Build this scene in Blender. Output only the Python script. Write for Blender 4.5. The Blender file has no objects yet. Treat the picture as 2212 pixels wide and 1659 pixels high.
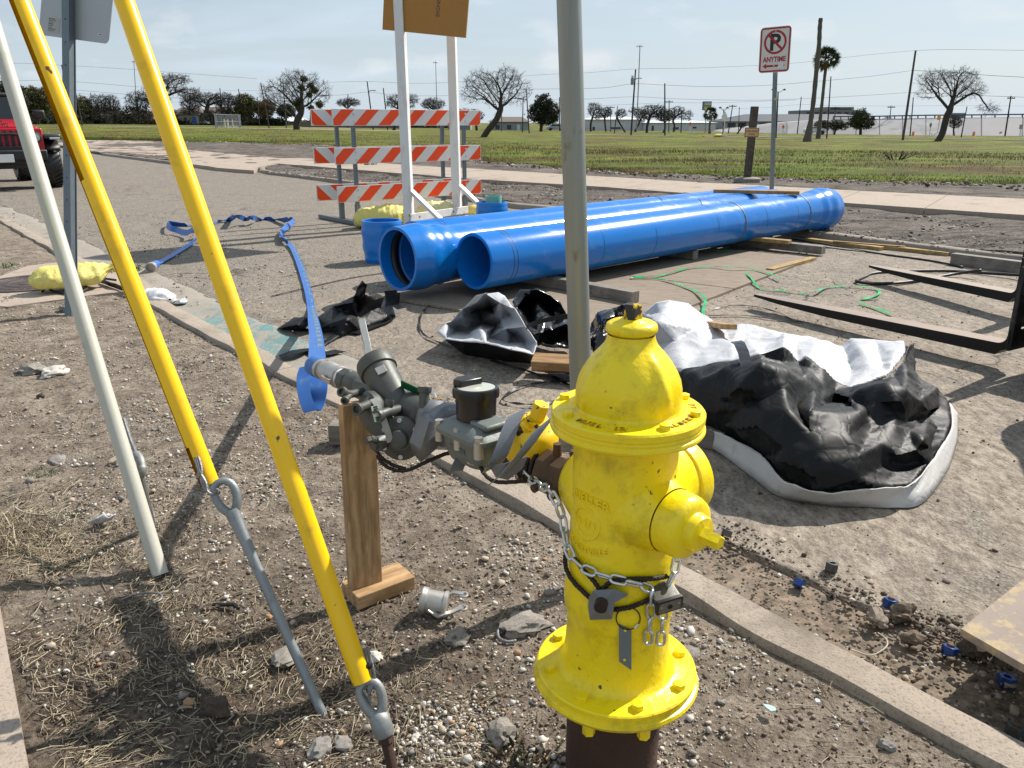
import bpy, bmesh, math, random
import numpy as np
from mathutils import Vector, Matrix, noise as mnoise
from mathutils.geometry import delaunay_2d_cdt
R = math.radians
PI = math.pi
random.seed(7)
rng = np.random.default_rng(11)
SC = bpy.context.scene
COL = SC.collection
# ------------------------------------------------------------------ camera, world, sun, exposure
CAM_H, PITCH, FPX, CX, CY = 1.3, R(18.1), 1728.0, 1106.0, 829.5   # pixels of a 2212 x 1659 view
cd = bpy.data.cameras.new('camera')
cam = bpy.data.objects.new('camera', cd)
COL.objects.link(cam)
cam.location = (0, 0, CAM_H)
cam.rotation_euler = (R(90) - PITCH, 0, 0)
cd.sensor_width = 36
cd.lens = 36 * FPX / 2212
cd.clip_start = 0.05
cd.clip_end = 8000
SC.camera = cam
SUN_EL, SUN_AZ = R(43), R(52)      # azimuth measured from straight ahead (+Y) towards the right (+X)
W = bpy.data.worlds.new('World')
SC.world = W
W.use_nodes = True
wn, wl = W.node_tree.nodes, W.node_tree.links
wn.clear()
wo = wn.new('ShaderNodeOutputWorld')
bg = wn.new('ShaderNodeBackground')
sky = wn.new('ShaderNodeTexSky')
sky.sky_type = 'NISHITA'
sky.sun_disc = False
sky.sun_elevation = SUN_EL
sky.sun_rotation = SUN_AZ
sky.air_density = 1.0
sky.dust_density = 1.2
sky.ozone_density = 1.0
tc = wn.new('ShaderNodeTexCoord')
sep = wn.new('ShaderNodeSeparateXYZ')
wl.new(tc.outputs['Generated'], sep.inputs[0])
def wmath(op, a, b=None):
 m = wn.new('ShaderNodeMath'); m.operation = op
 for i, v in enumerate((a, b)):
  if v is None: continue
  if isinstance(v, (int, float)): m.inputs[i].default_value = v
  else: wl.new(v, m.inputs[i])
 return m.outputs[0]
zz = wmath('ADD', wmath('MAXIMUM', sep.outputs[2], 0.0), 0.10)
px_ = wmath('DIVIDE', sep.outputs[0], zz)
py_ = wmath('DIVIDE', sep.outputs[1], zz)
cmb = wn.new('ShaderNodeCombineXYZ')
wl.new(px_, cmb.inputs[0]); wl.new(py_, cmb.inputs[1])
mp = wn.new('ShaderNodeMapping')
mp.inputs['Scale'].default_value = (0.33, 0.55, 1)
mp.inputs['Rotation'].default_value = (0, 0, R(18))
wl.new(cmb.outputs[0], mp.inputs[0])
n1 = wn.new('ShaderNodeTexNoise'); n1.inputs['Scale'].default_value = 1.1; n1.inputs['Detail'].default_value = 7; n1.inputs['Roughness'].default_value = 0.55; n1.inputs['Distortion'].default_value = 0.4
wl.new(mp.outputs[0], n1.inputs['Vector'])
cr = wn.new('ShaderNodeValToRGB')
cr.color_ramp.elements[0].position = 0.34; cr.color_ramp.elements[0].color = (.30, .30, .30, 1)
cr.color_ramp.elements[1].position = 0.66; cr.color_ramp.elements[1].color = (.93, .93, .93, 1)
wl.new(n1.outputs['Fac'], cr.inputs[0])
mx = wn.new('ShaderNodeMix'); mx.data_type = 'RGBA'
wl.new(wmath('MAXIMUM', cr.outputs[0], wmath('SUBTRACT', 0.9, wmath('MULTIPLY', sep.outputs[2], 3.2))), mx.inputs['Factor'])
wl.new(sky.outputs[0], mx.inputs['A'])
mx.inputs['B'].default_value = (6.7, 7.9, 9.0, 1)      # thin white veil cloud, in the sky texture's own units
n2 = wn.new('ShaderNodeTexNoise'); n2.inputs['Scale'].default_value = 9; n2.inputs['Detail'].default_value = 6
mp2 = wn.new('ShaderNodeMapping'); mp2.inputs['Scale'].default_value = (1, 1, 2.6)
wl.new(tc.outputs['Generated'], mp2.inputs[0]); wl.new(mp2.outputs[0], n2.inputs['Vector'])
band = wn.new('ShaderNodeValToRGB')
for e, (p, v) in zip([band.color_ramp.elements[0], band.color_ramp.elements[1], band.color_ramp.elements.new(.5), band.color_ramp.elements.new(.6)],
      [(0.02, 0), (0.14, 0), (0.05, 1), (0.09, .7)]):
 e.position = p; e.color = (v, v, v, 1)
wl.new(sep.outputs[2], band.inputs[0])
cr2 = wn.new('ShaderNodeValToRGB'); cr2.color_ramp.elements[0].position = .57; cr2.color_ramp.elements[1].position = .70
wl.new(n2.outputs['Fac'], cr2.inputs[0])
f2 = wmath('MULTIPLY', wmath('MULTIPLY', cr2.outputs[0], band.outputs[0]), 0.7)
mx2 = wn.new('ShaderNodeMix'); mx2.data_type = 'RGBA'
wl.new(f2, mx2.inputs['Factor']); wl.new(mx.outputs['Result'], mx2.inputs['A'])
mx2.inputs['B'].default_value = (8.8, 9.1, 9.4, 1)
wl.new(mx2.outputs['Result'], bg.inputs[0])
bg.inputs[1].default_value = 0.072
wl.new(bg.outputs[0], wo.inputs[0])
sd = bpy.data.lights.new('sun', 'SUN')
sun = bpy.data.objects.new('sun', sd)
COL.objects.link(sun)
sd.energy = 5.0
sd.angle = R(0.6)
sd.color = (1.0, 0.94, 0.86)
sdir = Vector((math.sin(SUN_AZ) * math.cos(SUN_EL), math.cos(SUN_AZ) * math.cos(SUN_EL), math.sin(SUN_EL)))
sun.rotation_euler = sdir.to_track_quat('Z', 'Y').to_euler()
sun.location = sdir * 30
vs = SC.view_settings
vs.view_transform = 'Standard'; vs.look = 'None'; vs.exposure = 0.45; vs.gamma = 1.0; vs.use_curve_mapping = False
SC.cycles.max_bounces = 6
SC.cycles.transparent_max_bounces = 8
# ------------------------------------------------------------------ where things stand: photo point -> ground point
ROAD, FAR = -0.05, -0.5
cP, sP = math.cos(PITCH), math.sin(PITCH)
def ray(x, y):
 a, b = (x - CX) / FPX, -(y - CY) / FPX
 return Vector((a, cP + b * sP, -sP + b * cP))
def G(x, y, z=0.0):
 d = ray(x, y); t = (z - CAM_H) / d.z
 return Vector((d.x * t, d.y * t, z))
def D(x, y, depth):
 return Vector((0, 0, CAM_H)) + ray(x, y) * depth
def HZ(base, ytop, xtop=None):
 """the point seen at (xtop, ytop) standing over the ground point base (same distance from the camera plane Y)"""
 bx = base
 x = CX if xtop is None else xtop
 d = ray(x, ytop); t = bx.y / d.y
 return Vector((d.x * t if xtop is not None else bx.x, bx.y, CAM_H + d.z * t))
RD, RN = Vector((-.636, .772, 0)).normalized(), Vector((.772, .636, 0)).normalized()
def UV(u, v, z=0.0): return Vector((RD.x * u + RN.x * v, RD.y * u + RN.y * v, z))
def uv_of(p): return (p.x * RD.x + p.y * RD.y, p.x * RN.x + p.y * RN.y)
# ------------------------------------------------------------------ numpy noise
def _h(i, j, s):
 n = (i.astype(np.int64) * 374761393 + j.astype(np.int64) * 668265263 + s * 1442695041) & 0x7fffffff
 n = ((n ^ (n >> 13)) * 1274126177) & 0x7fffffff
 return ((n ^ (n >> 16)) & 0xffff) / 65535.0
def vnoise(x, y, s=0):
 i, j = np.floor(x), np.floor(y); fx, fy = x - i, y - j
 fx = fx * fx * (3 - 2 * fx); fy = fy * fy * (3 - 2 * fy)
 a, b, c, d = _h(i, j, s), _h(i + 1, j, s), _h(i, j + 1, s), _h(i + 1, j + 1, s)
 return (a * (1 - fx) + b * fx) * (1 - fy) + (c * (1 - fx) + d * fx) * fy
def fbm(x, y, o=4, s=0, g=.5):
 t, a, n = 0, 1.0, 0
 for k in range(o):
  t = t + a * vnoise(x * 2 ** k + 17.3 * k, y * 2 ** k - 9.1 * k, s + k); n += a; a *= g
 return t / n - .5
# ------------------------------------------------------------------ objects
WM = {}
def tag(o, label=None, cat=None, group=None, kind=None):
 if label: o['label'] = label
 if cat: o['category'] = cat
 if group: o['group'] = group
 if kind: o['kind'] = kind
 return o
def thing(name, loc, label, cat, group=None, rot=None):
 o = bpy.data.objects.new(name, None)
 COL.objects.link(o)
 o.empty_display_size = .05
 m = Matrix.Translation(Vector(loc))
 if rot is not None: m = m @ (rot if isinstance(rot, Matrix) else Matrix.Rotation(rot, 4, 'Z'))
 o.matrix_world = m
 WM[o] = m
 return tag(o, label, cat, group)
def frame(origin, x, z=(0, 0, 1)):
 """matrix whose X axis runs along x and whose Z leans towards z"""
 X = Vector(x).normalized(); Z = Vector(z); Y = Z.cross(X).normalized(); Z = X.cross(Y)
 m = Matrix((X, Y, Z)).transposed().to_4x4(); m.translation = Vector(origin)
 return m
def zframe(origin, z, x=(1, 0, 0)):
 Z = Vector(z).normalized(); X = Vector(x)
 if abs(Z.dot(X.normalized())) > .97: X = Vector((0, 1, 0))
 Y = Z.cross(X).normalized(); X = Y.cross(Z)
 m = Matrix((X, Y, Z)).transposed().to_4x4(); m.translation = Vector(origin)
 return m
I4 = Matrix.Identity(4)
class MB:
 def __init__(s): s.v = []; s.f = []; s.mi = []; s.m = 0
 def add(s, vs, fs, M=I4):
  o = len(s.v)
  s.v.extend([(M @ Vector(p))[:] for p in vs])
  s.f.extend([tuple(o + i for i in f) for f in fs]); s.mi.extend([s.m] * len(fs))
  return s
 def box(s, c, d, M=I4):
  x, y, z = d[0] / 2, d[1] / 2, d[2] / 2
  vs = [(c[0] + a * x, c[1] + b * y, c[2] + e * z) for a in (-1, 1) for b in (-1, 1) for e in (-1, 1)]
  return s.add(vs, [(0, 1, 3, 2), (4, 6, 7, 5), (0, 4, 5, 1), (2, 3, 7, 6), (0, 2, 6, 4), (1, 5, 7, 3)], M)
 def bar(s, a, b, w, h, up=(0, 0, 1)):
  a, b = Vector(a), Vector(b); L = (b - a).length
  return s.box((L / 2, 0, 0), (L, w, h), frame(a, b - a, up))
 def tube(s, pts, r, n=8, cap=True, closed=False):
  pts = [Vector(p) for p in pts]; k = len(pts)
  rs = r if isinstance(r, (list, tuple)) else [r] * k
  vs = []; up = None
  for i, p in enumerate(pts):
   t = (pts[(i + 1) % k] - pts[i - 1]) if closed else (pts[min(i + 1, k - 1)] - pts[max(i - 1, 0)])
   if t.length < 1e-9: t = Vector((0, 0, 1))
   t.normalize()
   if up is None:
    up = t.orthogonal().normalized()
   up = (up - t * up.dot(t))
   up = up.normalized() if up.length > 1e-6 else t.orthogonal().normalized()
   bi = t.cross(up)
   for j in range(n):
    a = 2 * PI * j / n
    vs.append((p + (up * math.cos(a) + bi * math.sin(a)) * rs[i])[:])
  fs = []
  for i in range(k if closed else k - 1):
   for j in range(n):
    i2, j2 = (i + 1) % k, (j + 1) % n
    fs.append((i * n + j, i * n + j2, i2 * n + j2, i2 * n + j))
  if cap and not closed:
   fs.append(tuple(range(n))[::-1]); fs.append(tuple((k - 1) * n + j for j in range(n)))
  return s.add(vs, fs)
 def lathe(s, prof, n=32, M=I4, a0=0, a1=2 * PI, mod=None):
  """profile of (radius, z)"""
  full = abs(a1 - a0 - 2 * PI) < 1e-6
  m = n if full else n + 1
  vs, fs = [], []
  for r, z in prof:
   for j in range(m):
    a = a0 + (a1 - a0) * j / n
    rr = max(r, 1e-5) * (mod(a, z) if mod else 1)
    vs.append((rr * math.cos(a), rr * math.sin(a), z))
  for i in range(len(prof) - 1):
   for j in range(n):
    j2 = (j + 1) % m
    fs.append((i * m + j, i * m + j2, (i + 1) * m + j2, (i + 1) * m + j))
  return s.add(vs, fs, M)
 def cyl(s, a, b, r, n=16, r2=None):
  a, b = Vector(a), Vector(b); r2 = r if r2 is None else r2
  L = (b - a).length
  return s.lathe([(0, 0), (r, 0), (r2, L), (0, L)], n, zframe(a, b - a))
 def prism(s, poly, h, M=I4):
  """polygon in XY extruded from z=0 to z=h"""
  n = len(poly)
  vs = [(x, y, 0) for x, y in poly] + [(x, y, h) for x, y in poly]
  fs = [tuple(range(n))[::-1], tuple(range(n, 2 * n))] + [(i, (i + 1) % n, n + (i + 1) % n, n + i) for i in range(n)]
  return s.add(vs, fs, M)
 def hexn(s, c, axis, r, h, ph=0):
  M = zframe(c, axis)
  return s.prism([(r * math.cos(ph + PI / 3 * k), r * math.sin(ph + PI / 3 * k)) for k in range(6)], h, M)
 def ribbon(s, pts, w, t=.004, side=None):
  pts = [Vector(p) for p in pts]; vs = []; k = len(pts)
  for i, p in enumerate(pts):
   d = pts[min(i + 1, k - 1)] - pts[max(i - 1, 0)]
   sd = (side[i] if side else Vector((0, 0, 1)).cross(d))
   sd = Vector(sd).normalized() * w / 2
   u = d.cross(sd).normalized() * t
   if u.z < 0: u = -u
   vs += [(p - sd)[:], (p + sd)[:], (p + sd + u)[:], (p - sd + u)[:]]
  fs = []
  for i in range(k - 1):
   for j in range(4): fs.append((i * 4 + j, i * 4 + (j + 1) % 4, i * 4 + 4 + (j + 1) % 4, i * 4 + 4 + j))
  fs += [(3, 2, 1, 0), (4 * k - 4, 4 * k - 3, 4 * k - 2, 4 * k - 1)]
  return s.add(vs, fs)
 def build(s, name, mat, parent=None, local=False, smooth=40, bevel=0, kind=None):
  me = bpy.data.meshes.new(name)
  vs = s.v
  if parent is not None and not local:
   inv = WM[parent].inverted(); vs = [(inv @ Vector(p))[:] for p in vs]
  me.from_pydata(vs, [], s.f)
  mats = mat if isinstance(mat, (list, tuple)) else [mat]
  for m in mats: me.materials.append(m)
  if len(mats) > 1: me.polygons.foreach_set('material_index', s.mi)
  return finish(me, name, parent, smooth, bevel, kind)
def finish(me, name, parent=None, smooth=40, bevel=0, kind=None):
 if smooth:
  me.polygons.foreach_set('use_smooth', [True] * len(me.polygons))
  me.set_sharp_from_angle(angle=R(smooth))
 me.update()
 o = bpy.data.objects.new(name, me)
 COL.objects.link(o)
 if parent is not None: o.parent = parent; WM[o] = WM[parent]
 else: WM[o] = I4
 if bevel:
  b = o.modifiers.new('bevel', 'BEVEL'); b.width = bevel; b.segments = 2; b.limit_method = 'ANGLE'; b.angle_limit = R(40)
 if kind: o['kind'] = kind
 return o
def single(o, label, cat, group=None):
 """a thing that is one mesh: move its origin to its base"""
 me = o.data; n = len(me.vertices)
 co = np.empty(n * 3); me.vertices.foreach_get('co', co); co = co.reshape(-1, 3)
 c = Vector(((co[:, 0].min() + co[:, 0].max()) / 2, (co[:, 1].min() + co[:, 1].max()) / 2, co[:, 2].min()))
 me.transform(Matrix.Translation(-c)); o.location = c
 WM[o] = Matrix.Translation(c)
 return tag(o, label, cat, group)
def npmesh(name, V, Fq, mat, parent=None, smooth=40, kind=None, mi=None):
 """V (n,3) array, Fq (m,k) int array"""
 me = bpy.data.meshes.new(name)
 n, m, k = len(V), len(Fq), Fq.shape[1]
 me.vertices.add(n); me.vertices.foreach_set('co', np.asarray(V, dtype=np.float32).ravel())
 me.loops.add(m * k); me.loops.foreach_set('vertex_index', Fq.astype(np.int32).ravel())
 me.polygons.add(m)
 me.polygons.foreach_set('loop_start', np.arange(0, m * k, k, dtype=np.int32))
 me.polygons.foreach_set('loop_total', np.full(m, k, dtype=np.int32))
 for q in (mat if isinstance(mat, (list, tuple)) else [mat]): me.materials.append(q)
 if mi is not None: me.polygons.foreach_set('material_index', np.asarray(mi, dtype=np.int32))
 me.update(calc_edges=True)
 if smooth:
  me.polygons.foreach_set('use_smooth', np.ones(m, dtype=bool))
  if smooth < 90: me.set_sharp_from_angle(angle=R(smooth))
 o = bpy.data.objects.new(name, me); COL.objects.link(o)
 if parent is not None: o.parent = parent; WM[o] = WM[parent]
 else: WM[o] = I4
 if kind: o['kind'] = kind
 return o
def gridmesh(P):
 """P (a,b,3) -> V, quads"""
 a, b = P.shape[:2]
 i = np.arange(a * b).reshape(a, b)
 F = np.stack([i[:-1, :-1], i[:-1, 1:], i[1:, 1:], i[1:, :-1]], -1).reshape(-1, 4)
 return P.reshape(-1, 3), F
def copy_tree(o, loc=None, rotz=None, label=None, scale=None, parent=None):
 c = o.copy(); COL.objects.link(c)
 if parent is not None: c.parent = parent
 if loc is not None:
  m = Matrix.Translation(Vector(loc)) @ Matrix.Rotation(rotz or 0, 4, 'Z')
  if scale: m = m @ Matrix.Diagonal(Vector(scale if isinstance(scale, (tuple, list)) else (scale,) * 3).to_4d())
  c.matrix_world = m
 if label: c['label'] = label
 for ch in o.children: copy_tree(ch, parent=c)
 return c
# ------------------------------------------------------------------ materials
def S(r, g, b):
 f = lambda c: ((c / 255 + .055) / 1.055) ** 2.4 if c > 10 else c / 255 / 12.92
 return (f(r), f(g), f(b), 1)
class NT:
 def __init__(s, name, rough=.6, metal=0, spec=.5):
  s.mat = bpy.data.materials.new(name); s.mat.use_nodes = True
  s.t = s.mat.node_tree; s.b = s.t.nodes['Principled BSDF']
  s.b.inputs['Roughness'].default_value = rough; s.b.inputs['Metallic'].default_value = metal
  s.b.inputs['Specular IOR Level'].default_value = spec
  s.geo = None
 def put(s, sock, v):
  if hasattr(v, 'is_linked'): s.t.links.new(v, sock)
  elif isinstance(v, (tuple, list)) and len(v) == 3 and sock.type == 'RGBA': sock.default_value = (*v, 1)
  else: sock.default_value = v
 def n(s, ty, ins=None, out=0, **props):
  nd = s.t.nodes.new(ty)
  for k, v in props.items(): setattr(nd, k, v)
  for k, v in (ins or {}).items(): s.put(nd.inputs[k], v)
  return nd.outputs[out]
 def co(s, scale=(1, 1, 1), src='Object', rot=0):
  if src == 'World': o = s.n('ShaderNodeNewGeometry', out='Position')
  else: o = s.n('ShaderNodeTexCoord', out=src)
  return s.n('ShaderNodeMapping', {'Vector': o, 'Scale': scale, 'Rotation': (0, 0, rot)})
 def noise(s, scale, detail=4, rough=.55, vec=None, dist=0):
  ins = {'Scale': scale, 'Detail': detail, 'Roughness': rough, 'Distortion': dist}
  if vec is not None: ins['Vector'] = vec
  return s.n('ShaderNodeTexNoise', ins)
 def vor(s, scale, vec=None, feature='F1', out='Distance'):
  ins = {'Scale': scale}
  if vec is not None: ins['Vector'] = vec
  return s.n('ShaderNodeTexVoronoi', ins, out, feature=feature)
 def ramp(s, fac, stops, interp='LINEAR'):
  nd = s.t.nodes.new('ShaderNodeValToRGB'); s.put(nd.inputs[0], fac)
  e = nd.color_ramp.elements; nd.color_ramp.interpolation = interp
  while len(e) < len(stops): e.new(.5)
  for k, (p, c) in zip(e, stops):
   k.position = p
   k.color = (c, c, c, 1) if isinstance(c, (int, float)) else (*c[:3], 1)
  return nd.outputs[0]
 def mix(s, f, a, b, blend='MIX'):
  nd = s.t.nodes.new('ShaderNodeMix'); nd.data_type = 'RGBA'; nd.blend_type = blend
  s.put(nd.inputs['Factor'], f); s.put(nd.inputs['A'], a); s.put(nd.inputs['B'], b)
  return nd.outputs['Result']
 def math(s, op, a, b=0.0, clamp=False):
  nd = s.t.nodes.new('ShaderNodeMath'); nd.operation = op; nd.use_clamp = clamp
  s.put(nd.inputs[0], a); s.put(nd.inputs[1], b)
  return nd.outputs[0]
 def bump(s, h, strength=.4, dist=.01, prev=None):
  ins = {'Strength': strength, 'Distance': dist, 'Height': h}
  if prev is not None: ins['Normal'] = prev
  return s.n('ShaderNodeBump', ins)
 def out(s, col=None, rough=None, normal=None, **k):
  if col is not None: s.put(s.b.inputs['Base Color'], col)
  if rough is not None: s.put(s.b.inputs['Roughness'], rough)
  if normal is not None: s.put(s.b.inputs['Normal'], normal)
  for a, v in k.items(): s.put(s.b.inputs[a.replace('_', ' ')], v)
  return s.mat
def dk(c, f): return tuple(x * f for x in c[:3]) + (1,)
def simple(name, col, rough=.5, metal=0, var=.12, vs=6, bump=.15, bs=80, bd=.002, dirt=None, dth=(.52, .66), ds=7, spots=None, sth=(.66, .7), ss=40, spec=.5, stretch=(1, 1, 1)):
 t = NT(name, rough, metal, spec)
 v = t.co(stretch)
 c = t.mix(t.noise(vs, 5, .6, v), dk(col, 1 - var), dk(col, 1 + var))
 rg = None
 if dirt is not None:
  f = t.ramp(t.noise(ds, 6, .65, v), [(dth[0], 0), (dth[1], .75)])
  c = t.mix(f, c, dirt); rg = t.math('ADD', rough, t.math('MULTIPLY', f, .3), True)
 if spots is not None:
  f = t.ramp(t.noise(ss, 3, .5, v), [(sth[0], 0), (sth[1], 1)])
  c = t.mix(f, c, spots)
 nrm = t.bump(t.noise(bs, 4, .6, v), bump, bd) if bump else None
 return t.out(c, rg if rg is not None else rough, nrm)
# ================================================================== SETTING
def ground_mats():
 m = {}
 t = NT('verge_earth', .95, spec=.2)
 v = t.co(src='World')
 big = t.noise(1.3, 5, .6, v); mid = t.noise(7, 6, .65, v, .3); fine = t.noise(60, 5, .7, v); grit = t.vor(170, v)
 c = t.mix(t.ramp(mid, [(.36, 0), (.62, 1)]), (.150, .118, .090), (.36, .302, .238))
 c = t.mix(t.ramp(big, [(.38, 0), (.62, 1)]), t.mix(.5, c, (.19, .15, .115)), c)
 c = t.mix(t.ramp(fine, [(.33, .8), (.50, 0)]), c, (.055, .042, .032))
 c = t.mix(t.ramp(fine, [(.56, 0), (.72, .6)]), c, (.42, .37, .31))
 c = t.mix(t.ramp(grit, [(.10, .6), (.18, 0)]), c, t.mix(t.noise(40, 2, .5, v), (.16, .12, .09), (.52, .47, .40)))
 far_ = t.n('ShaderNodeVectorMath', {0: v, 1: (-.80, 1.5, 0)}, 'Value', operation='DISTANCE')
 dark_soil = t.math('MULTIPLY', t.ramp(far_, [(.40, 1), (1.0, 0)]), t.ramp(t.noise(4, 5, .6, v), [(.3, .45), (.6, 1)]))  # darker brown earth around one spot, mottled by noise
 c = t.mix(t.math('MULTIPLY', dark_soil, .85), c, t.mix(t.ramp(fine, [(.4, 0), (.65, 1)]), (.035, .025, .018), (.13, .098, .072)))
 pits = t.noise(22, 6, .75, v, .6)
 c = t.mix(t.ramp(pits, [(.30, .85), (.44, 0)]), c, (.05, .038, .028))  # hollows of the bump painted darker, crevice shade put into the colour
 n = t.bump(mid, .5, .03); n = t.bump(pits, .7, .02, n); n = t.bump(fine, .9, .012, n); n = t.bump(grit, .35, .004, n)
 m['verge'] = t.out(c, .95, n)
 t = NT('asphalt', .9, spec=.3)
 v = t.co(src='World')
 agg = t.vor(120, v, out='Color'); aggd = t.vor(120, v); fine = t.noise(150, 4, .7, v); mid = t.noise(5, 6, .65, v, .4); big = t.noise(.5, 4, .6, v)
 bw = t.n('ShaderNodeRGBToBW', {0: agg})
 c = t.mix(t.ramp(bw, [(.15, 0), (.85, 1)]), (.09, .075, .06), (.35, .308, .252))
 c = t.mix(t.ramp(fine, [(.3, .8), (.5, 0)]), c, (.05, .044, .038))
 c = t.mix(t.ramp(mid, [(.4, .5), (.55, 0)]), c, (.14, .122, .105))
 sx = t.n('ShaderNodeSeparateXYZ', {0: v});
 nd = t.t.nodes.new('ShaderNodeVectorMath'); nd.operation = 'DOT_PRODUCT'; t.put(nd.inputs[0], v); nd.inputs[1].default_value = RD[:]
 along = nd.outputs['Value']
 near = t.ramp(t.math('ADD', t.math('MULTIPLY', along, .1), t.math('MULTIPLY', big, .5)), [(.35, 1), (1.0, 0.12)])
 mud = t.noise(3.2, 7, .7, t.co((1, .45, 1), 'World', R(38)), .8)
 mf = t.math('MULTIPLY', t.ramp(mud, [(.34, 0), (.52, .9)]), near)
 c = t.mix(mf, c, t.mix(t.ramp(t.noise(25, 7, .78, t.co((1, .5, 1), 'World', R(38))), [(.36, 0), (.62, 1)]), (.13, .10, .074), (.42, .355, .28)))
 blot = t.noise(2.2, 5, .6, t.co((1, .5, 1), 'World', R(38)), .5)
 c = t.mix(t.math('MULTIPLY', t.ramp(blot, [(.56, 0), (.68, .6)]), near), c, (.11, .09, .075))
 wv = t.n('ShaderNodeVectorMath', {0: v, 1: t.n('ShaderNodeCombineXYZ', {0: t.noise(2, 4, .6, v), 1: t.noise(2.7, 4, .6, v)})}, operation='ADD')
 cr = t.vor(.75, wv, 'DISTANCE_TO_EDGE')
 crf = t.math('MULTIPLY', t.ramp(cr, [(.004, 1), (.010, 0)]), t.ramp(big, [(.46, 0), (.6, .8)]))
 c = t.mix(crf, c, (.035, .03, .026))
 grain = t.noise(48, 7, .8, t.co((1, .6, 1), 'World', R(38)))
 c = t.mix(t.ramp(grain, [(.34, .8), (.47, 0)]), c, (.075, .062, .05))
 c = t.mix(t.ramp(grain, [(.55, 0), (.68, .55)]), c, (.54, .49, .42))
 n = t.bump(mid, .25, .02); n = t.bump(grain, .6, .008, n); n = t.bump(aggd, .5, .004, n); n = t.bump(fine, .5, .005, n)
 n = t.bump(t.math('SUBTRACT', 1, crf), .8, .01, n)
 m['asphalt'] = t.out(c, .9, n)
 def conc(name, lo, hi, bump=.35, dirt=(.12, .1, .08), dth=(.55, .72), teal=False):
  t = NT(name, .88, spec=.3)
  v = t.co(src='World')
  c = t.mix(t.noise(4, 6, .65, v), lo, hi)
  f = t.noise(110, 4, .7, v)
  c = t.mix(t.ramp(f, [(.32, .7), (.48, 0)]), c, dk(lo, .45))
  c = t.mix(t.ramp(t.noise(1.7, 6, .7, v), [(dth[0], 0), (dth[1], .8)]), c, dirt)
  if teal:
   nd = t.t.nodes.new('ShaderNodeVectorMath'); nd.operation = 'DOT_PRODUCT'; t.put(nd.inputs[0], v); nd.inputs[1].default_value = RD[:]
   win = t.ramp(t.math('MULTIPLY', nd.outputs['Value'], .1), [(.41, 0), (.46, 1), (.56, 1), (.65, 0)])
   tf = t.math('MULTIPLY', win, t.ramp(t.noise(9, 6, .75, t.co((1.2, .5, 1), 'World', R(38)), .6), [(.45, 0), (.56, .75)]))
   c = t.mix(tf, c, (.06, .21, .22))
   win2 = t.ramp(t.math('MULTIPLY', nd.outputs['Value'], .1), [(.2, 1), (.34, 0)])
   c = t.mix(t.math('MULTIPLY', win2, t.ramp(t.noise(6, 6, .7, v), [(.25, .6), (.5, 1)])), c, t.mix(t.ramp(t.noise(24, 7, .75, v), [(.36, 0), (.62, 1)]), (.055, .041, .03), (.27, .21, .152)))
  n = t.bump(f, bump, .006); n = t.bump(t.noise(14, 5, .6, v), .3, .015, n)
  return t.out(c, .9, n)
 m['kerb'] = conc('kerb_concrete', (.23, .185, .145), (.42, .36, .295), .8, dth=(.5, .68))
 m['gutter'] = conc('gutter_concrete', (.25, .22, .185), (.37, .335, .285), .4, teal=True)
 m['walk'] = conc('walk_concrete', (.31, .25, .20), (.43, .36, .295), .35, dth=(.54, .76))
 m['fkerb'] = conc('far_kerb_concrete', (.2, .17, .14), (.31, .27, .225), .4)
 t = NT('churned_earth', .95, spec=.2)
 v = t.co(src='World')
 a = t.noise(3, 6, .7, t.co((.5, 1.4, 1), 'World', R(38)), .5); f = t.noise(28, 5, .75, v); b = t.noise(.6, 4, .6, v)
 c = t.mix(t.ramp(a, [(.38, 0), (.6, 1)]), (.04, .033, .028), (.165, .14, .118))
 c = t.mix(t.ramp(f, [(.36, .8), (.5, 0)]), c, (.035, .03, .026))
 c = t.mix(t.ramp(f, [(.56, 0), (.68, .7)]), c, (.40, .37, .34))
 c = t.mix(t.ramp(b, [(.5, 0), (.66, .6)]), c, (.22, .19, .16))
 n = t.bump(a, .7, .06); n = t.bump(f, .9, .03, n)
 m['earth'] = t.out(c, .95, n)
 t = NT('field_grass', .9, spec=.15)
 p1 = t.co((.7, 1.0, 1), 'World', R(-8)); v = t.co(src='World')
 a = t.noise(.17, 7, .66, p1, .35); b = t.noise(.42, 6, .66, p1, .3); f = t.noise(14, 4, .8, v); g = t.noise(.08, 4, .6, v)
 c = t.mix(t.ramp(a, [(.42, 0), (.50, .6), (.56, 1)]), (.105, .066, .030), (.105, .150, .018))
 c = t.mix(t.ramp(b, [(.50, 0), (.62, .85)]), c, (.22, .235, .03))
 c = t.mix(t.ramp(b, [(.32, .8), (.44, 0)]), c, (.075, .045, .026))
 c = t.mix(t.ramp(f, [(.34, .7), (.52, 0)]), c, (.04, .042, .012))
 c = t.mix(t.ramp(f, [(.58, 0), (.74, .5)]), c, (.23, .22, .07))
 c = t.mix(t.ramp(g, [(.56, 0), (.7, .4)]), c, (.16, .11, .05))
 n = t.bump(f, 1, .08); n = t.bump(b, .5, .2, n)
 m['field'] = t.out(c, .9, n)
 return m
GM = ground_mats()
def struct(o): o['kind'] = 'structure'; return o
vs = [(0, 0, -.62)]; K = 72
P = []
for r in (2, 30, 120, 400, 1200, 3500):
 P.append([(r * math.cos(2 * PI * k / K), r * math.sin(2 * PI * k / K), -.62) for k in range(K + 1)])
V, Fq = gridmesh(np.array(P))
struct(npmesh('ground', V, Fq, GM['field'], smooth=0))
def growing(a, b, step, grow, lim):
 o = [a]; s = step
 while o[-1] < b - 1e-6:
  o.append(min(b, o[-1] + s)); s = min(lim, s * grow)
 return o
us = [-x for x in growing(0, 3, .05, 1.1, .3)][::-1][:-1] + growing(0, 3.2, .0125, 1, .0125)[:-1] + growing(3.2, 22, .014, 1.012, .2)
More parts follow.
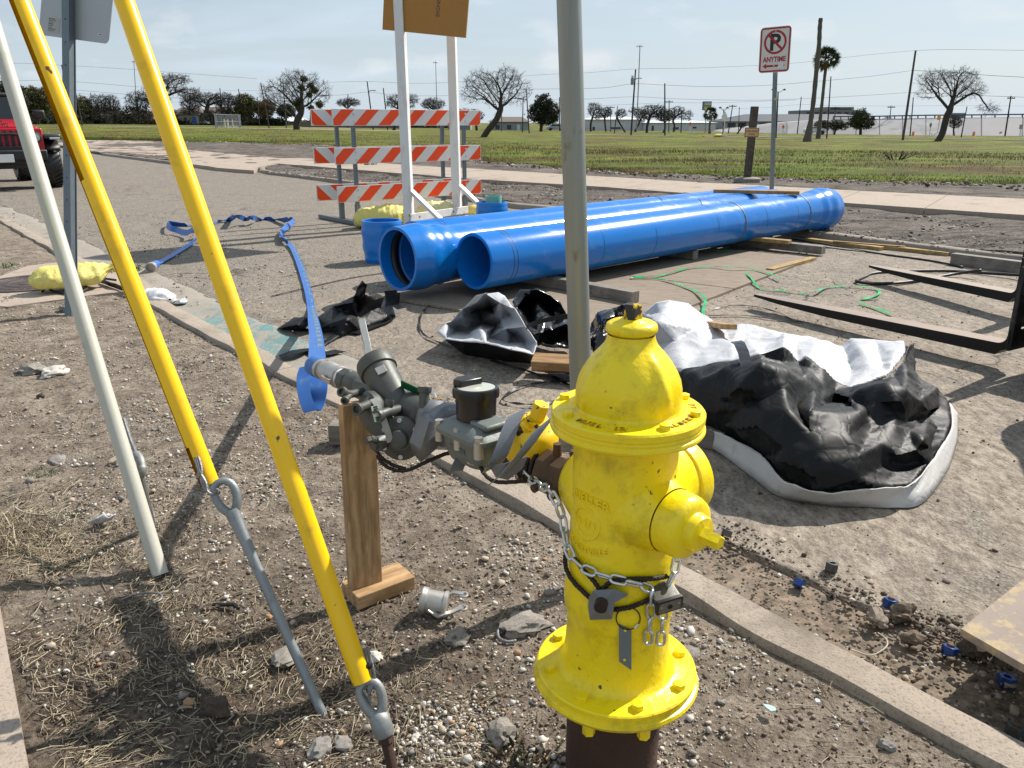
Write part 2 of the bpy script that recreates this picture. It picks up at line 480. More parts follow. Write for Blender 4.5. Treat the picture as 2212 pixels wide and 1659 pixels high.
vv = [1.655 - x for x in growing(0, 3.2, .0125, 1, .0125)][::-1]
vv = [vv[0] - x for x in growing(0, 9, .02, 1.05, .25)][::-1][:-1] + vv
U, Vv = np.meshgrid(np.array(us), np.array(vv), indexing='ij')
X = RD.x * U + RN.x * Vv; Y = RD.y * U + RN.y * Vv
def verge_z(X, Y):
 U = X * RD.x + Y * RD.y; Vv = X * RN.x + Y * RN.y
 z = fbm(X * 2.2, Y * 2.2, 4, 3) * .05 + fbm(X * 13, Y * 13, 3, 9) * .022 + fbm(X * 45, Y * 45, 2, 15) * .010
 z = z + np.maximum(0, vnoise(X * 19, Y * 19, 31) - .72) * .05 * (vnoise(X * 1.6, Y * 1.6, 5) > .35)
 e = np.clip((1.66 - Vv) / .18, 0, 1)
 z = z * (.35 + .65 * e) - .004 - (1 - e) * (.004 + .016 * vnoise(U * 3.1, Vv * 0, 44))
 for cx, cy, r in ((-.62, 2.12, .26), (.62, 1.5, .5), (-2.6, 5.0, 1.0)):
  w = np.exp(-(((X - cx) ** 2 + (Y - cy) ** 2) / r ** 2)); z = z * (1 - .75 * w) - .012 * w
 return z
Zv = verge_z(X, Y)
PV = np.stack([X, Y, Zv], -1)
V, Fq = gridmesh(PV)
struct(npmesh('verge', V, Fq, GM['verge'], smooth=180))
def vz(x, y): return float(verge_z(np.array([x]), np.array([y]))[0])
def worn(u, s): return (vnoise(np.array([u * 4.0]), np.array([s * 7.7]), 60)[0] - .5)
def kerb_piece(mat, u0, u1):
 rows = []
 for u in np.linspace(u0, u1, int((u1 - u0) / .04)):
  a, b = worn(u, 1) * .035, worn(u, 2) * .02
  zt = .012 + worn(u * .4, 3) * .012
  rows.append([UV(u, v, z)[:] for v, z in ((1.648 + a, -.08), (1.650 + a, zt - .010), (1.657 + a, zt), (1.768 + b, zt - .001), (1.780 + b, zt - .010), (1.785 + b, -.075))])
 n = len(rows)
 V, Fq = gridmesh(np.array(rows))
 return V, Fq
for k, (u0, u1) in enumerate(((-2.4, .02), (.024, 4.05), (4.054, 7.2), (7.204, 10.4), (10.404, 16))):
 V, Fq = kerb_piece(GM['kerb'], u0, u1)
 struct(npmesh('kerb', V, Fq, GM['kerb'], smooth=50))
rows = []
for u in np.arange(-2.4, 16, .05):
 e = worn(u, 6) * .10; dp = .02 * max(0, min(1, (4.2 - u) / 1.2))
 rows.append([UV(u, v, z)[:] for v, z in ((1.78, -.052 - dp), (1.9, -.058 - dp + worn(u, 8) * .006), (2.02 + e * .5, -.052 - dp + worn(u * 2, 9) * .012), (2.13 + e, -.045 - dp), (2.2 + e, -.062 - dp))])
V, Fq = gridmesh(np.array(rows)); struct(npmesh('gutter', V, Fq, GM['gutter'], smooth=50))
us = growing(-3, 0, .2, 1, .2)[:-1] + growing(0, 6, .025, 1.003, .06)[:-1] + growing(6, 75, .06, 1.03, 2.5)
vv = growing(2.08, 4.5, .025, 1, .03)[:-1] + growing(4.5, 10.2, .03, 1.04, .3)
U, Vv = np.meshgrid(np.array(us), np.array(vv), indexing='ij')
X = RD.x * U + RN.x * Vv; Y = RD.y * U + RN.y * Vv
Z = ROAD + fbm(X * 1.1, Y * 1.1, 3, 71) * .02 + fbm(X * 9, Y * 9, 3, 75) * .007
edge = 2.12 + (vnoise(U * 3, U * 0, 81) - .5) * .12
Z = Z - np.where(Vv < edge, .07, 0) - np.clip(1 - abs(Vv - edge - .05) / .08, 0, 1) * .02 * vnoise(U * 7, Vv * 7, 88)
V, Fq = gridmesh(np.stack([X, Y, Z], -1)); struct(npmesh('road', V, Fq, GM['asphalt'], smooth=180))
mb = MB()
q = [UV(16, -14, ROAD - .014), UV(75, -14, ROAD - .014), UV(75, 2.2, ROAD - .014), UV(16, 2.2, ROAD - .014)]
mb.add([p[:] for p in q], [(0, 1, 2, 3)]); struct(mb.build('road', GM['asphalt'], smooth=0))
def sheet(name, pts, mat, th=.1, step=None, amp=0.0, seed=0, jit=0.0):
 """slab whose top follows the ground points pts, tessellated"""
 bm = bmesh.new()
 ring = []
 for i, p in enumerate(pts):
  q = pts[(i + 1) % len(pts)]; L = (q - p).length
  k = max(1, int(L / step)) if step else 1
  for j in range(k):
   w = p.lerp(q, j / k)
   if jit: w = w + Vector((mnoise.noise(w * 1.7 + Vector((seed, 0, 0))), mnoise.noise(w * 1.7 + Vector((0, seed, 5))), 0)) * jit
   ring.append(w)
 n = len(ring)
 inner = []
 if step:
  x0, x1 = min(p.x for p in ring), max(p.x for p in ring); y0, y1 = min(p.y for p in ring), max(p.y for p in ring)
  for x in np.arange(x0, x1, step):
   for y in np.arange(y0, y1, step): inner.append(Vector((x + random.uniform(-.3, .3) * step, y + random.uniform(-.3, .3) * step, 0)))
 res = delaunay_2d_cdt([Vector((p.x, p.y)) for p in ring + inner], [], [list(range(n))], 1 if inner else 1, 1e-5)
 z0 = pts[0].z
 verts, faces = res[0], res[2]
 bv = []
 for w in verts:
  z = z0 + (amp * (mnoise.fractal(Vector((w.x, w.y, seed)) * 1.5, 1, 2, 4)) if amp else 0)
  bv.append(bm.verts.new((w.x, w.y, z)))
 for f in faces:
  try: bm.faces.new([bv[i] for i in f])
  except ValueError: pass
 bmesh.ops.recalc_face_normals(bm, faces=bm.faces)
 if bm.faces and sum(f.normal.z for f in bm.faces) < 0: bmesh.ops.reverse_faces(bm, faces=bm.faces)
 if th:
  eds = [e for e in bm.edges if e.is_boundary]
  r = bmesh.ops.extrude_edge_only(bm, edges=eds)
  for e in r['geom']:
   if isinstance(e, bmesh.types.BMVert): e.co.z = z0 - th
 me = bpy.data.meshes.new(name); bm.to_mesh(me); bm.free(); me.materials.append(mat)
 return finish(me, name, smooth=35)
KZ = .03
fk = [(2600, 598), (2212, 552), (2050, 535), (1740, 497), (1270, 455), (1120, 440), (940, 415), (760, 392), (640, 377), (585, 371)]
far_line = [G(x, y, KZ) for x, y in fk]
end = [G(x, y, KZ) for x, y in ((564, 366), (560, 360), (566, 355), (582, 351))]
def strip(name, line, prof, mat, step=.25, seed=0):
 pts = []
 for a, b in zip(line[:-1], line[1:]):
  k = max(1, int((b - a).length / step))
  pts += [a.lerp(b, j / k) for j in range(k)]
 pts.append(line[-1]); rows = []
 for i, p in enumerate(pts):
  d = (pts[min(i + 1, len(pts) - 1)] - pts[max(i - 1, 0)]); d.z = 0; d.normalize()
  nrm = Vector((d.y, -d.x, 0))
  w = mnoise.noise(p * 1.3 + Vector((seed, 0, 0))) * .012
  rows.append([(p + nrm * (s + w) + Vector((0, 0, z + w * .5)))[:] for s, z in prof])
 V, Fq = gridmesh(np.array(rows))
 return npmesh(name, V, Fq, mat, smooth=50)
kp = [(-.07, -.16), (-.05, -.07), (-.03, -.012), (0, 0), (.11, .0), (.13, -.012), (.15, -.12)]
allk = far_line + end
cut = [0, 2, 4, 6, 8, len(allk) - 1]
for a, b in zip(cut[:-1], cut[1:]):
 struct(strip('kerb', allk[a:b + 1], kp, GM['fkerb'], .2, a))
gz = .03
grass_px = [(-500, 300), (-60, 300), (330, 305), (520, 308), (700, 313), (850, 329), (1000, 345), (1200, 362), (1400, 376), (1800, 388), (2212, 400), (2900, 425)]
grass_line = [G(x, y, gz) for x, y in grass_px]
kin = [p + Vector((0.06, 0.05, 0)) for p in far_line] + [G(578, 368, KZ), G(572, 361, KZ), G(590, 354, KZ)]
strip_poly = [Vector((p.x, p.y, gz)) for p in kin] + [G(*p, gz) for p in ((430, 352), (215, 330), (100, 310), (-60, 306), (-300, 308))] + \
    [Vector((p.x, p.y, gz)) + Vector((0, .6, 0)) for p in grass_line]
struct(sheet('earth_strip', strip_poly, GM['earth'], .14, .22, .05, 3))
near = [(2500, 483), (2212, 465), (1800, 437), (1520, 419.5), (1250, 400), (1000, 385), (820, 370), (700, 361), (600, 353)]
farl = [(2500, 443), (2212, 430), (1800, 410), (1500, 393), (1250, 378), (1000, 363), (820, 352), (700, 347), (640, 346)]
WZ = .09
A = [G(*p, WZ) for p in near]; B = [G(*p, WZ) for p in farl]
def lerp_line(L, t):
 d = [0]
 for a, b in zip(L[:-1], L[1:]): d.append(d[-1] + (b - a).length)
 s = t * d[-1]
 for i in range(len(L) - 1):
  if s <= d[i + 1] or i == len(L) - 2: return L[i].lerp(L[i + 1], (s - d[i]) / (d[i + 1] - d[i]))
NS = 16
wk = thing('pavement', A[0].lerp(B[-1], .5), None, None)
wk['kind'] = 'structure'
for k in range(NS):
 t0, t1 = (k + .004) / NS, (k + .996) / NS
 q = [lerp_line(A, t0), lerp_line(A, (t0 + t1) / 2), lerp_line(A, t1), lerp_line(B, t1), lerp_line(B, (t0 + t1) / 2), lerp_line(B, t0)]
 dz = random.uniform(-.008, .008)
 mb = MB(); c = [(p.x, p.y, p.z + dz) for p in q] + [(p.x, p.y, p.z - .13) for p in q]
 mb.add(c, [(5, 4, 3, 2, 1, 0)[::-1], (0, 1, 7, 6), (1, 2, 8, 7), (2, 3, 9, 8), (3, 4, 10, 9), (4, 5, 11, 10), (5, 0, 6, 11)])
 mb.build('slab', GM['walk'], wk, smooth=0)
pz = .045
struct(sheet('pavement', [G(*p, pz) for p in ((140, 316), (118, 309), (215, 300), (330, 303), (372, 306), (330, 309), (235, 311), (200, 315), (330, 316), (385, 319), (330, 324), (215, 328), (178, 322))], GM['walk'], .12, .5, .015, 5))
struct(sheet('pavement', [G(*p, pz + .004) for p in ((386, 322), (600, 341), (690, 343), (640, 347), (600, 352), (560, 359), (548, 368), (470, 362), (385, 350), (372, 340), (300, 333), (225, 327), (330, 325))], GM['walk'], .12, .5, .015, 6))
struct(strip('kerb', [G(*p, .04) for p in ((385, 351), (330, 344), (270, 337), (222, 331))], kp, GM['fkerb'], .3, 9))
struct(strip('kerb', [G(*p, .04) for p in ((205, 322), (160, 316), (120, 312), (60, 309))], kp, GM['fkerb'], .3, 12))
AZK = [-.60, -.49, -.26, -.06, .11, .6]        # azimuths (tangents) and the height / distance at which the land levels out
ZK = [.95, .9, .35, -.3, -.5, -.5]
RK = [170, 160, 120, 90, 70, 70]
def field_z(r, ta):
 z1 = np.interp(ta, AZK, ZK); r1 = np.interp(ta, AZK, RK)
 t = np.clip((r - 26) / (r1 - 26), 0, 1); t = t * t * (3 - 2 * t)
 return .07 + (z1 - .07) * t
def GF(x, y):
 z = 0.0; y = max(y, 266.6)
 for _ in range(60):
  p = G(x, y, min(z, 1.22)); zn = float(field_z(math.hypot(p.x, p.y), p.x / max(p.y, .1))); z += (zn - z) * .35
 p = G(x, y, min(z, 1.22)); r = math.hypot(p.x, p.y)
 if r > 240:
  d = ray(x, y); k = 240 / math.hypot(d.x, d.y); p = Vector((d.x * k, d.y * k, 0)); p.z = float(field_z(240, p.x / p.y))
 return p
azs, r0s = [], []
for a in np.linspace(-62, 62, 125):
 azs.append(R(a))
gl = [(math.atan2(p.x, p.y), math.hypot(p.x, p.y)) for p in grass_line]
gl.sort()
r0 = np.interp(azs, [g[0] for g in gl], [g[1] for g in gl])
ts = np.concatenate([np.linspace(0, 1, 60) ** 1.6])
rows = []
for a, q in zip(azs, r0):
 r = q * (1 + .012 * np.sin(a * 173) + .008 * np.sin(a * 431)) * (950 / q) ** ts
 z = field_z(r, math.tan(a)) + fbm(np.sin(a) * r * .25 + 0 * r, np.cos(a) * r * .25, 3, 90) * .06 * np.clip(r / 40, .2, 1)
 z[0] = .0
 rows.append(np.stack([np.sin(a) * r, np.cos(a) * r, z], -1))
V, Fq = gridmesh(np.array(rows)); struct(npmesh('field', V, Fq[:, ::-1], GM['field'], smooth=180))
for k, q in enumerate((((1520, 295.5), (1790, 298), (2000, 300), (2212, 304), (2320, 306)), ((1250, 291.5), (1340, 293), (1450, 294.5)), ((1620, 296), (1700, 296.6), (1790, 297.5)),
      ((200, 273), (420, 276), (640, 279), (760, 281), (880, 283)), ((640, 276.5), (760, 277.5)))):
 pts = [GF(x, y) for x, y in q]
 w = [1.8, 2.6, 1.0, 2.4, 1.6][k]
 rows = [[(p.x, p.y - w / 2, p.z - .1), (p.x, p.y - w / 2, p.z + .06), (p.x, p.y + w / 2, p.z + .06), (p.x, p.y + w / 2, p.z - .1)] for p in pts]
 V, Fq = gridmesh(np.array(rows)); struct(npmesh('path', V, Fq[:, ::-1], GM['walk'], smooth=0))
c = [UV(-2.2, -1.25, .022), UV(-2.2, -.15, .022), UV(1.3, .045, .022), UV(2.42, .125, .022), UV(2.42, -1.25, .022)]
struct(sheet('pavement', c[::-1], GM['walk'], .1, .08, .006, 8))
struct(sheet('pavement', [UV(2.46, -1.25, .02), UV(2.46, .09, .02), UV(3.6, .08, .02), UV(3.6, -1.25, .02)], GM['walk'], .1, .1, .006, 18))
pad = [G(*p, .012) for p in ((-40, 612), (60, 574), (160, 562), (300, 596), (335, 625), (238, 634), (178, 641), (90, 652), (20, 662), (-60, 655))]
struct(sheet('concrete_pad', pad, GM['walk'], .1, .07, .006, 21, .02))
# ================================================================== MATERIALS FOR THINGS
def hydrant_paint():
 t = NT('yellow_enamel', .28, spec=.5)
 v = t.co()
 c = t.mix(t.noise(5, 5, .6, v), (.84, .62, .002), (.95, .74, .005))
 dirt = t.noise(16, 7, .72, v)
 c = t.mix(t.ramp(dirt, [(.50, 0), (.70, .6)]), c, (.36, .27, .012))
 c = t.mix(t.ramp(t.noise(5, 6, .7, t.co((2, 2, .5))), [(.52, 0), (.72, .35)]), c, (.95, .78, .06))
 chip = t.noise(70, 3, .55, v); zone = t.noise(7, 3, .5, v)
 cf = t.math('MULTIPLY', t.ramp(chip, [(.66, 0), (.68, 1)]), t.ramp(zone, [(.60, 0), (.64, 1)]))
 c = t.mix(cf, c, (.055, .028, .015))
 orange = t.noise(30, 4, .6, v)
 n = t.bump(orange, .45, .006); n = t.bump(t.noise(160, 3, .6, v), .2, .0015, n); n = t.bump(t.math('SUBTRACT', 1, cf), .5, .001, n)
 return t.out(c, t.math('ADD', .18, t.math('MULTIPLY', dirt, .3)), n)
M = {}
M['hyd'] = hydrant_paint()
M['rustpipe'] = simple('rusty_pipe', (.055, .026, .016), .8, .1, .5, 9, .6, 60, .004, dirt=(.13, .075, .05))
M['zinc'] = simple('zinc_plating', (.58, .62, .66), .3, .95, .1, 20, .1, 120)
M['galv'] = simple('galvanised_steel', (.36, .39, .39), .42, .75, .16, 9, .1, 150, .001, dirt=(.24, .25, .23), stretch=(1, 1, .12))
M['galvd'] = simple('dull_galvanised_steel', (.17, .20, .22), .5, .6, .15, 14, .1, 120)
M['forged'] = simple('grey_forged_steel', (.30, .315, .31), .55, .55, .18, 16, .35, 70, .003, dirt=(.17, .14, .11))
M['guard'] = simple('yellow_guard_plastic', (.93, .56, .002), .3, 0, .07, 3, .12, 40, .002, dirt=(.36, .19, .015), dth=(.58, .80), ds=9, spots=(.10, .06, .02), sth=(.70, .73), ss=26)
M['guardw'] = simple('pale_grey_guard_plastic', (.47, .46, .39), .5, 0, .06, 6, .15, 60, .002, dirt=(.25, .24, .16), dth=(.6, .8))
M['bronze'] = simple('brown_bronze', (.10, .062, .036), .55, .45, .25, 14, .3, 60, .003)
M['blackpipe'] = simple('black_pipe', (.018, .017, .017), .5, .3, .4, 14, .3, 60)
M['valve'] = simple('dark_grey_valve_casting', (.085, .09, .082), .5, .35, .25, 12, .3, 80, .002, dirt=(.15, .145, .125), dth=(.5, .75))
M['meter'] = simple('grey_green_meter_casting', (.17, .19, .18), .55, .35, .3, 14, .5, 50, .003, dirt=(.07, .055, .045), dth=(.55, .7))
M['alu'] = simple('dull_aluminium', (.48, .46, .43), .42, .75, .2, 18, .3, 70)
M['rubber'] = simple('black_rubber', (.012, .012, .012), .45, 0, .3, 10, .15, 80)
M['blackpl'] = simple('black_plastic', (.008, .008, .009), .3, 0, .2, 10, .08, 80)
M['tape'] = simple('grey_duct_tape', (.16, .17, .19), .38, .15, .15, 20, .35, 30, .004)
M['cable'] = simple('rusty_wire_rope', (.028, .019, .015), .6, .3, .5, 40, .6, 200, .002)
M['wire'] = simple('grey_wire_strand', (.22, .22, .22), .5, .6, .4, 60, .6, 200, .002)
M['dial'] = simple('meter_glass', (.45, .46, .40), .08, 0, .1, 30, 0)
M['white_tape'] = simple('white_thread_tape', (.75, .74, .7), .6)
M['green'] = simple('green_plastic', (.005, .10, .035), .4)
M['padlock'] = simple('scuffed_grey_padlock', (.17, .17, .155), .45, .6, .3, 30, .3, 90, .001, spots=(.5, .5, .47))
M['brass'] = simple('brass', (.35, .19, .045), .4, .8)
def wood(name, a, b, rough=.75, sc=(1, 1, 1), knots=True):
 t = NT(name, rough, spec=.3)
 v = t.co(sc)
 d = t.noise(2.2, 3, .5, v)
 w = t.n('ShaderNodeTexWave', {'Vector': v, 'Scale': 9, 'Distortion': 11, 'Detail': 4, 'Detail Scale': .6}, wave_type='BANDS', bands_direction='Y')
 c = t.mix(t.math('ADD', t.math('MULTIPLY', t.ramp(w, [(.15, 0), (.85, 1)]), .55), t.math('MULTIPLY', d, .45)), a, b)
 g = t.noise(60, 4, .7, t.co(tuple(q * k for q, k in zip(sc, (.08, 1, 1)))))
 c = t.mix(t.ramp(g, [(.35, .6), (.55, 0)]), c, dk(a, .5))
 if knots:
  k = t.vor(7, v); c = t.mix(t.ramp(k, [(.05, .9), (.11, 0)]), c, dk(a, .3))
 c = t.mix(t.ramp(t.noise(9, 5, .6, t.co()), [(.56, 0), (.75, .5)]), c, dk(a, .45))
 return t.out(c, rough, t.bump(g, .35, .003))
M['wood'] = wood('fresh_lumber', (.30, .17, .075), (.46, .285, .14))
M['woodz'] = wood('upright_lumber', (.26, .145, .065), (.44, .27, .13))
M['woodold'] = wood('weathered_lumber', (.17, .15, .125), (.29, .26, .22))
M['woodyel'] = wood('treated_lumber', (.30, .19, .07), (.46, .32, .14))
# ================================================================== FIRE HYDRANT
HX = Vector((.211, 1.372, 0))
HM = Matrix((( RN.x, RD.x, 0, HX.x), (RN.y, RD.y, 0, HX.y), (0, 0, 1, 0), (0, 0, 0, 1)))
hyd = thing('fire_hydrant', HX, 'yellow fire hydrant with a chain and padlock round its barrel', 'fire hydrant', rot=Matrix((( RN.x, RD.x, 0, 0), (RN.y, RD.y, 0, 0), (0, 0, 1, 0), (0, 0, 0, 1))))
NZ = .625
def rib(a, z):
 f = max(0, min(1, (z - .815) / .03)) * max(0, min(1, (.928 - z) / .025))
 return 1 + f * (.085 * max(0, math.cos(4 * a + .5)) ** 5 - .018)
def fine(prof, k=3):
 o = []
 for a, b in zip(prof[:-1], prof[1:]):
  o += [(a[0] + (b[0] - a[0]) * j / k, a[1] + (b[1] - a[1]) * j / k) for j in range(k)]
 return o + [prof[-1]]
mb = MB()
mb.lathe([(0, -.25), (.0955, -.25), (.0955, -.01), (.0965, .0), (.0965, .21), (0, .21)], 40)
mb.build('standpipe', M['rustpipe'], hyd, True)
mb = MB()
mb.lathe([(0.09, 0.2022), (0.105, 0.2033), (0.13, 0.2077), (0.15, 0.2143), (0.1625, 0.2225), (0.1668, 0.2308), (0.1645, 0.2374), (0.1585, 0.2399), (0.1575, 0.2418), (0.1575, 0.2454), (0.1605, 0.2470), (0.1605, 0.2536), (0.1575, 0.2562), (0.122, 0.2585), (0.1145, 0.2620), (0.1085, 0.2720), (0.1055, 0.2900), (0.103, 0.3150)], 72)
for k in range(8):
 a = 2 * PI * (k + .5) / 8
 mb.hexn((.136 * math.cos(a), .136 * math.sin(a), .186), (0, 0, 1), .0125, .03, a)
mb.build('base_flange', M['hyd'], hyd, True, smooth=35)
mb = MB()
mb.lathe([(.1030, .315), (.1015, .34), (.1015, .372), (.1035, .385), (.107, .40), (.1085, .415), (.108, .435), (.1055, .452), (.103, .465), (.101, .50), (.0995, .56), (.0985, .64), (.0970, .70), (.0965, .748), (.1, .757)], 72)
mb.build('barrel', M['hyd'], hyd, True, smooth=60)
mb = MB()
mb.lathe([(0.095, 0.7534), (0.112, 0.7583), (0.127, 0.7633), (0.1335, 0.7662), (0.1395, 0.7695), (0.1415, 0.7738), (0.1405, 0.7781), (0.1378, 0.7801), (0.1373, 0.7821), (0.1385, 0.7837), (0.1385, 0.7867), (0.1375, 0.7880), (0.1375, 0.7900), (0.1395, 0.7920), (0.1398, 0.8029), (0.137, 0.8065), (0.11, 0.8095), (0.0995, 0.8110), (0.0968, 0.8160)], 72)
mb.build('bonnet_flange', M['hyd'], hyd, True, smooth=35)
mb = MB()
mb.lathe(fine([(.0968, .814), (.0972, .83), (.0968, .848), (.0935, .863), (.0873, .877), (.0775, .893), (.0655, .908), (.0555, .918), (.0485, .926), (.0452, .932), (.0432, .938), (.0418, .945)], 2), 160, mod=rib)
mb.build('bonnet', M['hyd'], hyd, True, smooth=60)
mb = MB()
mb.lathe([(.036, .943), (.036, .9475), (.0425, .948), (.0455, .951), (.0462, .957), (.0445, .9635), (.038, .9675), (.022, .9695), (.0185, .973), (0, .973)], 48)
mb.build('hold_down_nut', M['hyd'], hyd, True, smooth=50)
mb = MB()
M5 = Matrix.Translation((0, 0, .970)) @ Matrix.Rotation(R(20), 4, 'Z')
pent = [(math.cos(2 * PI * k / 5), math.sin(2 * PI * k / 5)) for k in range(5)]
mb.add([(x * .0185, y * .0185, 0) for x, y in pent] + [(x * .0155, y * .0155, .026) for x, y in pent] + [(x * .0135, y * .0135, .029) for x, y in pent],
  [(k, (k + 1) % 5, 5 + (k + 1) % 5, 5 + k) for k in range(5)] + [(5 + k, 5 + (k + 1) % 5, 10 + (k + 1) % 5, 10 + k) for k in range(5)] + [(10, 11, 12, 13, 14)], M5)
M['nutworn'] = simple('worn_yellow_nut', (.05, .04, .03), .4, .5, .5, 30, .3, 80, .002, spots=(.8, .52, .01), sth=(.52, .56), ss=60)
mb.build('operating_nut', M['nutworn'], hyd, True, smooth=30)
bolt = None
for k in range(8):
 for (r, z, s) in ((.1215, .8085, .0105), (.1375, .2565, .0125)):
  a = 2 * PI * (k + .5) / 8 + (.1 if z > .5 else -.12)
  b = MB(); b.hexn((r * math.cos(a), r * math.sin(a), z - .002), (0, 0, 1), s, .0105 if z > .5 else .0135, random.random())
  b.build('bolt', M['hyd'], hyd, True, smooth=30, bevel=.0012)
def nozzle(ax, prof, name, cap=None, capname=None, nut=None):
 A = Vector(ax); fr = zframe((0, 0, NZ), A, (0, 0, 1))
 b = MB(); b.lathe(prof, 48, fr); o = b.build(name, M['hyd'], hyd, True, smooth=50)
 if cap:
  b = MB(); b.lathe(cap, 48, fr); c = b.build(capname, M['hyd'], hyd, True, smooth=40)
  b = MB(); h0, h1, r = nut
  b.add([(x * r, y * r, h0) for x, y in pent] + [(x * r * .86, y * r * .86, h1) for x, y in pent] + [(x * r * .7, y * r * .7, h1 + .003) for x, y in pent],
    [(k, (k + 1) % 5, 5 + (k + 1) % 5, 5 + k) for k in range(5)] + [(5 + k, 5 + (k + 1) % 5, 10 + (k + 1) % 5, 10 + k) for k in range(5)] + [(10, 11, 12, 13, 14)], fr)
  b.build('cap_nut', M['hyd'], c, True, smooth=30)
nozzle((1, 0, 0), [(.105, .04), (.099, .075), (.09, .095), (.085, .112), (.083, .125)], 'pumper_nozzle',
  [(.082, .126), (.0865, .130), (.0865, .150), (.082, .168), (.068, .178), (.045, .182), (.028, .184), (.026, .196), (0, .197)], 'pumper_cap', (.192, .222, .017))
nozzle((0, -1, 0), [(.09, .03), (.078, .075), (.068, .094), (.0625, .106), (.0605, .1165)], 'hose_nozzle',
  [(.052, .117), (.0590, .1185), (.0595, .122), (.0580, .150), (.0545, .160), (.047, .1655), (.0345, .1675), (.0325, .170), (.0325, .181), (.030, .185), (.018, .187), (0, .187)], 'hose_cap', (.184, .220, .0155))
nozzle((0, 1, 0), [(.092, .03), (.082, .072), (.0735, .090), (.067, .105), (.060, .117), (.050, .121), (.035, .122)], 'hose_nozzle')
def text_mesh(s, size, ext, bold=0):
 cu = bpy.data.curves.new('t', 'FONT'); cu.body = s; cu.size = size; cu.extrude = ext; cu.align_x = 'CENTER'; cu.align_y = 'CENTER'
 cu.offset = bold; cu.resolution_u = 3
 o = bpy.data.objects.new('t', cu); COL.objects.link(o)
 dg = bpy.context.evaluated_depsgraph_get(); dg.update()
 me = bpy.data.meshes.new_from_object(o.evaluated_get(dg))
 vs = [v.co.copy() for v in me.vertices]; fs = [tuple(p.vertices) for p in me.polygons]
 bpy.data.objects.remove(o); bpy.data.curves.remove(cu); bpy.data.meshes.remove(me)
 return vs, fs
def cyl_text(mb, s, size, a0, z0, r, sag=0.0, ext=.0022, track=1.0):
 """letters wrapped on the barrel, centred at angle a0; sag curves the line up(+)/down(-)"""
 vs, fs = text_mesh(s, size, ext, .0004)
 o = []
 for p in vs:
  x = p.x * track
  a = a0 + x / r
  z = z0 + p.y + sag * (x / .05) ** 2
  rr = r + p.z
  o.append((rr * math.cos(a), rr * math.sin(a), z))
 mb.add(o, fs)
mb = MB()
for a_ in (('MUELLER', .024, PI, .655, .0985, -.008), ('ALBERTVILLE', .017, PI, .553, .0998, .010), ('ALA', .015, PI, .530, .1000, 0)):
 mb = MB(); cyl_text(mb, *a_, ext=.003); mb.build('raised_lettering', M['hyd'], hyd, True, smooth=0)
mb = MB()
cyl_text(mb, '5 1/4', .022, PI, .605, .0990, 0, .0018)
ring = []
for k in range(40):
 a = 2 * PI * k / 40; x, z = .031 * math.cos(a), .031 * math.sin(a)
 th = PI + x / .0992; ring.append((.0992 * math.cos(th), .0992 * math.sin(th), .605 + z))
mb.tube(ring, .0026, 6, closed=True)
mb.build('size_mark', M['hyd'], hyd, True, smooth=50)
def flange_text(s, a0, r=.1185, size=.0185, z=.8088):
 b = MB()
 for i, ch in enumerate(s):
  vs, fs = text_mesh(ch, size, .0014, .0005)
  a = a0 + (i - (len(s) - 1) / 2) * .0135 / r
  m = Matrix.Translation((r * math.cos(a), r * math.sin(a), z)) @ Matrix.Rotation(a + PI / 2, 4, 'Z')
  b.add(vs, fs, m)
 b.build('flange_lettering', M['hyd_letter'], hyd, True, smooth=0)
M['hyd_letter'] = simple('worn_yellow_letters', (.52, .30, .01), .4, 0, .3, 40, .2, 90, spots=(.06, .03, .012), sth=(.58, .62), ss=55)
flange_text('MUELLER', PI + .33)
flange_text('ALBERTVILLE', -PI * .38, size=.015)
# ------------------------------------------------------------------ things hung on the hydrant
def onbarrel(px, py, r):
 d = ray(px, py); o = Vector((0, 0, CAM_H)) - HX
 a = d.x ** 2 + d.y ** 2; b = 2 * (d.x * o.x + d.y * o.y); c = o.x ** 2 + o.y ** 2 - r * r
 q = b * b - 4 * a * c
 t = (-b - math.sqrt(q)) / (2 * a) if q > 0 else -b / (2 * a)
 return Vector((0, 0, CAM_H)) + d * t
def smooth_path(pts, k=8):
 pts = [Vector(p) for p in pts]; o = []
 for i in range(len(pts) - 1):
  p0, p1, p2, p3 = pts[max(i - 1, 0)], pts[i], pts[i + 1], pts[min(i + 2, len(pts) - 1)]
  for j in range(k):
   t = j / k
   o.append(.5 * ((2 * p1) + (p2 - p0) * t + (2 * p0 - 5 * p1 + 4 * p2 - p3) * t * t + (3 * p1 - p0 - 3 * p2 + p3) * t ** 3))
 o.append(pts[-1]); return o
def resample(pts, step):
 step = max(step, 1e-4)
 o = [pts[0]]; acc = 0
 for a, b in zip(pts[:-1], pts[1:]):
  L = (b - a).length; s = step - acc
  while s <= L: o.append(a.lerp(b, s / L)); s += step
  acc = (acc + L) % step if L else acc
 return o
LINK_L, LINK_W, LINK_R = .036, .0205, .0031
def link_mesh():
 b = MB(); st = (LINK_L - LINK_W) / 2; r = LINK_W / 2 - LINK_R; pts = []
 for k in range(9): a = -PI / 2 + PI * k / 8; pts.append((st + r * math.cos(a), r * math.sin(a), 0))
 for k in range(9): a = PI / 2 + PI * k / 8; pts.append((-st + r * math.cos(a), r * math.sin(a), 0))
 b.tube(pts, LINK_R, 8, closed=True)
 o = b.build('link', M['zinc'], None, True, smooth=180); return o
LINK = link_mesh(); LINK_ME = LINK.data; bpy.data.objects.remove(LINK)
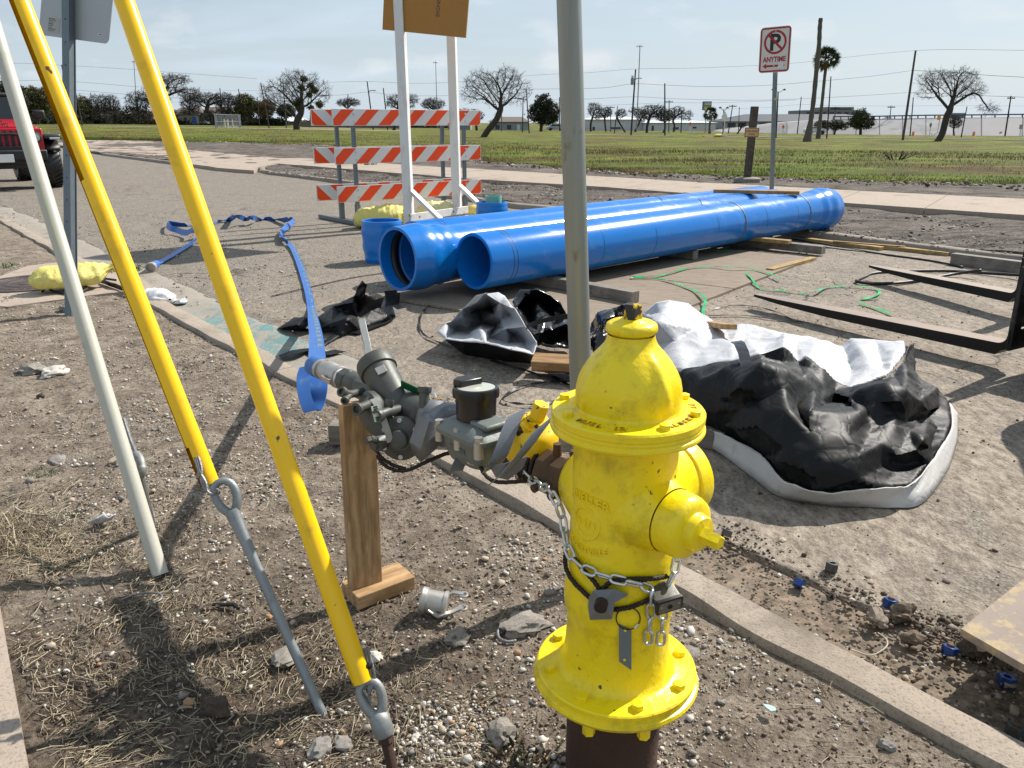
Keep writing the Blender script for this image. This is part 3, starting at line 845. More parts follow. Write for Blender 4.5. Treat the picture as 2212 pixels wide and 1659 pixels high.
def chain(path, label, cat='chain', out=None, ph=0, group=None):
 root = thing('chain', path[0], label, cat, group)
 pts = resample(path, LINK_L - 2.3 * LINK_R)
 for i, (a, b) in enumerate(zip(pts[:-1], pts[1:])):
  m = (a + b) / 2; x = b - a
  up = (m - HX); up.z = 0
  if out is not None: up = Vector(out)
  fr = frame(m, x, up.normalized())
  fr = fr @ Matrix.Rotation(R(42 if (i + ph) % 2 else -46), 4, 'X')
  o = bpy.data.objects.new('link', LINK_ME); COL.objects.link(o); o.parent = root
  o.matrix_local = WM[root].inverted() @ fr
 return root
cp = [D(1125, 1005, 1.70), D(1150, 1036, 1.64), D(1178, 1054, 1.58), D(1198, 1075, 1.53)] + [onbarrel(x, y, .112) for x, y in ((1216, 1120), (1222, 1170), (1236, 1206), (1262, 1229), (1300, 1243), (1340, 1254), (1378, 1262), (1406, 1274), (1428, 1279))]
chain(smooth_path(cp, 10), 'shiny zinc chain running from the pipe round the front of the hydrant barrel', group='chains on the hydrant')
cp = [onbarrel(1462, 1205, .112), onbarrel(1458, 1225, .116), onbarrel(1452, 1250, .118), onbarrel(1438, 1272, .12)]
chain(smooth_path(cp, 8), 'short zinc chain end coming down under the hydrant hose cap to the padlock', group='chains on the hydrant', ph=1)
cp = [onbarrel(1409, 1276, .118), onbarrel(1406, 1320, .117), onbarrel(1402, 1360, .116), onbarrel(1398, 1408, .115)]
chain(smooth_path(cp, 8), 'loose zinc chain tail hanging left of the padlock', group='chains on the hydrant')
cp = [onbarrel(1433, 1310, .120), onbarrel(1430, 1350, .118), onbarrel(1424, 1412, .116)]
chain(smooth_path(cp, 8), 'loose zinc chain tail hanging straight below the padlock', group='chains on the hydrant', ph=1)
cp = [D(1100, 958, 1.80), D(1085, 972, 1.795), D(1066, 982, 1.80), D(1052, 992, 1.80), D(1036, 1000, 1.80), D(1018, 997, 1.815), D(1004, 985, 1.83), D(990, 960, 1.85)]
chain(smooth_path(cp, 8), 'zinc chain slung across the front of the water meter', out=(-.3, -.9, .3), group='chains on the hydrant')
pc = onbarrel(1441, 1300, .130); outv = (pc - HX); outv.z = 0; outv.normalize()
facing = Vector((outv.x - .1, outv.y - .5, -.35)).normalized()
fr = zframe(pc, facing, (1, 0, 0.05))
pl = thing('padlock', pc, 'heavy scuffed grey padlock locking the chain on the hydrant', 'padlock')
def rbox(w, h, r=.004, k=3):
 o = []
 for cx, cy, a0 in ((w / 2 - r, h / 2 - r, 0), (-w / 2 + r, h / 2 - r, PI / 2), (-w / 2 + r, -h / 2 + r, PI), (w / 2 - r, -h / 2 + r, 1.5 * PI)):
  o += [(cx + r * math.cos(a0 + PI / 2 * j / k), cy + r * math.sin(a0 + PI / 2 * j / k)) for j in range(k + 1)]
 return o
b = MB(); b.prism(rbox(.050, .030), .046, fr @ Matrix.Translation((0, 0, -.036))); body = b.build('lock_body', M['padlock'], pl, smooth=30, bevel=.0015)
b = MB(); b.prism(rbox(.053, .033), .006, fr @ Matrix.Translation((0, 0, .0045))); b.build('bumper', M['rubber'], pl, smooth=30)
b = MB(); b.prism(rbox(.044, .025), .003, fr @ Matrix.Translation((0, 0, .0088))); kp2 = b.build('key_plate', M['padlock'], pl, smooth=30)
b = MB(); b.lathe([(.0052, .0115), (.0052, .0132), (.003, .0132), (.003, .0118), (0, .0118)], 14, fr); b.build('keyhole', M['blackpl'], pl, smooth=30)
for x in (-.017, .017):
 b = MB(); b.lathe([(.002, .0118), (.002, .0128), (0, .0128)], 8, fr @ Matrix.Translation((x, 0.004, 0))); b.build('rivet', M['zinc'], pl, smooth=30)
b = MB(); b.tube([fr @ Vector((x, .006, z)) for x, z in ((-.014, -.034), (-.014, -.052), (-.008, -.062), (0, -.065), (.008, -.062), (.014, -.052), (.014, -.034))], .0042, 8); b.build('shackle', M['zinc'], pl)
rope = thing('wire_rope', HX, 'rusty dark wire rope wound twice round the hydrant barrel', 'wire rope')
def strand(pts, r, parent, name='strand', twist=260, mat=None, n=3):
 """laid rope: n helical strands in one mesh"""
 pts = smooth_path(pts, 10); pts = resample(pts, .006); b = MB(); L = len(pts)
 ups = None; cols = [[] for _ in range(n)]
 for i, p in enumerate(pts):
  t = (pts[min(i + 1, L - 1)] - pts[max(i - 1, 0)]).normalized()
  ups = t.orthogonal() if ups is None else (ups - t * ups.dot(t)); ups.normalize(); bi = t.cross(ups)
  for k in range(n):
   a = i * .006 * twist + 2 * PI * k / n
   cols[k].append(p + (ups * math.cos(a) + bi * math.sin(a)) * r * .5)
 for c in cols: b.tube(c, r * .62, 6)
 return b.build(name, mat or M['cable'], parent, smooth=180)
rb = .104
strand([onbarrel(1222, 1190, rb + .006), onbarrel(1222, 1225, rb + .006), onbarrel(1238, 1255, rb + .006), onbarrel(1262, 1280, rb + .006), onbarrel(1280, 1297, .112)], .0048, rope)
strand([onbarrel(1240, 1205, rb + .005), onbarrel(1258, 1228, rb + .006), onbarrel(1280, 1252, rb + .006), onbarrel(1298, 1276, .112)], .0048, rope)
strand([onbarrel(1300, 1275, .112), onbarrel(1320, 1257, rb + .005), onbarrel(1360, 1251, rb + .004), onbarrel(1410, 1250, rb + .004), onbarrel(1445, 1244, rb + .004)], .0048, rope)
strand([onbarrel(1325, 1317, .112), onbarrel(1360, 1312, rb + .006), onbarrel(1395, 1298, rb + .006), onbarrel(1430, 1275, rb + .006), onbarrel(1446, 1262, rb + .005)], .0048, rope)
tp = thing('duct_tape_wrap', onbarrel(1300, 1310, .12), 'crumpled grey duct tape wrapped over the rope end on the hydrant', 'duct tape')
tq = [(1272, 1290, .118), (1282, 1275, .128), (1330, 1272, .124), (1358, 1285, .112), (1328, 1302, .132), (1322, 1338, .128), (1274, 1339, .122), (1270, 1310, .118)]
tv = [onbarrel(*q) for q in tq]; c0 = onbarrel(1300, 1300, .146); c1 = onbarrel(1296, 1316, .116)
b = MB()
inner = [c1 + (p - c1) * .62 for p in (tv[4], tv[5], tv[6], tv[7])]
back = [onbarrel(q[0], q[1], .103) for q in tq]
vs = [p[:] for p in tv] + [c0[:]] + [p[:] for p in back]
fs = [(0, 1, 8), (1, 2, 8), (2, 3, 4), (2, 4, 8), (4, 5, 8), (7, 0, 8), (6, 7, 8), (5, 6, 8)] + [(i, 9 + i, 9 + (i + 1) % 8, (i + 1) % 8) for i in range(8)]
b.add(vs, fs); b.build('wrap', M['tape'], tp, smooth=25)
b = MB(); b.cyl(c0 + (c1 - c0) * .05, c0 + Vector((-.004, -.014, -.004)), .012, 10); b.build('rope_stub', M['cable'], tp)
tc_ = onbarrel(1350, 1400, .113)
tg = thing('metal_tag', tc_, 'narrow grey metal tag hanging from a wire ring on the hydrant', 'tag')
q = [onbarrel(x, y, r) for x, y, r in ((1337, 1347, .108), (1364, 1360, .112), (1364, 1447, .119), (1337, 1428, .116))]
nrm = (q[1] - q[0]).cross(q[3] - q[0]).normalized()
if nrm.y > 0: nrm = -nrm
b = MB(); b.add([p[:] for p in q] + [(p + nrm * .0018)[:] for p in q], [(0, 3, 2, 1), (4, 5, 6, 7), (0, 1, 5, 4), (1, 2, 6, 5), (2, 3, 7, 6), (3, 0, 4, 7)]); pt = b.build('plate', M['galvd'], tg, smooth=0)
for u, v_ in ((.5, .09), (.45, .88)):
 c = q[0] + (q[1] - q[0]) * u + (q[3] - q[0]) * v_ + nrm * .0019
 b = MB(); b.lathe([(.0026, 0), (.0026, .0004), (0, .0004)], 10, zframe(c, nrm)); b.build('hole', M['hyd'], tg)
b = MB(); b.tube([onbarrel(1357 + 26 * math.cos(a), 1336 + 24 * math.sin(a), .110 + .004 * math.sin(a)) for a in np.linspace(0, 2 * PI, 24, endpoint=False)], .0011, 6, closed=True); b.build('wire_ring', M['cable'], tg)
b = MB(); b.cyl(onbarrel(1379, 1348, .112), onbarrel(1371, 1358, .114), .0026, 8); b.build('crimp', M['zinc'], tg)
# ================================================================== METER ASSEMBLY
AL = Vector((-.772, -.636, 0))
def A_(x, y=0, z=0): return HX + RD * x + AL * y + Vector((0, 0, z))
ax_z = lambda x: NZ - .012 - .022 * x
asm = thing('water_meter_assembly', A_(.12, 0, .5), 'dark valve and meter assembly joined to the hydrant by a bronze coupling', 'water meter')
def turned(name, x0, prof, mat, n=32, parent=asm, smooth=40, bevel=0):
 """profile of (radius, x) along the assembly axis"""
 a, c = A_(x0, 0, ax_z(x0)), A_(x0 + 1, 0, ax_z(x0 + 1))
 k = .77 if x0 > .6 else 1
 prof = [(r * k, x) for r, x in prof]; b = MB(); b.lathe([(0, prof[0][1])] + prof + [(0, prof[-1][1])], n, zframe(a, c - a, (0, 0, 1))); return b.build(name, mat, parent, smooth=smooth, bevel=bevel)
cpl = turned('coupling', .115, [(.046, 0), (.048, .012), (.048, .036), (.043, .040), (.043, .062), (.048, .066), (.048, .098), (.040, .104)], M['bronze'], 8, smooth=25, bevel=.002)
for x in (.185, .135):
 for yy, zzz in ((0.012, 1), (.9, -.2), (-.5, -.9)):
  d = (AL * yy + Vector((0, 0, zzz))).normalized(); p = A_(x, 0, ax_z(x))
  b = MB(); b.cyl(p + d * .04, p + d * .068, .0095, 12, .0085); b.build('lug', M['bronze'], cpl, smooth=30)
turned('pipe_nipple', .215, [(.036, 0), (.036, .115)], M['blackpipe'])
rp2 = thing('wire_rope', A_(.25, 0, .6), 'rusty wire rope looped over the pipe beside the bronze coupling', 'wire rope')
for k in range(4):
 x = .222 + .014 * k; p = A_(x, 0, ax_z(x))
 strand([p + (AL * math.cos(a) + Vector((0, 0, math.sin(a)))) * .042 + RD * (.012 * a / 3) for a in np.linspace(-.6, 3.6, 9)], .0046, rp2)
strand([D(1200, 1012, 1.62), D(1178, 1030, 1.66), D(1120, 1040, 1.70), D(1070, 1040, 1.74), D(1045, 1022, 1.78), D(1036, 1000, 1.81)], .0048, rp2)
rp3 = thing('wire_rope', A_(.7, .1, .45), 'rusty wire rope sagging in a long loop under the valves', 'wire rope')
strand([D(815, 985, 2.02), D(830, 1004, 2.0), D(855, 1016, 1.99), D(885, 1014, 1.97), D(920, 998, 1.95), D(958, 982, 1.93), D(985, 975, 1.90)], .0052, rp3)
strand([D(812, 970, 2.03), D(824, 988, 2.01), D(848, 1004, 2.0), D(875, 1012, 1.98)], .0050, rp3)
xm = .455
fm = frame(A_(xm, 0, .603), RD + Vector((0, 0, -.02))) @ Matrix.Diagonal((.84, .84, .88, 1))
b = MB()
def loft(b, rings, M=I4):
 n = len(rings[0]); vs = [p for r in rings for p in r]
 fs = [(i * n + j, i * n + (j + 1) % n, (i + 1) * n + (j + 1) % n, (i + 1) * n + j) for i in range(len(rings) - 1) for j in range(n)]
 fs += [tuple(range(n))[::-1], tuple((len(rings) - 1) * n + j for j in range(n))]
 return b.add(vs, fs, M)
def rr(w, h, r, z, k=4): return [(x, y, z) for x, y in rbox(w, h, r, k)]
loft(b, [rr(.11, .07, .03, -.068), rr(.16, .115, .04, -.055), rr(.19, .14, .045, -.02), rr(.195, .146, .045, .018)], fm)
mbody = b.build('meter_body', M['meter'], asm, smooth=35)
b = MB(); loft(b, [rr(.215, .168, .035, .019), rr(.215, .168, .035, .030), rr(.205, .158, .035, .036), rr(.15, .12, .03, .052), rr(.12, .10, .03, .056)], fm)
cov = b.build('meter_cover', M['meter'], asm, smooth=30)
b = MB(); b.box((-.055, .0, .058), (.075, .085, .016), fm); b.build('raised_plate', M['meter'], cov, smooth=30, bevel=.006)
b = MB(); vs_, fs_ = text_mesh('METERS', .020, .001, .0004)
b.add(vs_, fs_, fm @ Matrix.Translation((0, .0735, -.012)) @ Matrix.Rotation(PI, 4, 'Z') @ Matrix.Rotation(PI / 2, 4, 'X')); b.build('raised_letters', M['meter'], mbody, smooth=0)
for sx in (-.09, 0, .09):
 for sy in (-.067, .067):
  b = MB(); b.lathe([(.0135, -.012), (.0135, .032), (0, .032)], 14, fm @ Matrix.Translation((sx, sy, 0))); b.hexn(fm @ Vector((sx, sy, .032)), (0, 0, 1), .0105, .012, random.random())
  b.build('bolt', M['alu'], asm, smooth=30)
fr = zframe(A_(xm + .012, -.004, .648), Vector((.0, .06, 1)), RD)
b = MB(); b.lathe([(0, 0), (.046, 0), (.0475, .052), (.0475, .056), (0, .056)], 40, fr); rg = b.build('register', M['blackpl'], asm, smooth=30)
b = MB(); b.lathe([(.0475, .054), (.054, .056), (.0545, .070), (.0525, .077), (.047, .0785), (.045, .0755), (0, .0755)], 48, fr); b.build('register_lid', M['blackpl'], rg, smooth=30)
b = MB(); b.lathe([(.0445, .0757), (.0445, .0768), (0, .0785)], 40, fr); b.build('dial_glass', M['dial'], rg, smooth=40)
b = MB(); b.prism([(.012, -.030), (.056, -.020), (.058, .012), (.040, .036), (.012, .034)], .016, fr @ Matrix.Translation((0, 0, .0765))); b.build('lid_hinge', M['blackpl'], rg, smooth=30, bevel=.004)
turned('taped_joint', .560, [(.042, 0), (.055, .01), (.056, .03), (.046, .038), (.043, .06), (.05, .066), (.05, .085), (.04, .09)], M['tape'], 14, smooth=30)
b = MB(); fr = frame(A_(.585, .03, .60), RD, (0, 0.3, 1)) @ Matrix.Diagonal((.85, .78, .72, 1))
b.add([(-.03, -.05, .05), (.03, -.05, .045), (.025, .05, .04), (-.035, .055, .035), (-.03, .07, -.06), (.028, .07, -.055), (.03, .05, -.10), (-.02, .055, -.11), (-.04, .02, -.06), (.035, .02, -.05)],
  [(0, 1, 2, 3), (3, 2, 5, 4), (4, 5, 6, 7), (0, 3, 4, 8), (1, 9, 5, 2), (8, 4, 7), (9, 6, 5)], fr)
o = b.build('tape_skirt', M['tape'], asm, smooth=25); sm = o.modifiers.new('t', 'SOLIDIFY'); sm.thickness = .002
tt = thing('duct_tape_tail', D(985, 1010, 1.85), 'loose grey duct tape end hanging below the water meter', 'duct tape')
b = MB(); b.ribbon([D(1000, 985, 1.86), D(992, 1000, 1.85), D(985, 1018, 1.845)], .035, .002, [Vector((.8, .5, -.15))] * 3); b.build('tail', M['tape'], tt)
turned('check_valve', .648, [(.036, 0), (.048, .008), (.050, .018), (.047, .025), (.055, .032), (.057, .06), (.057, .10), (.053, .115), (.05, .135), (.043, .15), (.043, .175)], M['valve'], 40, smooth=35)
ca_, cl_ = D(855, 866, 2.08), D(815, 795, 2.14); cdir = (cl_ - ca_).normalized(); HL = (cl_ - ca_).length; fr = zframe(ca_, cdir, (-.7, -.7, 0))
b = MB(); b.lathe([(0, -.03), (.028, -.03), (.040, -.006), (.0425, .02), (.0455, HL * .75), (.0465, HL - .012), (0, HL - .012)], 48, fr); can = b.build('check_housing', M['valve'], asm, smooth=35)
b = MB(); b.lathe([(0, HL - .014), (.0515, HL - .014), (.0525, HL - .010), (.0525, HL + .014), (.050, HL + .022), (.040, HL + .024), (0, HL + .025)], 48, fr); lid = b.build('housing_lid', M['valve'], asm, smooth=35)
b = MB(); b.box((.0475, .0, HL * .62), (.006, .026, .024), fr @ Matrix.Rotation(R(62), 4, 'Z')); b.build('name_plate', M['alu'], can, smooth=0, bevel=.001)
lp = D(800, 785, 2.15)
b = MB(); b.ribbon([D(783, 800, 2.13), D(789, 782, 2.13), D(797, 772, 2.14), D(793, 745, 2.16), D(786, 715, 2.18), D(781, 692, 2.20)], .019, .006, [Vector((1, .4, .1))] * 6)
b.build('lever_handle', M['forged'], asm, smooth=30, bevel=.001)
turned('body_pipe', .80, [(.040, 0), (.046, .02), (.047, .09), (.046, .15), (.043, .17)], M['valve'], 32)
dc = D(866, 947, 2.0); dn = Vector((-.12, -.93, .22)).normalized(); fr = zframe(dc, dn)
b = MB(); b.lathe([(0, -.045), (.03, -.045), (.05, -.014), (.0555, -.012), (.0555, .002), (.052, .006), (.036, .009), (.03, .014), (.0245, .014), (.022, .030), (.016, .033), (0, .033)], 48, fr); dsc = b.build('relief_cover', M['valve'], asm, smooth=35)
for k in range(6):
 a = 2 * PI * k / 6 + .55; b = MB(); b.hexn(fr @ Vector((.046 * math.cos(a), .046 * math.sin(a), .005)), dn, .0062, .006, random.random()); b.build('bolt', M['alu'], dsc, smooth=30)
fr = zframe(D(800, 890, 2.06), Vector((-.75, -.6, .05)))
b = MB(); b.lathe([(0, -.05), (.03, -.05), (.05, -.015), (.0545, -.012), (.0545, .004), (.045, .012), (0, .016)], 40, fr); b.build('relief_cover', M['valve'], asm, smooth=35)
b = MB(); b.tube([D(790, 868, 2.06), D(812, 905, 2.05), D(838, 930, 2.04)], .034, 20); b.build('relief_neck', M['valve'], asm)
def cock(pts, r, head=None, parent=asm):
 b = MB(); b.tube(pts, r, 12)
 d = (Vector(pts[-1]) - Vector(pts[-2])).normalized()
 b.lathe([(r * 1.25, 0), (r * 1.35, .004), (r * 1.35, .014), (r * .8, .014), (r * .8, .006), (0, .006)], 12, zframe(pts[-1], d))
 return b.build('test_cock', M['valve'], parent, smooth=40)
cock([D(783, 845, 2.10), D(757, 852, 2.04), D(744, 848, 2.02)], .010); cock([D(757, 852, 2.04), D(748, 862, 2.01)], .008)
cock([D(806, 868, 2.06), D(786, 878, 2.0), D(776, 882, 1.98)], .012)
cock([D(862, 884, 2.03), D(836, 890, 1.97), D(822, 896, 1.95)], .0125); cock([D(840, 889, 1.98), D(841, 876, 1.98)], .009)
cock([D(915, 880, 1.97), D(916, 862, 1.97), D(917, 848, 1.97)], .013)
b = MB(); b.tube([D(838, 893, 1.975), D(837, 925, 1.98), D(838, 962, 2.0)], .006, 8); b.build('drain_tube', M['rubber'], asm)
b = MB(); b.lathe([(0, -.02), (.016, -.02), (.02, 0), (.02, .018), (.012, .02), (.012, .03), (0, .03)], 16, zframe(D(823, 953, 1.98), (-.5, -.7, -.1)))
b.cyl(D(818, 950, 1.97), D(799, 948, 1.93), .0085, 10); b.hexn(D(799, 948, 1.93), (-.6, -.7, 0), .010, .012); b.build('drain_fitting', M['valve'], asm, smooth=35)
tgp = thing('valve_tag', D(815, 890, 2.0), 'long pale tag strip with green bars hanging off the valve', 'tag')
b = MB(); b.ribbon([D(806, 862, 1.985), D(816, 875, 1.965), D(828, 905, 1.955), D(838, 935, 1.96), D(843, 955, 1.97)], .016, .0015, [Vector((.9, .3, .25))] * 5); b.build('strip', simple('pale_grey_cord', (.33, .33, .31), .7), tgp)
b = MB(); b.ribbon([D(810, 876, 1.95), D(814, 893, 1.945), D(818, 910, 1.945)], .020, .001, [Vector((.95, .3, .15))] * 3); lb = b.build('paper', simple('cream_paper', (.62, .62, .52), .8), tgp)
for s in (.12, .25, .38, .74, .86):
 p = D(809.5, 875, 1.943).lerp(D(818.5, 911, 1.939), s); b = MB(); b.box((0, 0, 0), (.011, .001, .0045), frame(p, Vector((.95, .3, .15)))); b.build('green_bar', M['green'], lb, smooth=0)
gt = thing('green_tag', D(893, 842, 2.02), 'flat green plastic tag tied behind the check valve', 'tag')
b = MB(); b.box((0, 0, 0), (.075, .004, .026), frame(D(893, 841, 2.05), Vector((.85, -.35, -.28)), (0, -.5, 1))); b.build('plate', M['green'], gt, smooth=0, bevel=.004)
bl = thing('padlock', D(930, 855, 2.0), 'small brass padlock with a bright shackle behind the check valve', 'padlock')
b = MB(); b.tube([D(914, 860, 2.03), D(918, 850, 2.03), D(928, 846, 2.03), D(937, 851, 2.02), D(942, 862, 2.01)], .0042, 8); b.build('shackle', M['zinc'], bl)
b = MB(); b.box((0, 0, 0), (.022, .012, .024), frame(D(943, 869, 2.0), Vector((1, .4, -.2)))); b.build('lock_body', M['brass'], bl, smooth=0, bevel=.002)
turned('union_nut', .955, [(.043, 0), (.047, .004), (.047, .040), (.043, .045)], M['valve'], 8, smooth=20, bevel=.002)
turned('union_body', 1.0, [(.038, 0), (.043, .006), (.044, .055), (.039, .06)], M['valve'], 32)
turned('union_nut', 1.062, [(.041, 0), (.046, .004), (.046, .036), (.041, .040)], M['valve'], 8, smooth=20, bevel=.002)
turned('thread_wrap', 1.102, [(.037, 0), (.037, .014)], M['white_tape'])
cl = turned('cam_lock', 1.118, [(.038, 0), (.044, .003), (.045, .016), (.040, .020), (.039, .05), (.043, .055), (.043, .085), (.036, .09), (.034, .125), (.036, .13), (.034, .135)], M['alu'], 36, smooth=35)
for s in (1, -1):
 p = A_(1.165, .036 * s, ax_z(1.165)); b = MB(); b.ribbon([p, p + RD * -.02 + AL * .006 * s, p + RD * -.06 + AL * .004 * s], .014, .005, [Vector((0, 0, 1))] * 3); b.build('cam_arm', M['alu'], cl, smooth=30)
turned('clamp_band', 1.232, [(.041, 0), (.041, .016)], M['alu'], 36)
M['layflat'] = None
def layflat():
 t = NT('blue_layflat_hose', .42, spec=.4)
 v = t.co()
 c = t.mix(t.noise(7, 5, .6, v), (.022, .10, .36), (.042, .16, .47))
 c = t.mix(t.ramp(t.noise(20, 6, .7, v), [(.58, 0), (.75, .6)]), c, (.20, .29, .42))
 w = t.n('ShaderNodeTexWave', {'Vector': v, 'Scale': 90, 'Distortion': 1}, wave_type='BANDS', bands_direction='DIAGONAL')
 return t.out(c, .42, t.bump(w, .15, .001))
M['layflat'] = layflat()
hs = thing('layflat_hose', D(660, 800, 2.5), 'blue lay-flat hose clamped to the cam-lock and trailing over the road', 'hose')
a, c = A_(1.248, 0, ax_z(1.248)), A_(2.2, 0, ax_z(2.2))
b = MB(); b.lathe([(.032, 0), (.0325, .03), (.031, .05), (.025, .062), (.012, .066), (0, .066)], 28, zframe(a, c - a)); b.build('hose_cuff', M['layflat'], hs)
def gp(x, y, z=.012): return G(x, y, ROAD + z)
w1 = [D(660, 792, 2.545), D(654, 812, 2.53), D(656, 845, 2.51), D(664, 875, 2.50), D(671, 889, 2.50)]
b = MB(); b.ribbon(smooth_path(w1, 5), .040, .005, [Vector((1, .55, .12))] * 21); b.build('hose_fall', M['layflat'], hs, smooth=60)
w2 = [D(676, 886, 2.52), D(684, 868, 2.54), D(688, 835, 2.56), D(686, 800, 2.62), D(685, 770, 2.80), D(684, 742, 3.2), D(681, 716, 3.75), D(677, 694, 4.4)] + [gp(x, y, .02) for x, y in ((673, 672), (668, 640), (660, 610), (652, 585), (643, 560), (634, 540), (624, 526))]
n = (len(w2) - 1) * 5 + 1
b = MB(); b.ribbon(smooth_path(w2, 5), .058, .006); b.build('hose_run', M['layflat'], hs, smooth=60)
w3 = [gp(624, 526, .02), gp(614, 519, .05), gp(608, 507, .05), gp(612, 497, .06), gp(624, 487, .07), gp(634, 478, .09), gp(628, 472, .10), gp(610, 476, .05), gp(585, 473, .02), gp(562, 475, .01), gp(545, 470, .12), gp(530, 473, .08), gp(510, 466, .17), gp(496, 474, .03), gp(470, 480, .02)]
b = MB(); p3 = smooth_path(w3, 5); b.ribbon(p3, .07, .006, [(Vector((0, 0, 1)).cross((p3[min(i + 1, len(p3) - 1)] - p3[max(i - 1, 0)])).normalized() * (1 - .8 * abs(math.sin(i * .42))) + Vector((0, 0, .9 * abs(math.sin(i * .42))))) for i in range(len(p3))]); b.build('hose_run', M['layflat'], hs, smooth=60)
w4 = [gp(470, 480, .02), gp(430, 485, .02), gp(400, 487, .02), gp(375, 484, .03), gp(362, 483, .06), gp(366, 491, .08), gp(382, 497, .06), gp(402, 503, .06), gp(418, 497, .13), gp(428, 506, .06), gp(430, 512, .02), gp(415, 525, .015), gp(390, 541, .015), gp(365, 556, .015), gp(345, 567, .02), gp(333, 573, .03)]
b = MB(); p4 = smooth_path(w4, 5); b.ribbon(p4, .075, .006, [(Vector((0, 0, 1)).cross((p4[min(i + 1, len(p4) - 1)] - p4[max(i - 1, 0)])).normalized() * (1.0 if i > 55 or i < 10 else .35) + Vector((0, 0, 0 if i > 55 or i < 10 else .8))) for i in range(len(p4))]); b.build('hose_run', M['layflat'], hs, smooth=60)
e0, e1 = gp(330, 575, .045), gp(316, 586, .045)
b = MB(); b.lathe([(.036, 0), (.045, .02), (.045, .06), (.050, .065), (.050, .11), (.040, .11), (.040, .05), (0, .05)], 24, zframe(e0, e1 - e0)); b.build('hose_coupling', M['alu'], hs, smooth=35)
b = MB(); b.cyl(gp(338, 570, .035), e0 + (e1 - e0) * .1, .036, 16, .042); b.build('hose_cuff', M['layflat'], hs)
b = MB()
pr = resample(smooth_path(w2, 8), .02)
for i in range(30, len(pr) - 5):
 if (i // 5) % 2: continue
 d = (pr[i + 1] - pr[i]).normalized(); s = Vector((0, 0, 1)).cross(d).normalized()
 up = s.cross(d).normalized(); up = -up if up.z < 0 else up
 for off in (-.010, -.004, .002):
  c = pr[i] + s * (off - .008) + up * .0072
  b.box((0, 0, 0), (.011, .0026, .0006), frame(c, d + s * random.uniform(-.5, .5), up))
b.build('yellow_print', simple('yellow_ink', (.45, .5, .12), .6), hs, smooth=0)
yc = D(1152, 940, 1.70); yd = Vector((.15, -.25, 1)).normalized(); fr = zframe(yc, yd)
sp = thing('hydrant_cap', yc, 'spare yellow hydrant cap taped on top of the pipe beside the meter', 'hydrant cap')
ycm = simple('chipped_yellow_enamel', (.82, .54, .008), .35, 0, .1, 8, .3, 60, .002, spots=(.05, .025, .012), sth=(.62, .65), ss=45)
b = MB(); b.lathe([(0, -.055), (.052, -.055), (.056, -.05), (.055, .0), (.050, .018), (.040, .026), (.03, .03), (.026, .034), (.026, .044), (0, .046)], 40, fr); b.build('cap', ycm, sp, smooth=40)
b = MB(); b.hexn(fr @ Vector((0, 0, .044)), yd + Vector((.15, .1, 0)), .0185, .036, .4); b.build('cap_nut', ycm, sp, smooth=20, bevel=.0015)
b = MB(); b.tube([D(1126, 938, 1.69), D(1128, 926, 1.67), D(1142, 918, 1.66)], .014, 12); b.build('chain_ring', ycm, sp)
ts = thing('duct_tape_straps', D(1120, 980, 1.66), 'two wide grey duct tape straps crossing over the spare yellow cap', 'duct tape')
def strap(pts, w, side, name='strap', mat=None, parent=None, th=.002):
 p = smooth_path(pts, 6); b = MB(); b.ribbon(p, w, th, [Vector(side).lerp(Vector(side) * .9, 0)] * len(p)); return b.build(name, mat or M['tape'], parent, smooth=60)
strap([D(1139, 884, 1.74), D(1120, 892, 1.70), D(1106, 916, 1.665), D(1094, 948, 1.645), D(1078, 988, 1.635), D(1064, 1012, 1.64)], .046, (.8, .35, .3), parent=ts)
strap([D(1185, 908, 1.60), D(1172, 922, 1.585), D(1146, 955, 1.575), D(1120, 990, 1.575), D(1096, 1016, 1.59), D(1082, 1028, 1.61)], .058, (.75, .3, .52), parent=ts)
b = MB(); b.add([p[:] for p in (D(1058, 1006, 1.645), D(1092, 1000, 1.60), D(1140, 985, 1.60), D(1128, 1012, 1.61), D(1098, 1036, 1.62), D(1072, 1030, 1.64))], [(0, 1, 5), (1, 2, 3), (1, 3, 4), (1, 4, 5)])
o = b.build('fold', M['tape'], ts, smooth=0); sm = o.modifiers.new('t', 'SOLIDIFY'); sm.thickness = .002
pg = G(790, 1284); top = D(770, 868, 2.17)
pr_ = thing('timber_prop', pg, 'upright two-by-four prop holding up the valve end, on a short block', 'timber post')
X_ = Vector((1, .62, 0)).normalized()
b = MB(); axis = top - Vector((pg.x, pg.y, .038)); b.box((axis.length / 2, 0, 0), (axis.length, .092, .040), frame(Vector((pg.x, pg.y, .036)), axis, Vector((X_.y, -X_.x, 0))))
M['woodp'] = wood('prop_lumber', (.33, .195, .09), (.54, .36, .19), sc=(1, 1, 1))
b2 = MB(); b2.box((0, 0, 0), (axis.length, .092, .040))
o = b2.build('upright', M['woodp'], None, True, smooth=0, bevel=.002); o.parent = pr_; o.matrix_local = WM[pr_].inverted() @ (frame(Vector((pg.x, pg.y, .036)), axis, Vector((X_.y, -X_.x, 0))) @ Matrix.Translation((axis.length / 2, 0, 0)))
c0 = G(812, 1286)
b2 = MB(); b2.box((0, 0, 0), (.185, .105, .042)); o = b2.build('foot_block', M['woodp'], None, True, smooth=0, bevel=.003); o.parent = pr_; o.matrix_local = WM[pr_].inverted() @ frame(c0 + Vector((.005, .025, .018)), Vector((.80, .60, 0)))
tb = thing('timber_block', G(720, 960), 'weathered timber lying on the earth behind the prop and hydrant', 'timber')
q0, q1 = G(712, 962), G(1440, 985)
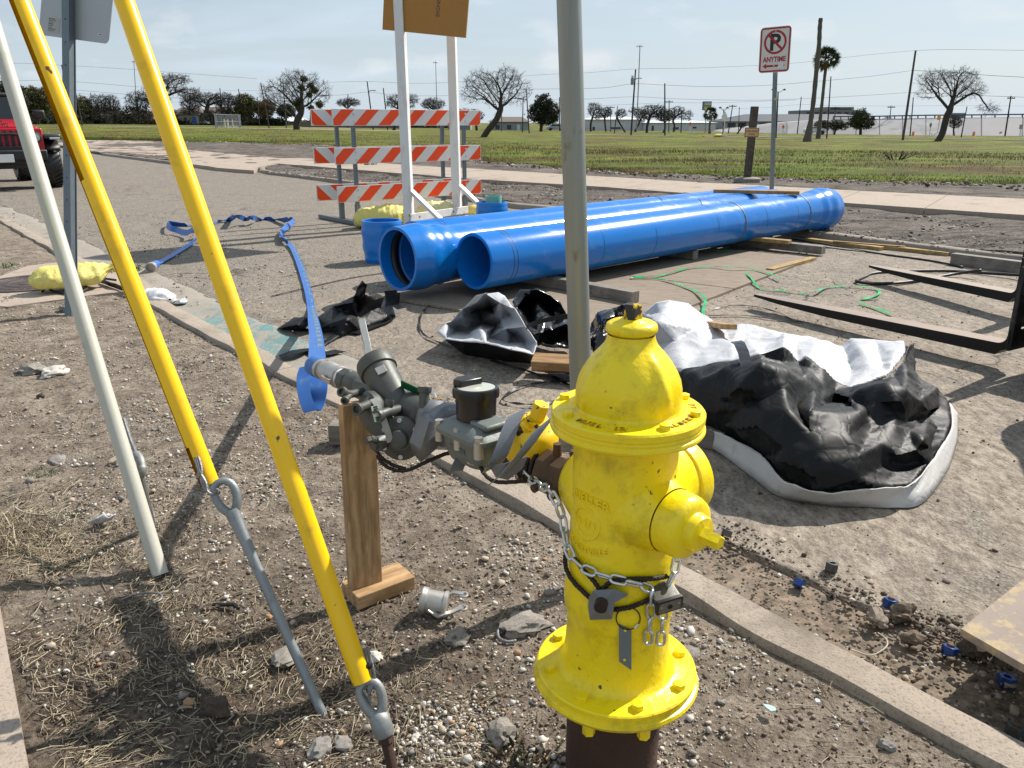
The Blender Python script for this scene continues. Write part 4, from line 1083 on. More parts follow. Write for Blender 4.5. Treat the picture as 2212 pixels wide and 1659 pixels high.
b2 = MB(); L = (q1 - q0).length; b2.box((0, 0, 0), (L, .088, .088)); o = b2.build('timber', M['woodold'], None, True, smooth=0, bevel=.004); o.parent = tb; o.matrix_local = WM[tb].inverted() @ frame((q0 + q1) / 2 + Vector((0, .045, .045)), q1 - q0)
# ================================================================== GUY WIRES
def guy(label, bot, topp, r, mat, ground, rod_r, eye=True, ext=1.25, name='guy_wire', slit=(1, 1, 0), gap=8, wide=0):
 t = thing(name, ground, label, 'guy wire')
 d = (topp - bot)
 b = MB(); tp_ = bot + d * ext
 n = 22; prof = []; Lx = (tp_ - bot).length; fr = zframe(bot, d, slit)
 for z0, z1, g0 in (((0, Lx, gap),) if not wide else ((0, .10, 26), (.10, d.length * .63, gap), (d.length * .63, Lx, wide))):
  b.lathe([(r * .86, z0), (r, z0), (r, z1), (r * .86, z1), (r * .86, z0)], 28, fr, R(g0), R(360 - g0))
 g = b.build('guard', mat, t, smooth=40)
 b = MB(); b.tube([bot - d.normalized() * .05, tp_ + d.normalized() * 3.5], .0045, 6); b.build('strand', M['wire'], t)
 return t, g
ST = MB
B1, T1 = D(783, 1472, 1.70), D(268, 0, 1.76)
g1, gg = guy('nearest yellow plastic guy-wire guard, ending in a forged eye by the hydrant', B1, T1, .0215, M['guard'], G(850, 1665), .012)
def eye_nut(c, d, face, s, parent, mat):
 """oval forged eye with a collar, hanging down -d from c"""
 Z = -Vector(d).normalized(); fr = zframe(c, Z, face); b = MB()
 ring = []
 for k in range(28):
  a = 2 * PI * k / 28
  x = .020 * s * math.sin(a) * (1.0 + .25 * math.cos(a)); z = .040 * s - .036 * s * math.cos(a)
  ring.append(fr @ Vector((x, 0, z)))
 rr_ = [.0085 * s + .003 * s * (k / 14 if k < 14 else 2 - k / 14) for k in range(28)]
 b.tube(ring, rr_, 10, closed=True)
 b.lathe([(.010 * s, .066 * s), (.019 * s, .074 * s), (.021 * s, .085 * s), (.021 * s, .112 * s), (.018 * s, .118 * s), (0, .118 * s)], 20, fr)
 return b.build('eye_nut', mat, parent, smooth=60), fr @ Vector((0, 0, .118 * s))
e, ep = eye_nut(D(790, 1468, 1.70), T1 - B1, (1, .25, .3), 1.06, g1, M['forged'])
b = MB(); p0 = ep + (B1 - T1).normalized() * -.004; p1 = G(862, 1690) + Vector((0, 0, -.06)); b.tube([p0, p1], .0115, 12); b.hexn(p0 + (p1 - p0).normalized() * .004, p1 - p0, .017, .014); b.build('anchor_rod', M['rustpipe'], g1, smooth=30)
b = MB(); b.lathe([(0, 0), (.0075, .001), (.008, .006), (.004, .009), (0, .0095)], 14, zframe(D(795, 1437, 1.68), (.8, -.6, .1))); b.build('plastic_rivet', M['rubber'], gg)
for off in (0, .006, -.006):
 b = MB(); b.tube(smooth_path([D(789, 1400, 1.71) + Vector((off, 0, 0)), D(799, 1440, 1.70) + Vector((off, 0, 0)), D(803, 1466, 1.70) + Vector((off, 0, 0)), D(795, 1502, 1.69), D(786, 1492, 1.685)]), .0032, 6); b.build('strand_loop', M['wire'], g1)
B2, T2 = D(454, 1046, 1.93), D(42, 0, 1.90)
g2, gg2 = guy('yellow guy-wire guard split open along its side, middle of three guys', B2, T2, .0225, M['guard'], G(690, 1525), .012, slit=(-.66, -.75, 0), gap=5, wide=34)
fr = zframe(D(478, 1040, 1.90), T2 - B2, (1, .3, .2))
b = MB(); Zd = (B2 - T2).normalized(); fr = zframe(D(476, 1040, 1.90), Zd, (1, .25, .2)); ring = []
for k in range(28):
 a = 2 * PI * k / 28; ring.append(fr @ Vector((.024 * math.sin(a) * (1 + .25 * math.cos(a)), 0, .040 - .040 * math.cos(a))))
b.tube(ring, [.0085 + .0025 * abs(math.sin(PI * k / 28)) for k in range(28)], 10, closed=True)
e2 = fr @ Vector((0, 0, .078)); gpt = G(690, 1527)
b.tube([e2 - Zd * .005, e2 + (gpt - e2) * .12, e2 + (gpt - e2) * .25, gpt + (gpt - e2).normalized() * .06], [.018, .014, .0118, .0112], 14)
b.build('anchor_rod', simple('galvanised_rod', (.27, .30, .315), .5, .6, .2, 20, .3, 90, .002, dirt=(.13, .14, .14)), g2, smooth=60)
for off in (0, .005, -.004):
 b = MB(); b.tube(smooth_path([D(424, 985, 1.91) + Vector((off, 0, 0)), D(431, 1012, 1.90) + Vector((off, 0, 0)), D(440, 1040, 1.89) + Vector((-off, 0, 0)), D(449, 1062, 1.885), D(462, 1067, 1.885), D(470, 1056, 1.88)]), .0035, 6); b.build('strand_loop', M['wire'], g2)
b = MB()
for k in range(4): b.tube([D(430, 1008, 1.895), D(424 + 1.5 * k, 1033, 1.89)], .0014, 5)
b.build('frayed_end', M['wire'], g2)
B3, T3 = G(347, 1242), D(9, 130, 2.62)
g3, gg3 = guy('pale grey guy-wire guard stained at its foot, farthest left of the guys', B3, T3, .0235, M['guardw'], B3, .012)
b = MB(); b.bar(B3 + (T3 - B3) * .62 + Vector((.006, -.0235, 0)), B3 + (T3 - B3) * .885 + Vector((.004, -.0235, 0)), .007, .003, (0, -1, 0)); b.build('yellow_stripe', simple('yellow_strip', (.62, .60, .10), .5), gg3, smooth=0)
gx = thing('guy_anchor', G(300, 1075), 'grey anchor eye on a wire strand just behind the pale grey guard', 'guy anchor')
b = MB(); b.tube(smooth_path([D(268, 905, 2.66), D(282, 950, 2.62), D(296, 985, 2.58), D(300, 1004, 2.57)]), .006, 8); b.build('strand', M['wire'], gx)
b = MB(); b.tube(smooth_path([D(294, 982, 2.57), D(302, 992, 2.55), D(306, 1010, 2.54), D(304, 1022, 2.54), D(298, 1028, 2.55)]), [.014] * 16 + [.016] * 17, 10); b.tube([D(301, 1020, 2.55), G(330, 1130) + Vector((0, 0, -.03))], .012, 8); b.build('eye_rod', M['forged'], gx)
# ================================================================== ROADSIDE WORK MATERIALS
def pvc():
 t = NT('blue_pvc', .22, spec=.5)
 v = t.co()
 c = t.mix(t.noise(3, 5, .6, v), (.004, .155, .53), (.007, .19, .61))
 dust = t.noise(5, 7, .7, t.co((.35, 1, 1)))
 f = t.ramp(dust, [(.54, 0), (.78, .32)])
 c = t.mix(f, c, (.22, .33, .52))
 return t.out(c, t.math('ADD', .2, t.math('MULTIPLY', f, .5)), t.bump(t.noise(40, 3, .5, v), .03, .002))
M['pvc'] = pvc()
M['pvcg'] = simple('pale_green_pvc', (.16, .42, .33), .4)
M['gasket'] = M['rubber']
M['ink'] = simple('black_marking', (.012, .014, .02), .5)
M['strap_o'] = simple('dull_olive_strap', (.11, .10, .06), .5, 0, .2, 20)
M['strap_b'] = simple('black_steel_strap', (.012, .011, .010), .45, .3, .3, 30, dirt=(.06, .04, .03))
M['strap_g'] = simple('green_plastic_strap', (.012, .36, .095), .35, 0, .12, 20)
RO, RB = .221, .262
def big_pipe(label, p0, p1, bell_at):
 """p0 near end, p1 far end (centres); bell_at 0 or 1"""
 t = thing('water_pipe', (p0.x, p0.y, ROAD), label, 'pipe', 'blue pipes stacked on the road')
 a, b = (p0, p1) if bell_at else (p1, p0)           # a is the plain end
 L = (b - a).length; fr = zframe(a, b - a)
 m = MB()
 if bell_at == 2: m.lathe([(.196, L), (.196, 0), (.2185, 0), (RO, .012), (RO, L - .012), (.2185, L), (.196, L)], 64, fr); m.build('barrel', M['pvc'], t, smooth=50)
 else: m.lathe([(.196, L - .3), (.196, .0), (.2185, .0), (RO, .012), (RO, L * .5), (RO, L - .52), (.2225, L - .47), (.238, L - .42), (.2455, L - .375), (.2425, L - .33), (.241, L - .30), (.252, L - .25), (.2615, L - .21), (.2635, L - .17), (.2590, L - .12), (.252, L - .075), (.251, L - .01), (.2495, L), (.226, L), (.2245, L - .09), (.224, L - .095)], 64, fr)
 if bell_at != 2: m.build('barrel', M['pvc'], t, smooth=50)
 if bell_at != 2:
  m = MB(); m.lathe([(.224, L - .095), (.240, L - .10), (.244, L - .15), (.238, L - .19), (.226, L - .20), (.2235, L - .42), (.197, L - .47)], 48, fr); m.build('socket_liner', M['pvc'], t, smooth=40)
 if bell_at != 2:
  m = MB(); m.lathe([(.2405, L - .112), (.222, L - .125), (.219, L - .15), (.223, L - .175), (.2385, L - .188)], 48, fr); m.build('gasket', M['gasket'], t, smooth=60)
 for x in (.23, .27):
  m = MB(); m.lathe([(RO + .0006, x), (RO + .0012, x + .001), (RO + .0012, x + .0055), (RO + .0006, x + .0065)], 64, fr); m.build('insertion_ring', M['ink'], t, smooth=60)
 return t, fr, L
pz_ = .27
pa0, pa1 = G(1023, 565, pz_), None
dirp = (G(1775, 450, pz_ + .01) - G(1023, 565, pz_)); dirp.z = 0
PL = 5.85
pdir = dirp.normalized()
pa1 = pa0 + pdir * PL
A0, frA, LA = big_pipe('nearest blue water pipe, plain end towards the hydrant and bell at the far end', pa0, pa1, 1)
pb0 = G(858, 560, pz_ + .015)
pdb = (pdir * 1 + Vector((-pdir.y, pdir.x, 0)) * .008).normalized()
B0, frB, LB = big_pipe('blue water pipe with its wide bell mouth facing the camera, middle of three', pb0, pb0 + pdb * PL, 0)
pc0 = G(893, 533, pz_)
pdc = (pdir + Vector((-pdir.y, pdir.x, 0)) * .004).normalized()
C0, frC, LC = big_pipe('blue water pipe half hidden behind the other two, plain end just behind the bell', pc0, pc0 + pdc * PL, 2)
m = MB(); m.lathe([(.2637, .30), (.2640, .12)], 6, zframe(pb0, pdb, (0, 0, 1)), R(-12), R(14))
def ringmark(fr, x, a0, a1, r=RO + .0012, w=.006, parent=None, mat='ink', name='marking'):
 m = MB(); m.lathe([(r, x), (r + .0006, x + w * .2), (r + .0006, x + w * .8), (r, x + w)], 24, fr, a0, a1); m.build(name, M[mat], parent, smooth=60)
for fr, par, L in ((frA, A0, LA), (frC, C0, LC)):
 for x in (1.25, 2.15, 3.0, 4.2, 4.75): ringmark(fr, x + random.uniform(-.2, .2), R(random.uniform(0, 360)), R(random.uniform(360, 440)), parent=par, w=.005)
def bundle_strap(pcentre_t, label, mat='strap_o'):
 ca = pa0 + pdir * pcentre_t; nn = Vector((-pdir.y, pdir.x, 0))
 up = Vector((0, 0, 1)); r = RO + .004; pts = []
 for k in range(13): a = -PI * .62 + (PI * .62 + PI / 2) * k / 12; pts.append(ca - nn * math.cos(a) * r + up * math.sin(a) * r)
 sep_ = (pc0 - pa0).dot(nn)
 for k in range(7):
  a = PI / 2 - PI / 2 * k / 6; pts.append(ca + nn * (sep_ + math.cos(a) * r) + up * math.sin(a) * r)
 t = thing('bundle_strap', (ca.x, ca.y, ROAD), label, 'strap', 'straps round the pipe bundle')
 m = MB(); m.ribbon(pts, .016, .002, [pdir] * len(pts)); m.build('band', M[mat], t, smooth=60)
bundle_strap(3.62, 'thin olive strap round the blue pipes halfway along their length')
bundle_strap(5.05, 'thin olive strap round the blue pipes close to the far bell')
def fitting(label, base, r, h, extra=None):
 t = thing('pipe_fitting', base, label, 'pipe fitting', 'blue fittings standing by the pipes')
 m = MB(); m.lathe([(r * .86, 0), (r * .90, .0), (r * .92, .05 * h), (r * .95, .09 * h), (r * .93, .13 * h), (r * .97, .24 * h), (r * 1.03, .36 * h), (r * 1.0, .5 * h), (r * 1.02, .62 * h), (r * 1.06, .72 * h), (r * 1.01, .84 * h), (r, .9 * h), (r, h - .006), (r * .985, h), (r * .89, h), (r * .88, .8 * h), (r * .86, .05 * h), (0, .05 * h)], 56, Matrix.Translation(base))
 m.build('body', M['pvc'], t, smooth=50)
 m = MB(); m.lathe([(r * .885, .78 * h), (r * .83, .76 * h), (r * .83, .7 * h), (r * .875, .68 * h)], 40, Matrix.Translation(base)); m.build('gasket', M['gasket'], t, smooth=50)
 if extra:
  m = MB(); rr_ = r * .53; m.lathe([(rr_ * .9, .1), (rr_ * .9, h + extra), (rr_, h + extra), (rr_, .1)], 40, Matrix.Translation(base + Vector((.02, .0, 0)))); m.build('inner_sleeve', M['pvcg'], t, smooth=40)
 return t
fitting('blue pipe fitting standing upright on the road behind the bell mouth', G(819, 570, ROAD) + Vector((.02, .16, 0)), .20, .415)
fitting('blue pipe fitting behind the bundle with a pale green sleeve inside', G(1063, 505, ROAD) + Vector((0, .0, 0)), .195, .40, .075)
# ------------------------------------------------------------------ timbers and boards
def plank(label, p0, p1, w, h, mat, cat='timber', name='timber', group=None, roll=0, bev=.004):
 p0, p1 = Vector(p0), Vector(p1); L = (p1 - p0).length
 m = MB(); m.box((0, 0, 0), (L, w, h)); o = m.build(name, M[mat], None, True, smooth=0, bevel=bev)
 o.matrix_world = frame((p0 + p1) / 2 + Vector((0, 0, h / 2)), p1 - p0) @ Matrix.Rotation(roll, 4, 'X')
 WM[o] = o.matrix_world.copy()
 return tag(o, label, cat, group)
GR = 'timbers carrying the pipes'
def across(s, near, far, zb, h=.09, w=.09):
 n_ = Vector((-pdir.y, pdir.x, 0)); c = pa0 + pdir * s
 a = c - n_ * near; b = c + n_ * far
 return Vector((a.x, a.y, zb)), Vector((b.x, b.y, zb))
zb = ROAD + .022
a, b = G(1090, 600, zb), G(1372, 654, zb); plank('grey timber under the near pipe ends, beside the galvanised pole', a, b, .10, .09, 'woodold', group=GR)
a, b = across(2.9, .1, 1.5, zb); plank('brown timber under the middle of the pipe bundle, below the olive strap', a, b, .09, .088, 'woodold', group=GR)
plank('long grey timber under the far bell, sticking out toward the forks', G(1560, 524, zb), G(1778, 549, zb), .11, .085, 'woodold', group=GR)
plank('shorter brown two-by-four lying on the long grey timber under the far bell', G(1570, 514, zb + .085), G(1706, 527, zb + .085), .10, .04, 'woodyel', group=GR)
plank('split brown board lying across the tops of the pipes near their far end', G(1541, 416, .50), G(1726, 420, .50), .13, .04, 'wood')
qa, qb, qc = G(828, 640, ROAD + .02), G(1322, 727, ROAD + .02), G(1757, 556, ROAD + .02)
M['ply'] = wood('muddy_plywood', (.20, .155, .115), (.31, .255, .2), .85, (1, 1, 1), False)
def plysheet(label, q, th=.018, mat='ply'):
 m = MB(); m.add([p[:] for p in q] + [(p - Vector((0, 0, th)))[:] for p in q], [(0, 1, 2, 3), (7, 6, 5, 4), (0, 4, 5, 1), (1, 5, 6, 2), (2, 6, 7, 3), (3, 7, 4, 0)])
 o = m.build('plywood_sheet', M[mat], None, True, smooth=0); WM[o] = I4
 return single(o, label, 'plywood')
e1 = qc - qb; e2 = qa - qb
plysheet('muddy plywood sheet under the near half of the pipes', [qb, qb + e1 * .49, qb + e1 * .49 + e2, qa])
plysheet('muddy plywood sheet under the far half of the pipes', [qb + e1 * .495, qb + e1, qb + e1 + e2, qb + e1 * .495 + e2])
def Rz(x, y, dz=.0): return G(x, y, ROAD + dz)
plank('pale split two-by-four lying off the corner of the plywood', Rz(1662, 588), Rz(1756, 562), .075, .035, 'woodyel', group='loose lumber on the road')
plank('yellowish plank nearest the pipes along the far kerb', Rz(1742, 521), Rz(1905, 541), .09, .04, 'woodyel', group='loose lumber on the road')
plank('yellowish plank lying end to end with another along the far kerb', Rz(1868, 533), Rz(2050, 553), .09, .04, 'woodyel', group='loose lumber on the road')
plank('thin split lath lying on the yellowish planks by the far kerb', Rz(1800, 522, .04), Rz(1955, 534, .04), .05, .012, 'wood', group='loose lumber on the road')
plank('thick grey timber along the far kerb beside the fork frame', Rz(2056, 570), Rz(2290, 601), .10, .11, 'woodold', group='loose lumber on the road')
plank('long thin grey lath lying in front of the yellowish planks', Rz(1705, 525), Rz(1925, 551), .06, .012, 'woodold', group='loose lumber on the road')
plank('short yellow board in front of the white-mouthed bag', Rz(1151, 790, .075), Rz(1262, 797, .08), .09, .055, 'wood', roll=R(20))
plank('thin pale board tucked below another at the white-mouthed bag', Rz(1151, 797, .03), Rz(1262, 808, .02), .09, .03, 'wood')
plank('pale board end poking up through the white sheeting', G(1515, 700, .0), G(1575, 712, .22), .085, .03, 'wood')
plank('dark timber end showing between the hydrant and the white tarp hem', Rz(1500, 955), Rz(1590, 975), .09, .09, 'woodold')
M['ply2'] = simple('splashed_plywood', (.25, .20, .165), .8, 0, .25, 6, .3, 60, .003, dirt=(.46, .36, .21), dth=(.50, .60), ds=22)
zq = .12
plysheet('splashed plywood sheet propped on earth clods at the right edge', [G(2076, 1358, zq), G(2500, 1600, zq), G(2900, 1330, zq + .05), G(2300, 1180, zq + .02)][::1], .02, 'ply2')
# ------------------------------------------------------------------ straps and cables on the ground
def loose(label, pts, w, mat, name='strap', cat='strap', z=.012, wob=.25, group=None):
 p = smooth_path([Rz(*q) if len(q) == 2 else Rz(q[0], q[1], q[2]) for q in [(q[0], q[1], z) if len(q) == 2 else q for q in pts]], 6)
 sd = [(Vector((0, 0, 1)).cross(p[min(i + 1, len(p) - 1)] - p[max(i - 1, 0)]).normalized() + Vector((0, 0, wob * math.sin(i * .9)))) for i in range(len(p))]
 m = MB(); m.ribbon(p, w, .0015, sd); o = m.build(name, M[mat], None, True, smooth=60); return single(o, label, cat, group)
gs = 'green straps on the plywood'
loose('green plastic strap zigzagging from the pipes over the plywood corner', [(1612, 542), (1560, 542), (1500, 541)], .022, 'strap_g', z=.034, group=gs)
loose('long green plastic strap bent in a sharp V in front of the pipes', [(1687, 602), (1660, 590), (1625, 581), (1580, 577, .05), (1540, 576), (1492, 578), (1455, 588), (1420, 596), (1372, 598), (1366, 600), (1395, 600), (1430, 603), (1470, 615), (1500, 628), (1520, 640, .05), (1523, 655), (1519, 668), (1520, 680), (1527, 688)], .022, 'strap_g', z=.034, group=gs)
loose('green plastic strap curling over the muddy road toward the forks', [(1570, 574), (1600, 585), (1622, 600, .03), (1635, 618), (1648, 624), (1690, 628), (1735, 634), (1765, 628, .04), (1790, 620), (1840, 618), (1880, 622), (1900, 629), (1890, 640), (1862, 646), (1900, 644)], .022, 'strap_g', group=gs)
loose('short green strap end lying just past the near fork', [(1855, 655), (1885, 663), (1927, 679)], .026, 'strap_g', group=gs)
kk = 'black steel straps on the road'
loose('black steel strap running in front of the bell mouth under the pipes', [(585, 640), (660, 622), (760, 600), (812, 592), (860, 582)], .018, 'strap_b', wob=0, group=kk)
loose('black strap looping out from under the near pipes', [(1010, 605), (975, 625), (940, 648), (915, 672), (906, 698), (915, 722), (950, 740), (1000, 755)], .014, 'strap_b', wob=.8, group=kk)
loose('black strap sweeping across the road behind the meter', [(1060, 778), (1120, 795), (1180, 815), (1235, 832)], .016, 'strap_b', group=kk)
loose('black strap curled in a loop left of the hydrant top', [(1270, 832), (1225, 824), (1165, 827), (1118, 838), (1085, 862), (1120, 872), (1175, 872), (1225, 855), (1242, 838, .08), (1250, 815, .1)], .014, 'strap_b', wob=.9, group=kk)
loose('black strap trailing right from the white sheeting', [(1530, 682), (1600, 681), (1680, 690), (1750, 697)], .018, 'strap_b', wob=.2, group=kk)
loose('thin black strap arching over the road behind the white sheeting', [(1540, 668), (1580, 660), (1630, 662), (1680, 675), (1710, 690)], .010, 'strap_b', wob=.9, group=kk)
loose('black strap under the pipe bundle by the plywood edge', [(990, 600), (1000, 625), (985, 650), (1020, 620), (1060, 608)], .014, 'strap_b', wob=.4, group=kk)
def cable(label, pts, r, mat='rubber', cat='cable', name='cable', group=None):
 m = MB(); m.tube(smooth_path([Rz(x, y, z) for x, y, z in pts], 6), r, 8); o = m.build(name, M[mat], None, True, smooth=180); return single(o, label, cat, group)
cable('black hose looped over the road past the tip of the far fork', [(2120, 584, .08), (2060, 592, .03), (1990, 605, .02), (1930, 612, .02), (1880, 612, .015), (1850, 607, .02), (1870, 597, .015), (1890, 590, .015), (1950, 586, .02), (2050, 585, .02), (2130, 590, .02), (2230, 596, .05)], .014)
cable('dark cable lying along the planks by the far kerb', [(1710, 516, .01), (1800, 531, .01), (1900, 548, .01), (2010, 563, .01), (2080, 577, .01)], .010)
# ------------------------------------------------------------------ forks
M['fork'] = simple('black_fork_steel', (.018, .018, .018), .4, .4, .3, 12, .3, 60, .002, dirt=(.09, .08, .07))
def forktop():
 t = NT('worn_fork_steel', .5, .5)
 v = t.co(); g = t.n('ShaderNodeNewGeometry', out='Normal'); sz = t.n('ShaderNodeSeparateXYZ', {0: g}, out=2)
 wear = t.mix(t.noise(6, 5, .6, t.co((.2, 1, 1))), (.20, .155, .12), (.36, .29, .24))
 c = t.mix(t.ramp(sz, [(.8, 0), (.9, 1)]), (.016, .016, .016), wear)
 return t.out(c, .5, t.bump(t.noise(50, 4, .6, v), .25, .002))
M['forkt'] = forktop()
fk = thing('fork_attachment', G(2165, 745, ROAD), 'black pallet fork attachment lowered on the road at the right edge', 'fork attachment')
def fork(tip, heel, w, lift0, lift1):
 X_ = (heel - tip); X_.z = 0; L = X_.length; X_.normalize(); m = MB()
 fr = frame(Vector((tip.x, tip.y, 0)), X_)
 sect = [(0, .018), (.25, .034), (.7, .055), (L, .07)]
 rings = []
 for x, th in sect:
  zt = lift0 + (lift1 - lift0) * x / L; ww = w * (.55 if x == 0 else (.9 if x < .3 else 1))
  rings.append([(x, -ww / 2, zt - th), (x, ww / 2, zt - th), (x, ww / 2, zt), (x, -ww / 2, zt)])
 for k in range(1, 6):
  a = PI / 2 * k / 5; cx, cz, r = L, lift1 + .05, .05
  x = cx + r * math.sin(a); z = cz - r * math.cos(a); x2 = cx + (r + .045) * math.sin(a); z2 = cz - (r + .045) * math.cos(a)
  rings.append([(x2, -w / 2, z2), (x2, w / 2, z2), (x, w / 2, z), (x, -w / 2, z)])
 x, x2 = L + .05, L + .095
 rings.append([(x2, -w / 2, .60), (x2, w / 2, .60), (x, w / 2, .60), (x, -w / 2, .60)])
 loft(m, rings, fr); return m.build('fork', M['forkt'], fk, smooth=35), fr, L
f1, fr1, L1 = fork(G(1636, 636, .055), G(2166, 742, .095), .13, .06, .11)
f2, fr2, L2 = fork(G(1884, 575, .07), G(2195, 634, .12), .13, .08, .13)
X_ = fr1.to_3x3() @ Vector((1, 0, 0)); Yv = (fr2.translation - fr1.translation);
hc = fr1 @ Vector((L1 + .13, 0, 0)); side = fr1.to_3x3() @ Vector((0, 1, 0))
if side.y < 0: side = -side
frc = frame(Vector((hc.x, hc.y, 0)), side, (0, 0, 1))
m = MB(); m.box((.45, .0, .17), (1.30, .025, .12), frc); m.box((.45, .0, .52), (1.30, .025, .10), frc)
for x in (-.16, 1.04): m.box((x, .0, .35), (.08, .028, .45), frc)
m.build('carriage', M['fork'], fk, smooth=0, bevel=.008)
m = MB(); m.box((.40, -.20, .26), (.9, .35, .3), frc); m.build('quick_coupler', M['fork'], fk, smooth=0, bevel=.02)
m = MB(); loft(m, [[(x, -.42 - d_, z) for x, z in ((-.25, .25), (1.15, .25), (1.15, h_), (-.25, h_))] for d_, h_ in ((0, .75), (.25, 1.15), (1.9, 1.2))], frc); m.build('loader_body', M['fork'], fk, smooth=0, bevel=.03)
for x in (-.42, 1.32):
 for y in (-.75, -1.9): m = MB(); m.lathe([(.0, -.13), (.33, -.13), (.38, -.08), (.38, .08), (.33, .13), (0, .13)], 24, frc @ Matrix.Translation((x, y, .33)) @ Matrix.Rotation(PI / 2, 4, 'Y')); m.build('wheel', M['rubber'], fk)
m = MB(); m.tube([frc @ Vector(p) for p in ((-.08, .03, .18), (-.09, .05, .24), (-.09, .04, .36), (-.05, .02, .42), (.2, -.1, .44))], .018, 8); m.build('hydraulic_hose', M['rubber'], fk)
# ------------------------------------------------------------------ sheeting and tarpaulins
def plastic(name, a, b, rough, spec=.5, dirt=None, dth=(.55, .7), grime=0):
 t = NT(name, rough, spec=spec)
 v = t.co()
 c = t.mix(t.noise(4, 6, .6, v), a, b)
 if dirt is not None: c = t.mix(t.ramp(t.noise(11, 7, .75, v), [(dth[0], 0), (dth[1], .8)]), c, dirt)
 f1_, f2_ = t.noise(6, 3, .5, v), t.noise(18, 3, .5, v)
 rid = t.vor(13, t.n('ShaderNodeVectorMath', {0: v, 1: t.n('ShaderNodeCombineXYZ', {0: t.math('MULTIPLY', f1_, .12), 1: t.math('MULTIPLY', f2_, .05)})}, operation='ADD'), 'DISTANCE_TO_EDGE')
 n = t.bump(t.ramp(rid, [(0, 0), (.12, 1)]), .16, .006); n = t.bump(f2_, .1, .01, n)
 return t.out(c, rough, n)
M['black'] = plastic('black_poly_sheet', (.0045, .005, .006), (.009, .010, .011), .52, .22, (.055, .052, .048), (.58, .80))
M['blackgloss'] = plastic('glossy_black_sheet', (.004, .004, .005), (.012, .012, .013), .22, .6)
M['whites'] = plastic('white_poly_sheet', (.40, .41, .43), (.51, .515, .535), .5, .4, (.34, .31, .28), (.60, .80))
M['hem'] = plastic('soiled_white_hem', (.46, .45, .435), (.60, .59, .57), .55, .3, (.26, .22, .17), (.56, .72))
def cloth(name, outline, inner, mat, parent, step=.028, amp=.012, seed=0, z0=0.0, smooth=60, relax=3, freq=5.0, an=None):
 """crumpled sheet through points given as (photo x, photo y, height); folds between them, creases from noise"""
 pq = list(outline) + list(inner)
 res = delaunay_2d_cdt([Vector((x, y)) for x, y, z in pq], [], [list(range(len(outline)))], 1, 1e-4)
 cv, cf, orig = res[0], res[2], res[3]
 bm = bmesh.new(); vs = []
 for i, p in enumerate(cv):
  j = orig[i][0] if orig[i] else min(range(len(pq)), key=lambda k: (pq[k][0] - p.x) ** 2 + (pq[k][1] - p.y) ** 2)
  vs.append(bm.verts.new(G(p.x, p.y, pq[j][2])))
 for f in cf:
  try: bm.faces.new([vs[i] for i in f])
  except ValueError: pass
 bmesh.ops.triangulate(bm, faces=bm.faces)
 for _ in range(5):
  e = [e for e in bm.edges if e.calc_length() > step]
  if not e or len(bm.verts) > 26000: break
  bmesh.ops.subdivide_edges(bm, edges=e, cuts=1)
  bmesh.ops.triangulate(bm, faces=[f for f in bm.faces if len(f.verts) > 3])
 inn = [v for v in bm.verts if not v.is_boundary]
 for _ in range(relax): bmesh.ops.smooth_vert(bm, verts=inn, factor=.5, use_axis_x=True, use_axis_y=True, use_axis_z=True)
 bm.normal_update()
 off = Vector((seed * 3.1, seed * 1.7, seed))
 for v in bm.verts:
  p = v.co * freq + off if not an else Vector(((v.co.x * an[0] + v.co.y * an[1]) * .35, (v.co.y * an[0] - v.co.x * an[1]) * 1.5, v.co.z * 1.5)) * freq + off
  r = 0; a = 1; w = mnoise.noise_vector(p * .6) * .6
  for k in range(4):
   r += a * (1 - 2.2 * abs(mnoise.noise((p + w) * (1.9 ** k)))); a *= .52
  d = r * amp * (.35 if v.is_boundary else 1)
  nn = v.normal if v.normal.z > 0 else -v.normal
  v.co += nn * d * .8 + Vector((0, 0, d * .3))
  if v.co.z < ROAD + .004: v.co.z = ROAD + .004 + .002 * random.random()
 bmesh.ops.recalc_face_normals(bm, faces=bm.faces)
 if sum(f.normal.z for f in bm.faces) < 0: bmesh.ops.reverse_faces(bm, faces=bm.faces)
 me = bpy.data.meshes.new(name); inv = WM[parent].inverted() if parent else I4
 bm.transform(inv); bm.to_mesh(me); bm.free(); me.materials.append(mat)
 o = finish(me, name, parent, smooth)
 sm = o.modifiers.new('thickness', 'SOLIDIFY'); sm.thickness = .004; sm.offset = -1
 return o
tb_ = thing('tarpaulin', G(1760, 1000, ROAD), 'big crumpled black tarp with white underside heaped beside the hydrant', 'tarpaulin')
hem_in = [(2050, 874, .0), (2055, 920, .01), (2042, 952, .04), (2008, 1003, .05), (1970, 1050, .04), (1908, 1060, .055), (1851, 1063, .06), (1757, 1063, .06), (1695, 1038, .06), (1648, 991, .06), (1601, 960, .05), (1526, 928, .05)]
blk = [(1440, 830, .12), (1476, 803, .18), (1530, 790, .22), (1582, 781, .25), (1640, 768, .29), (1692, 749, .34), (1708, 765, .26), (1723, 785, .20), (1742, 774, .27), (1773, 797, .24), (1804, 825, .18), (1840, 842, .15), (1905, 828, .14), (1950, 785, .13), (1964, 744, .16), (1972, 742, .10), (1976, 810, .04), (2022, 842, .03)] + hem_in + [(1480, 895, .06), (1440, 870, .08)]
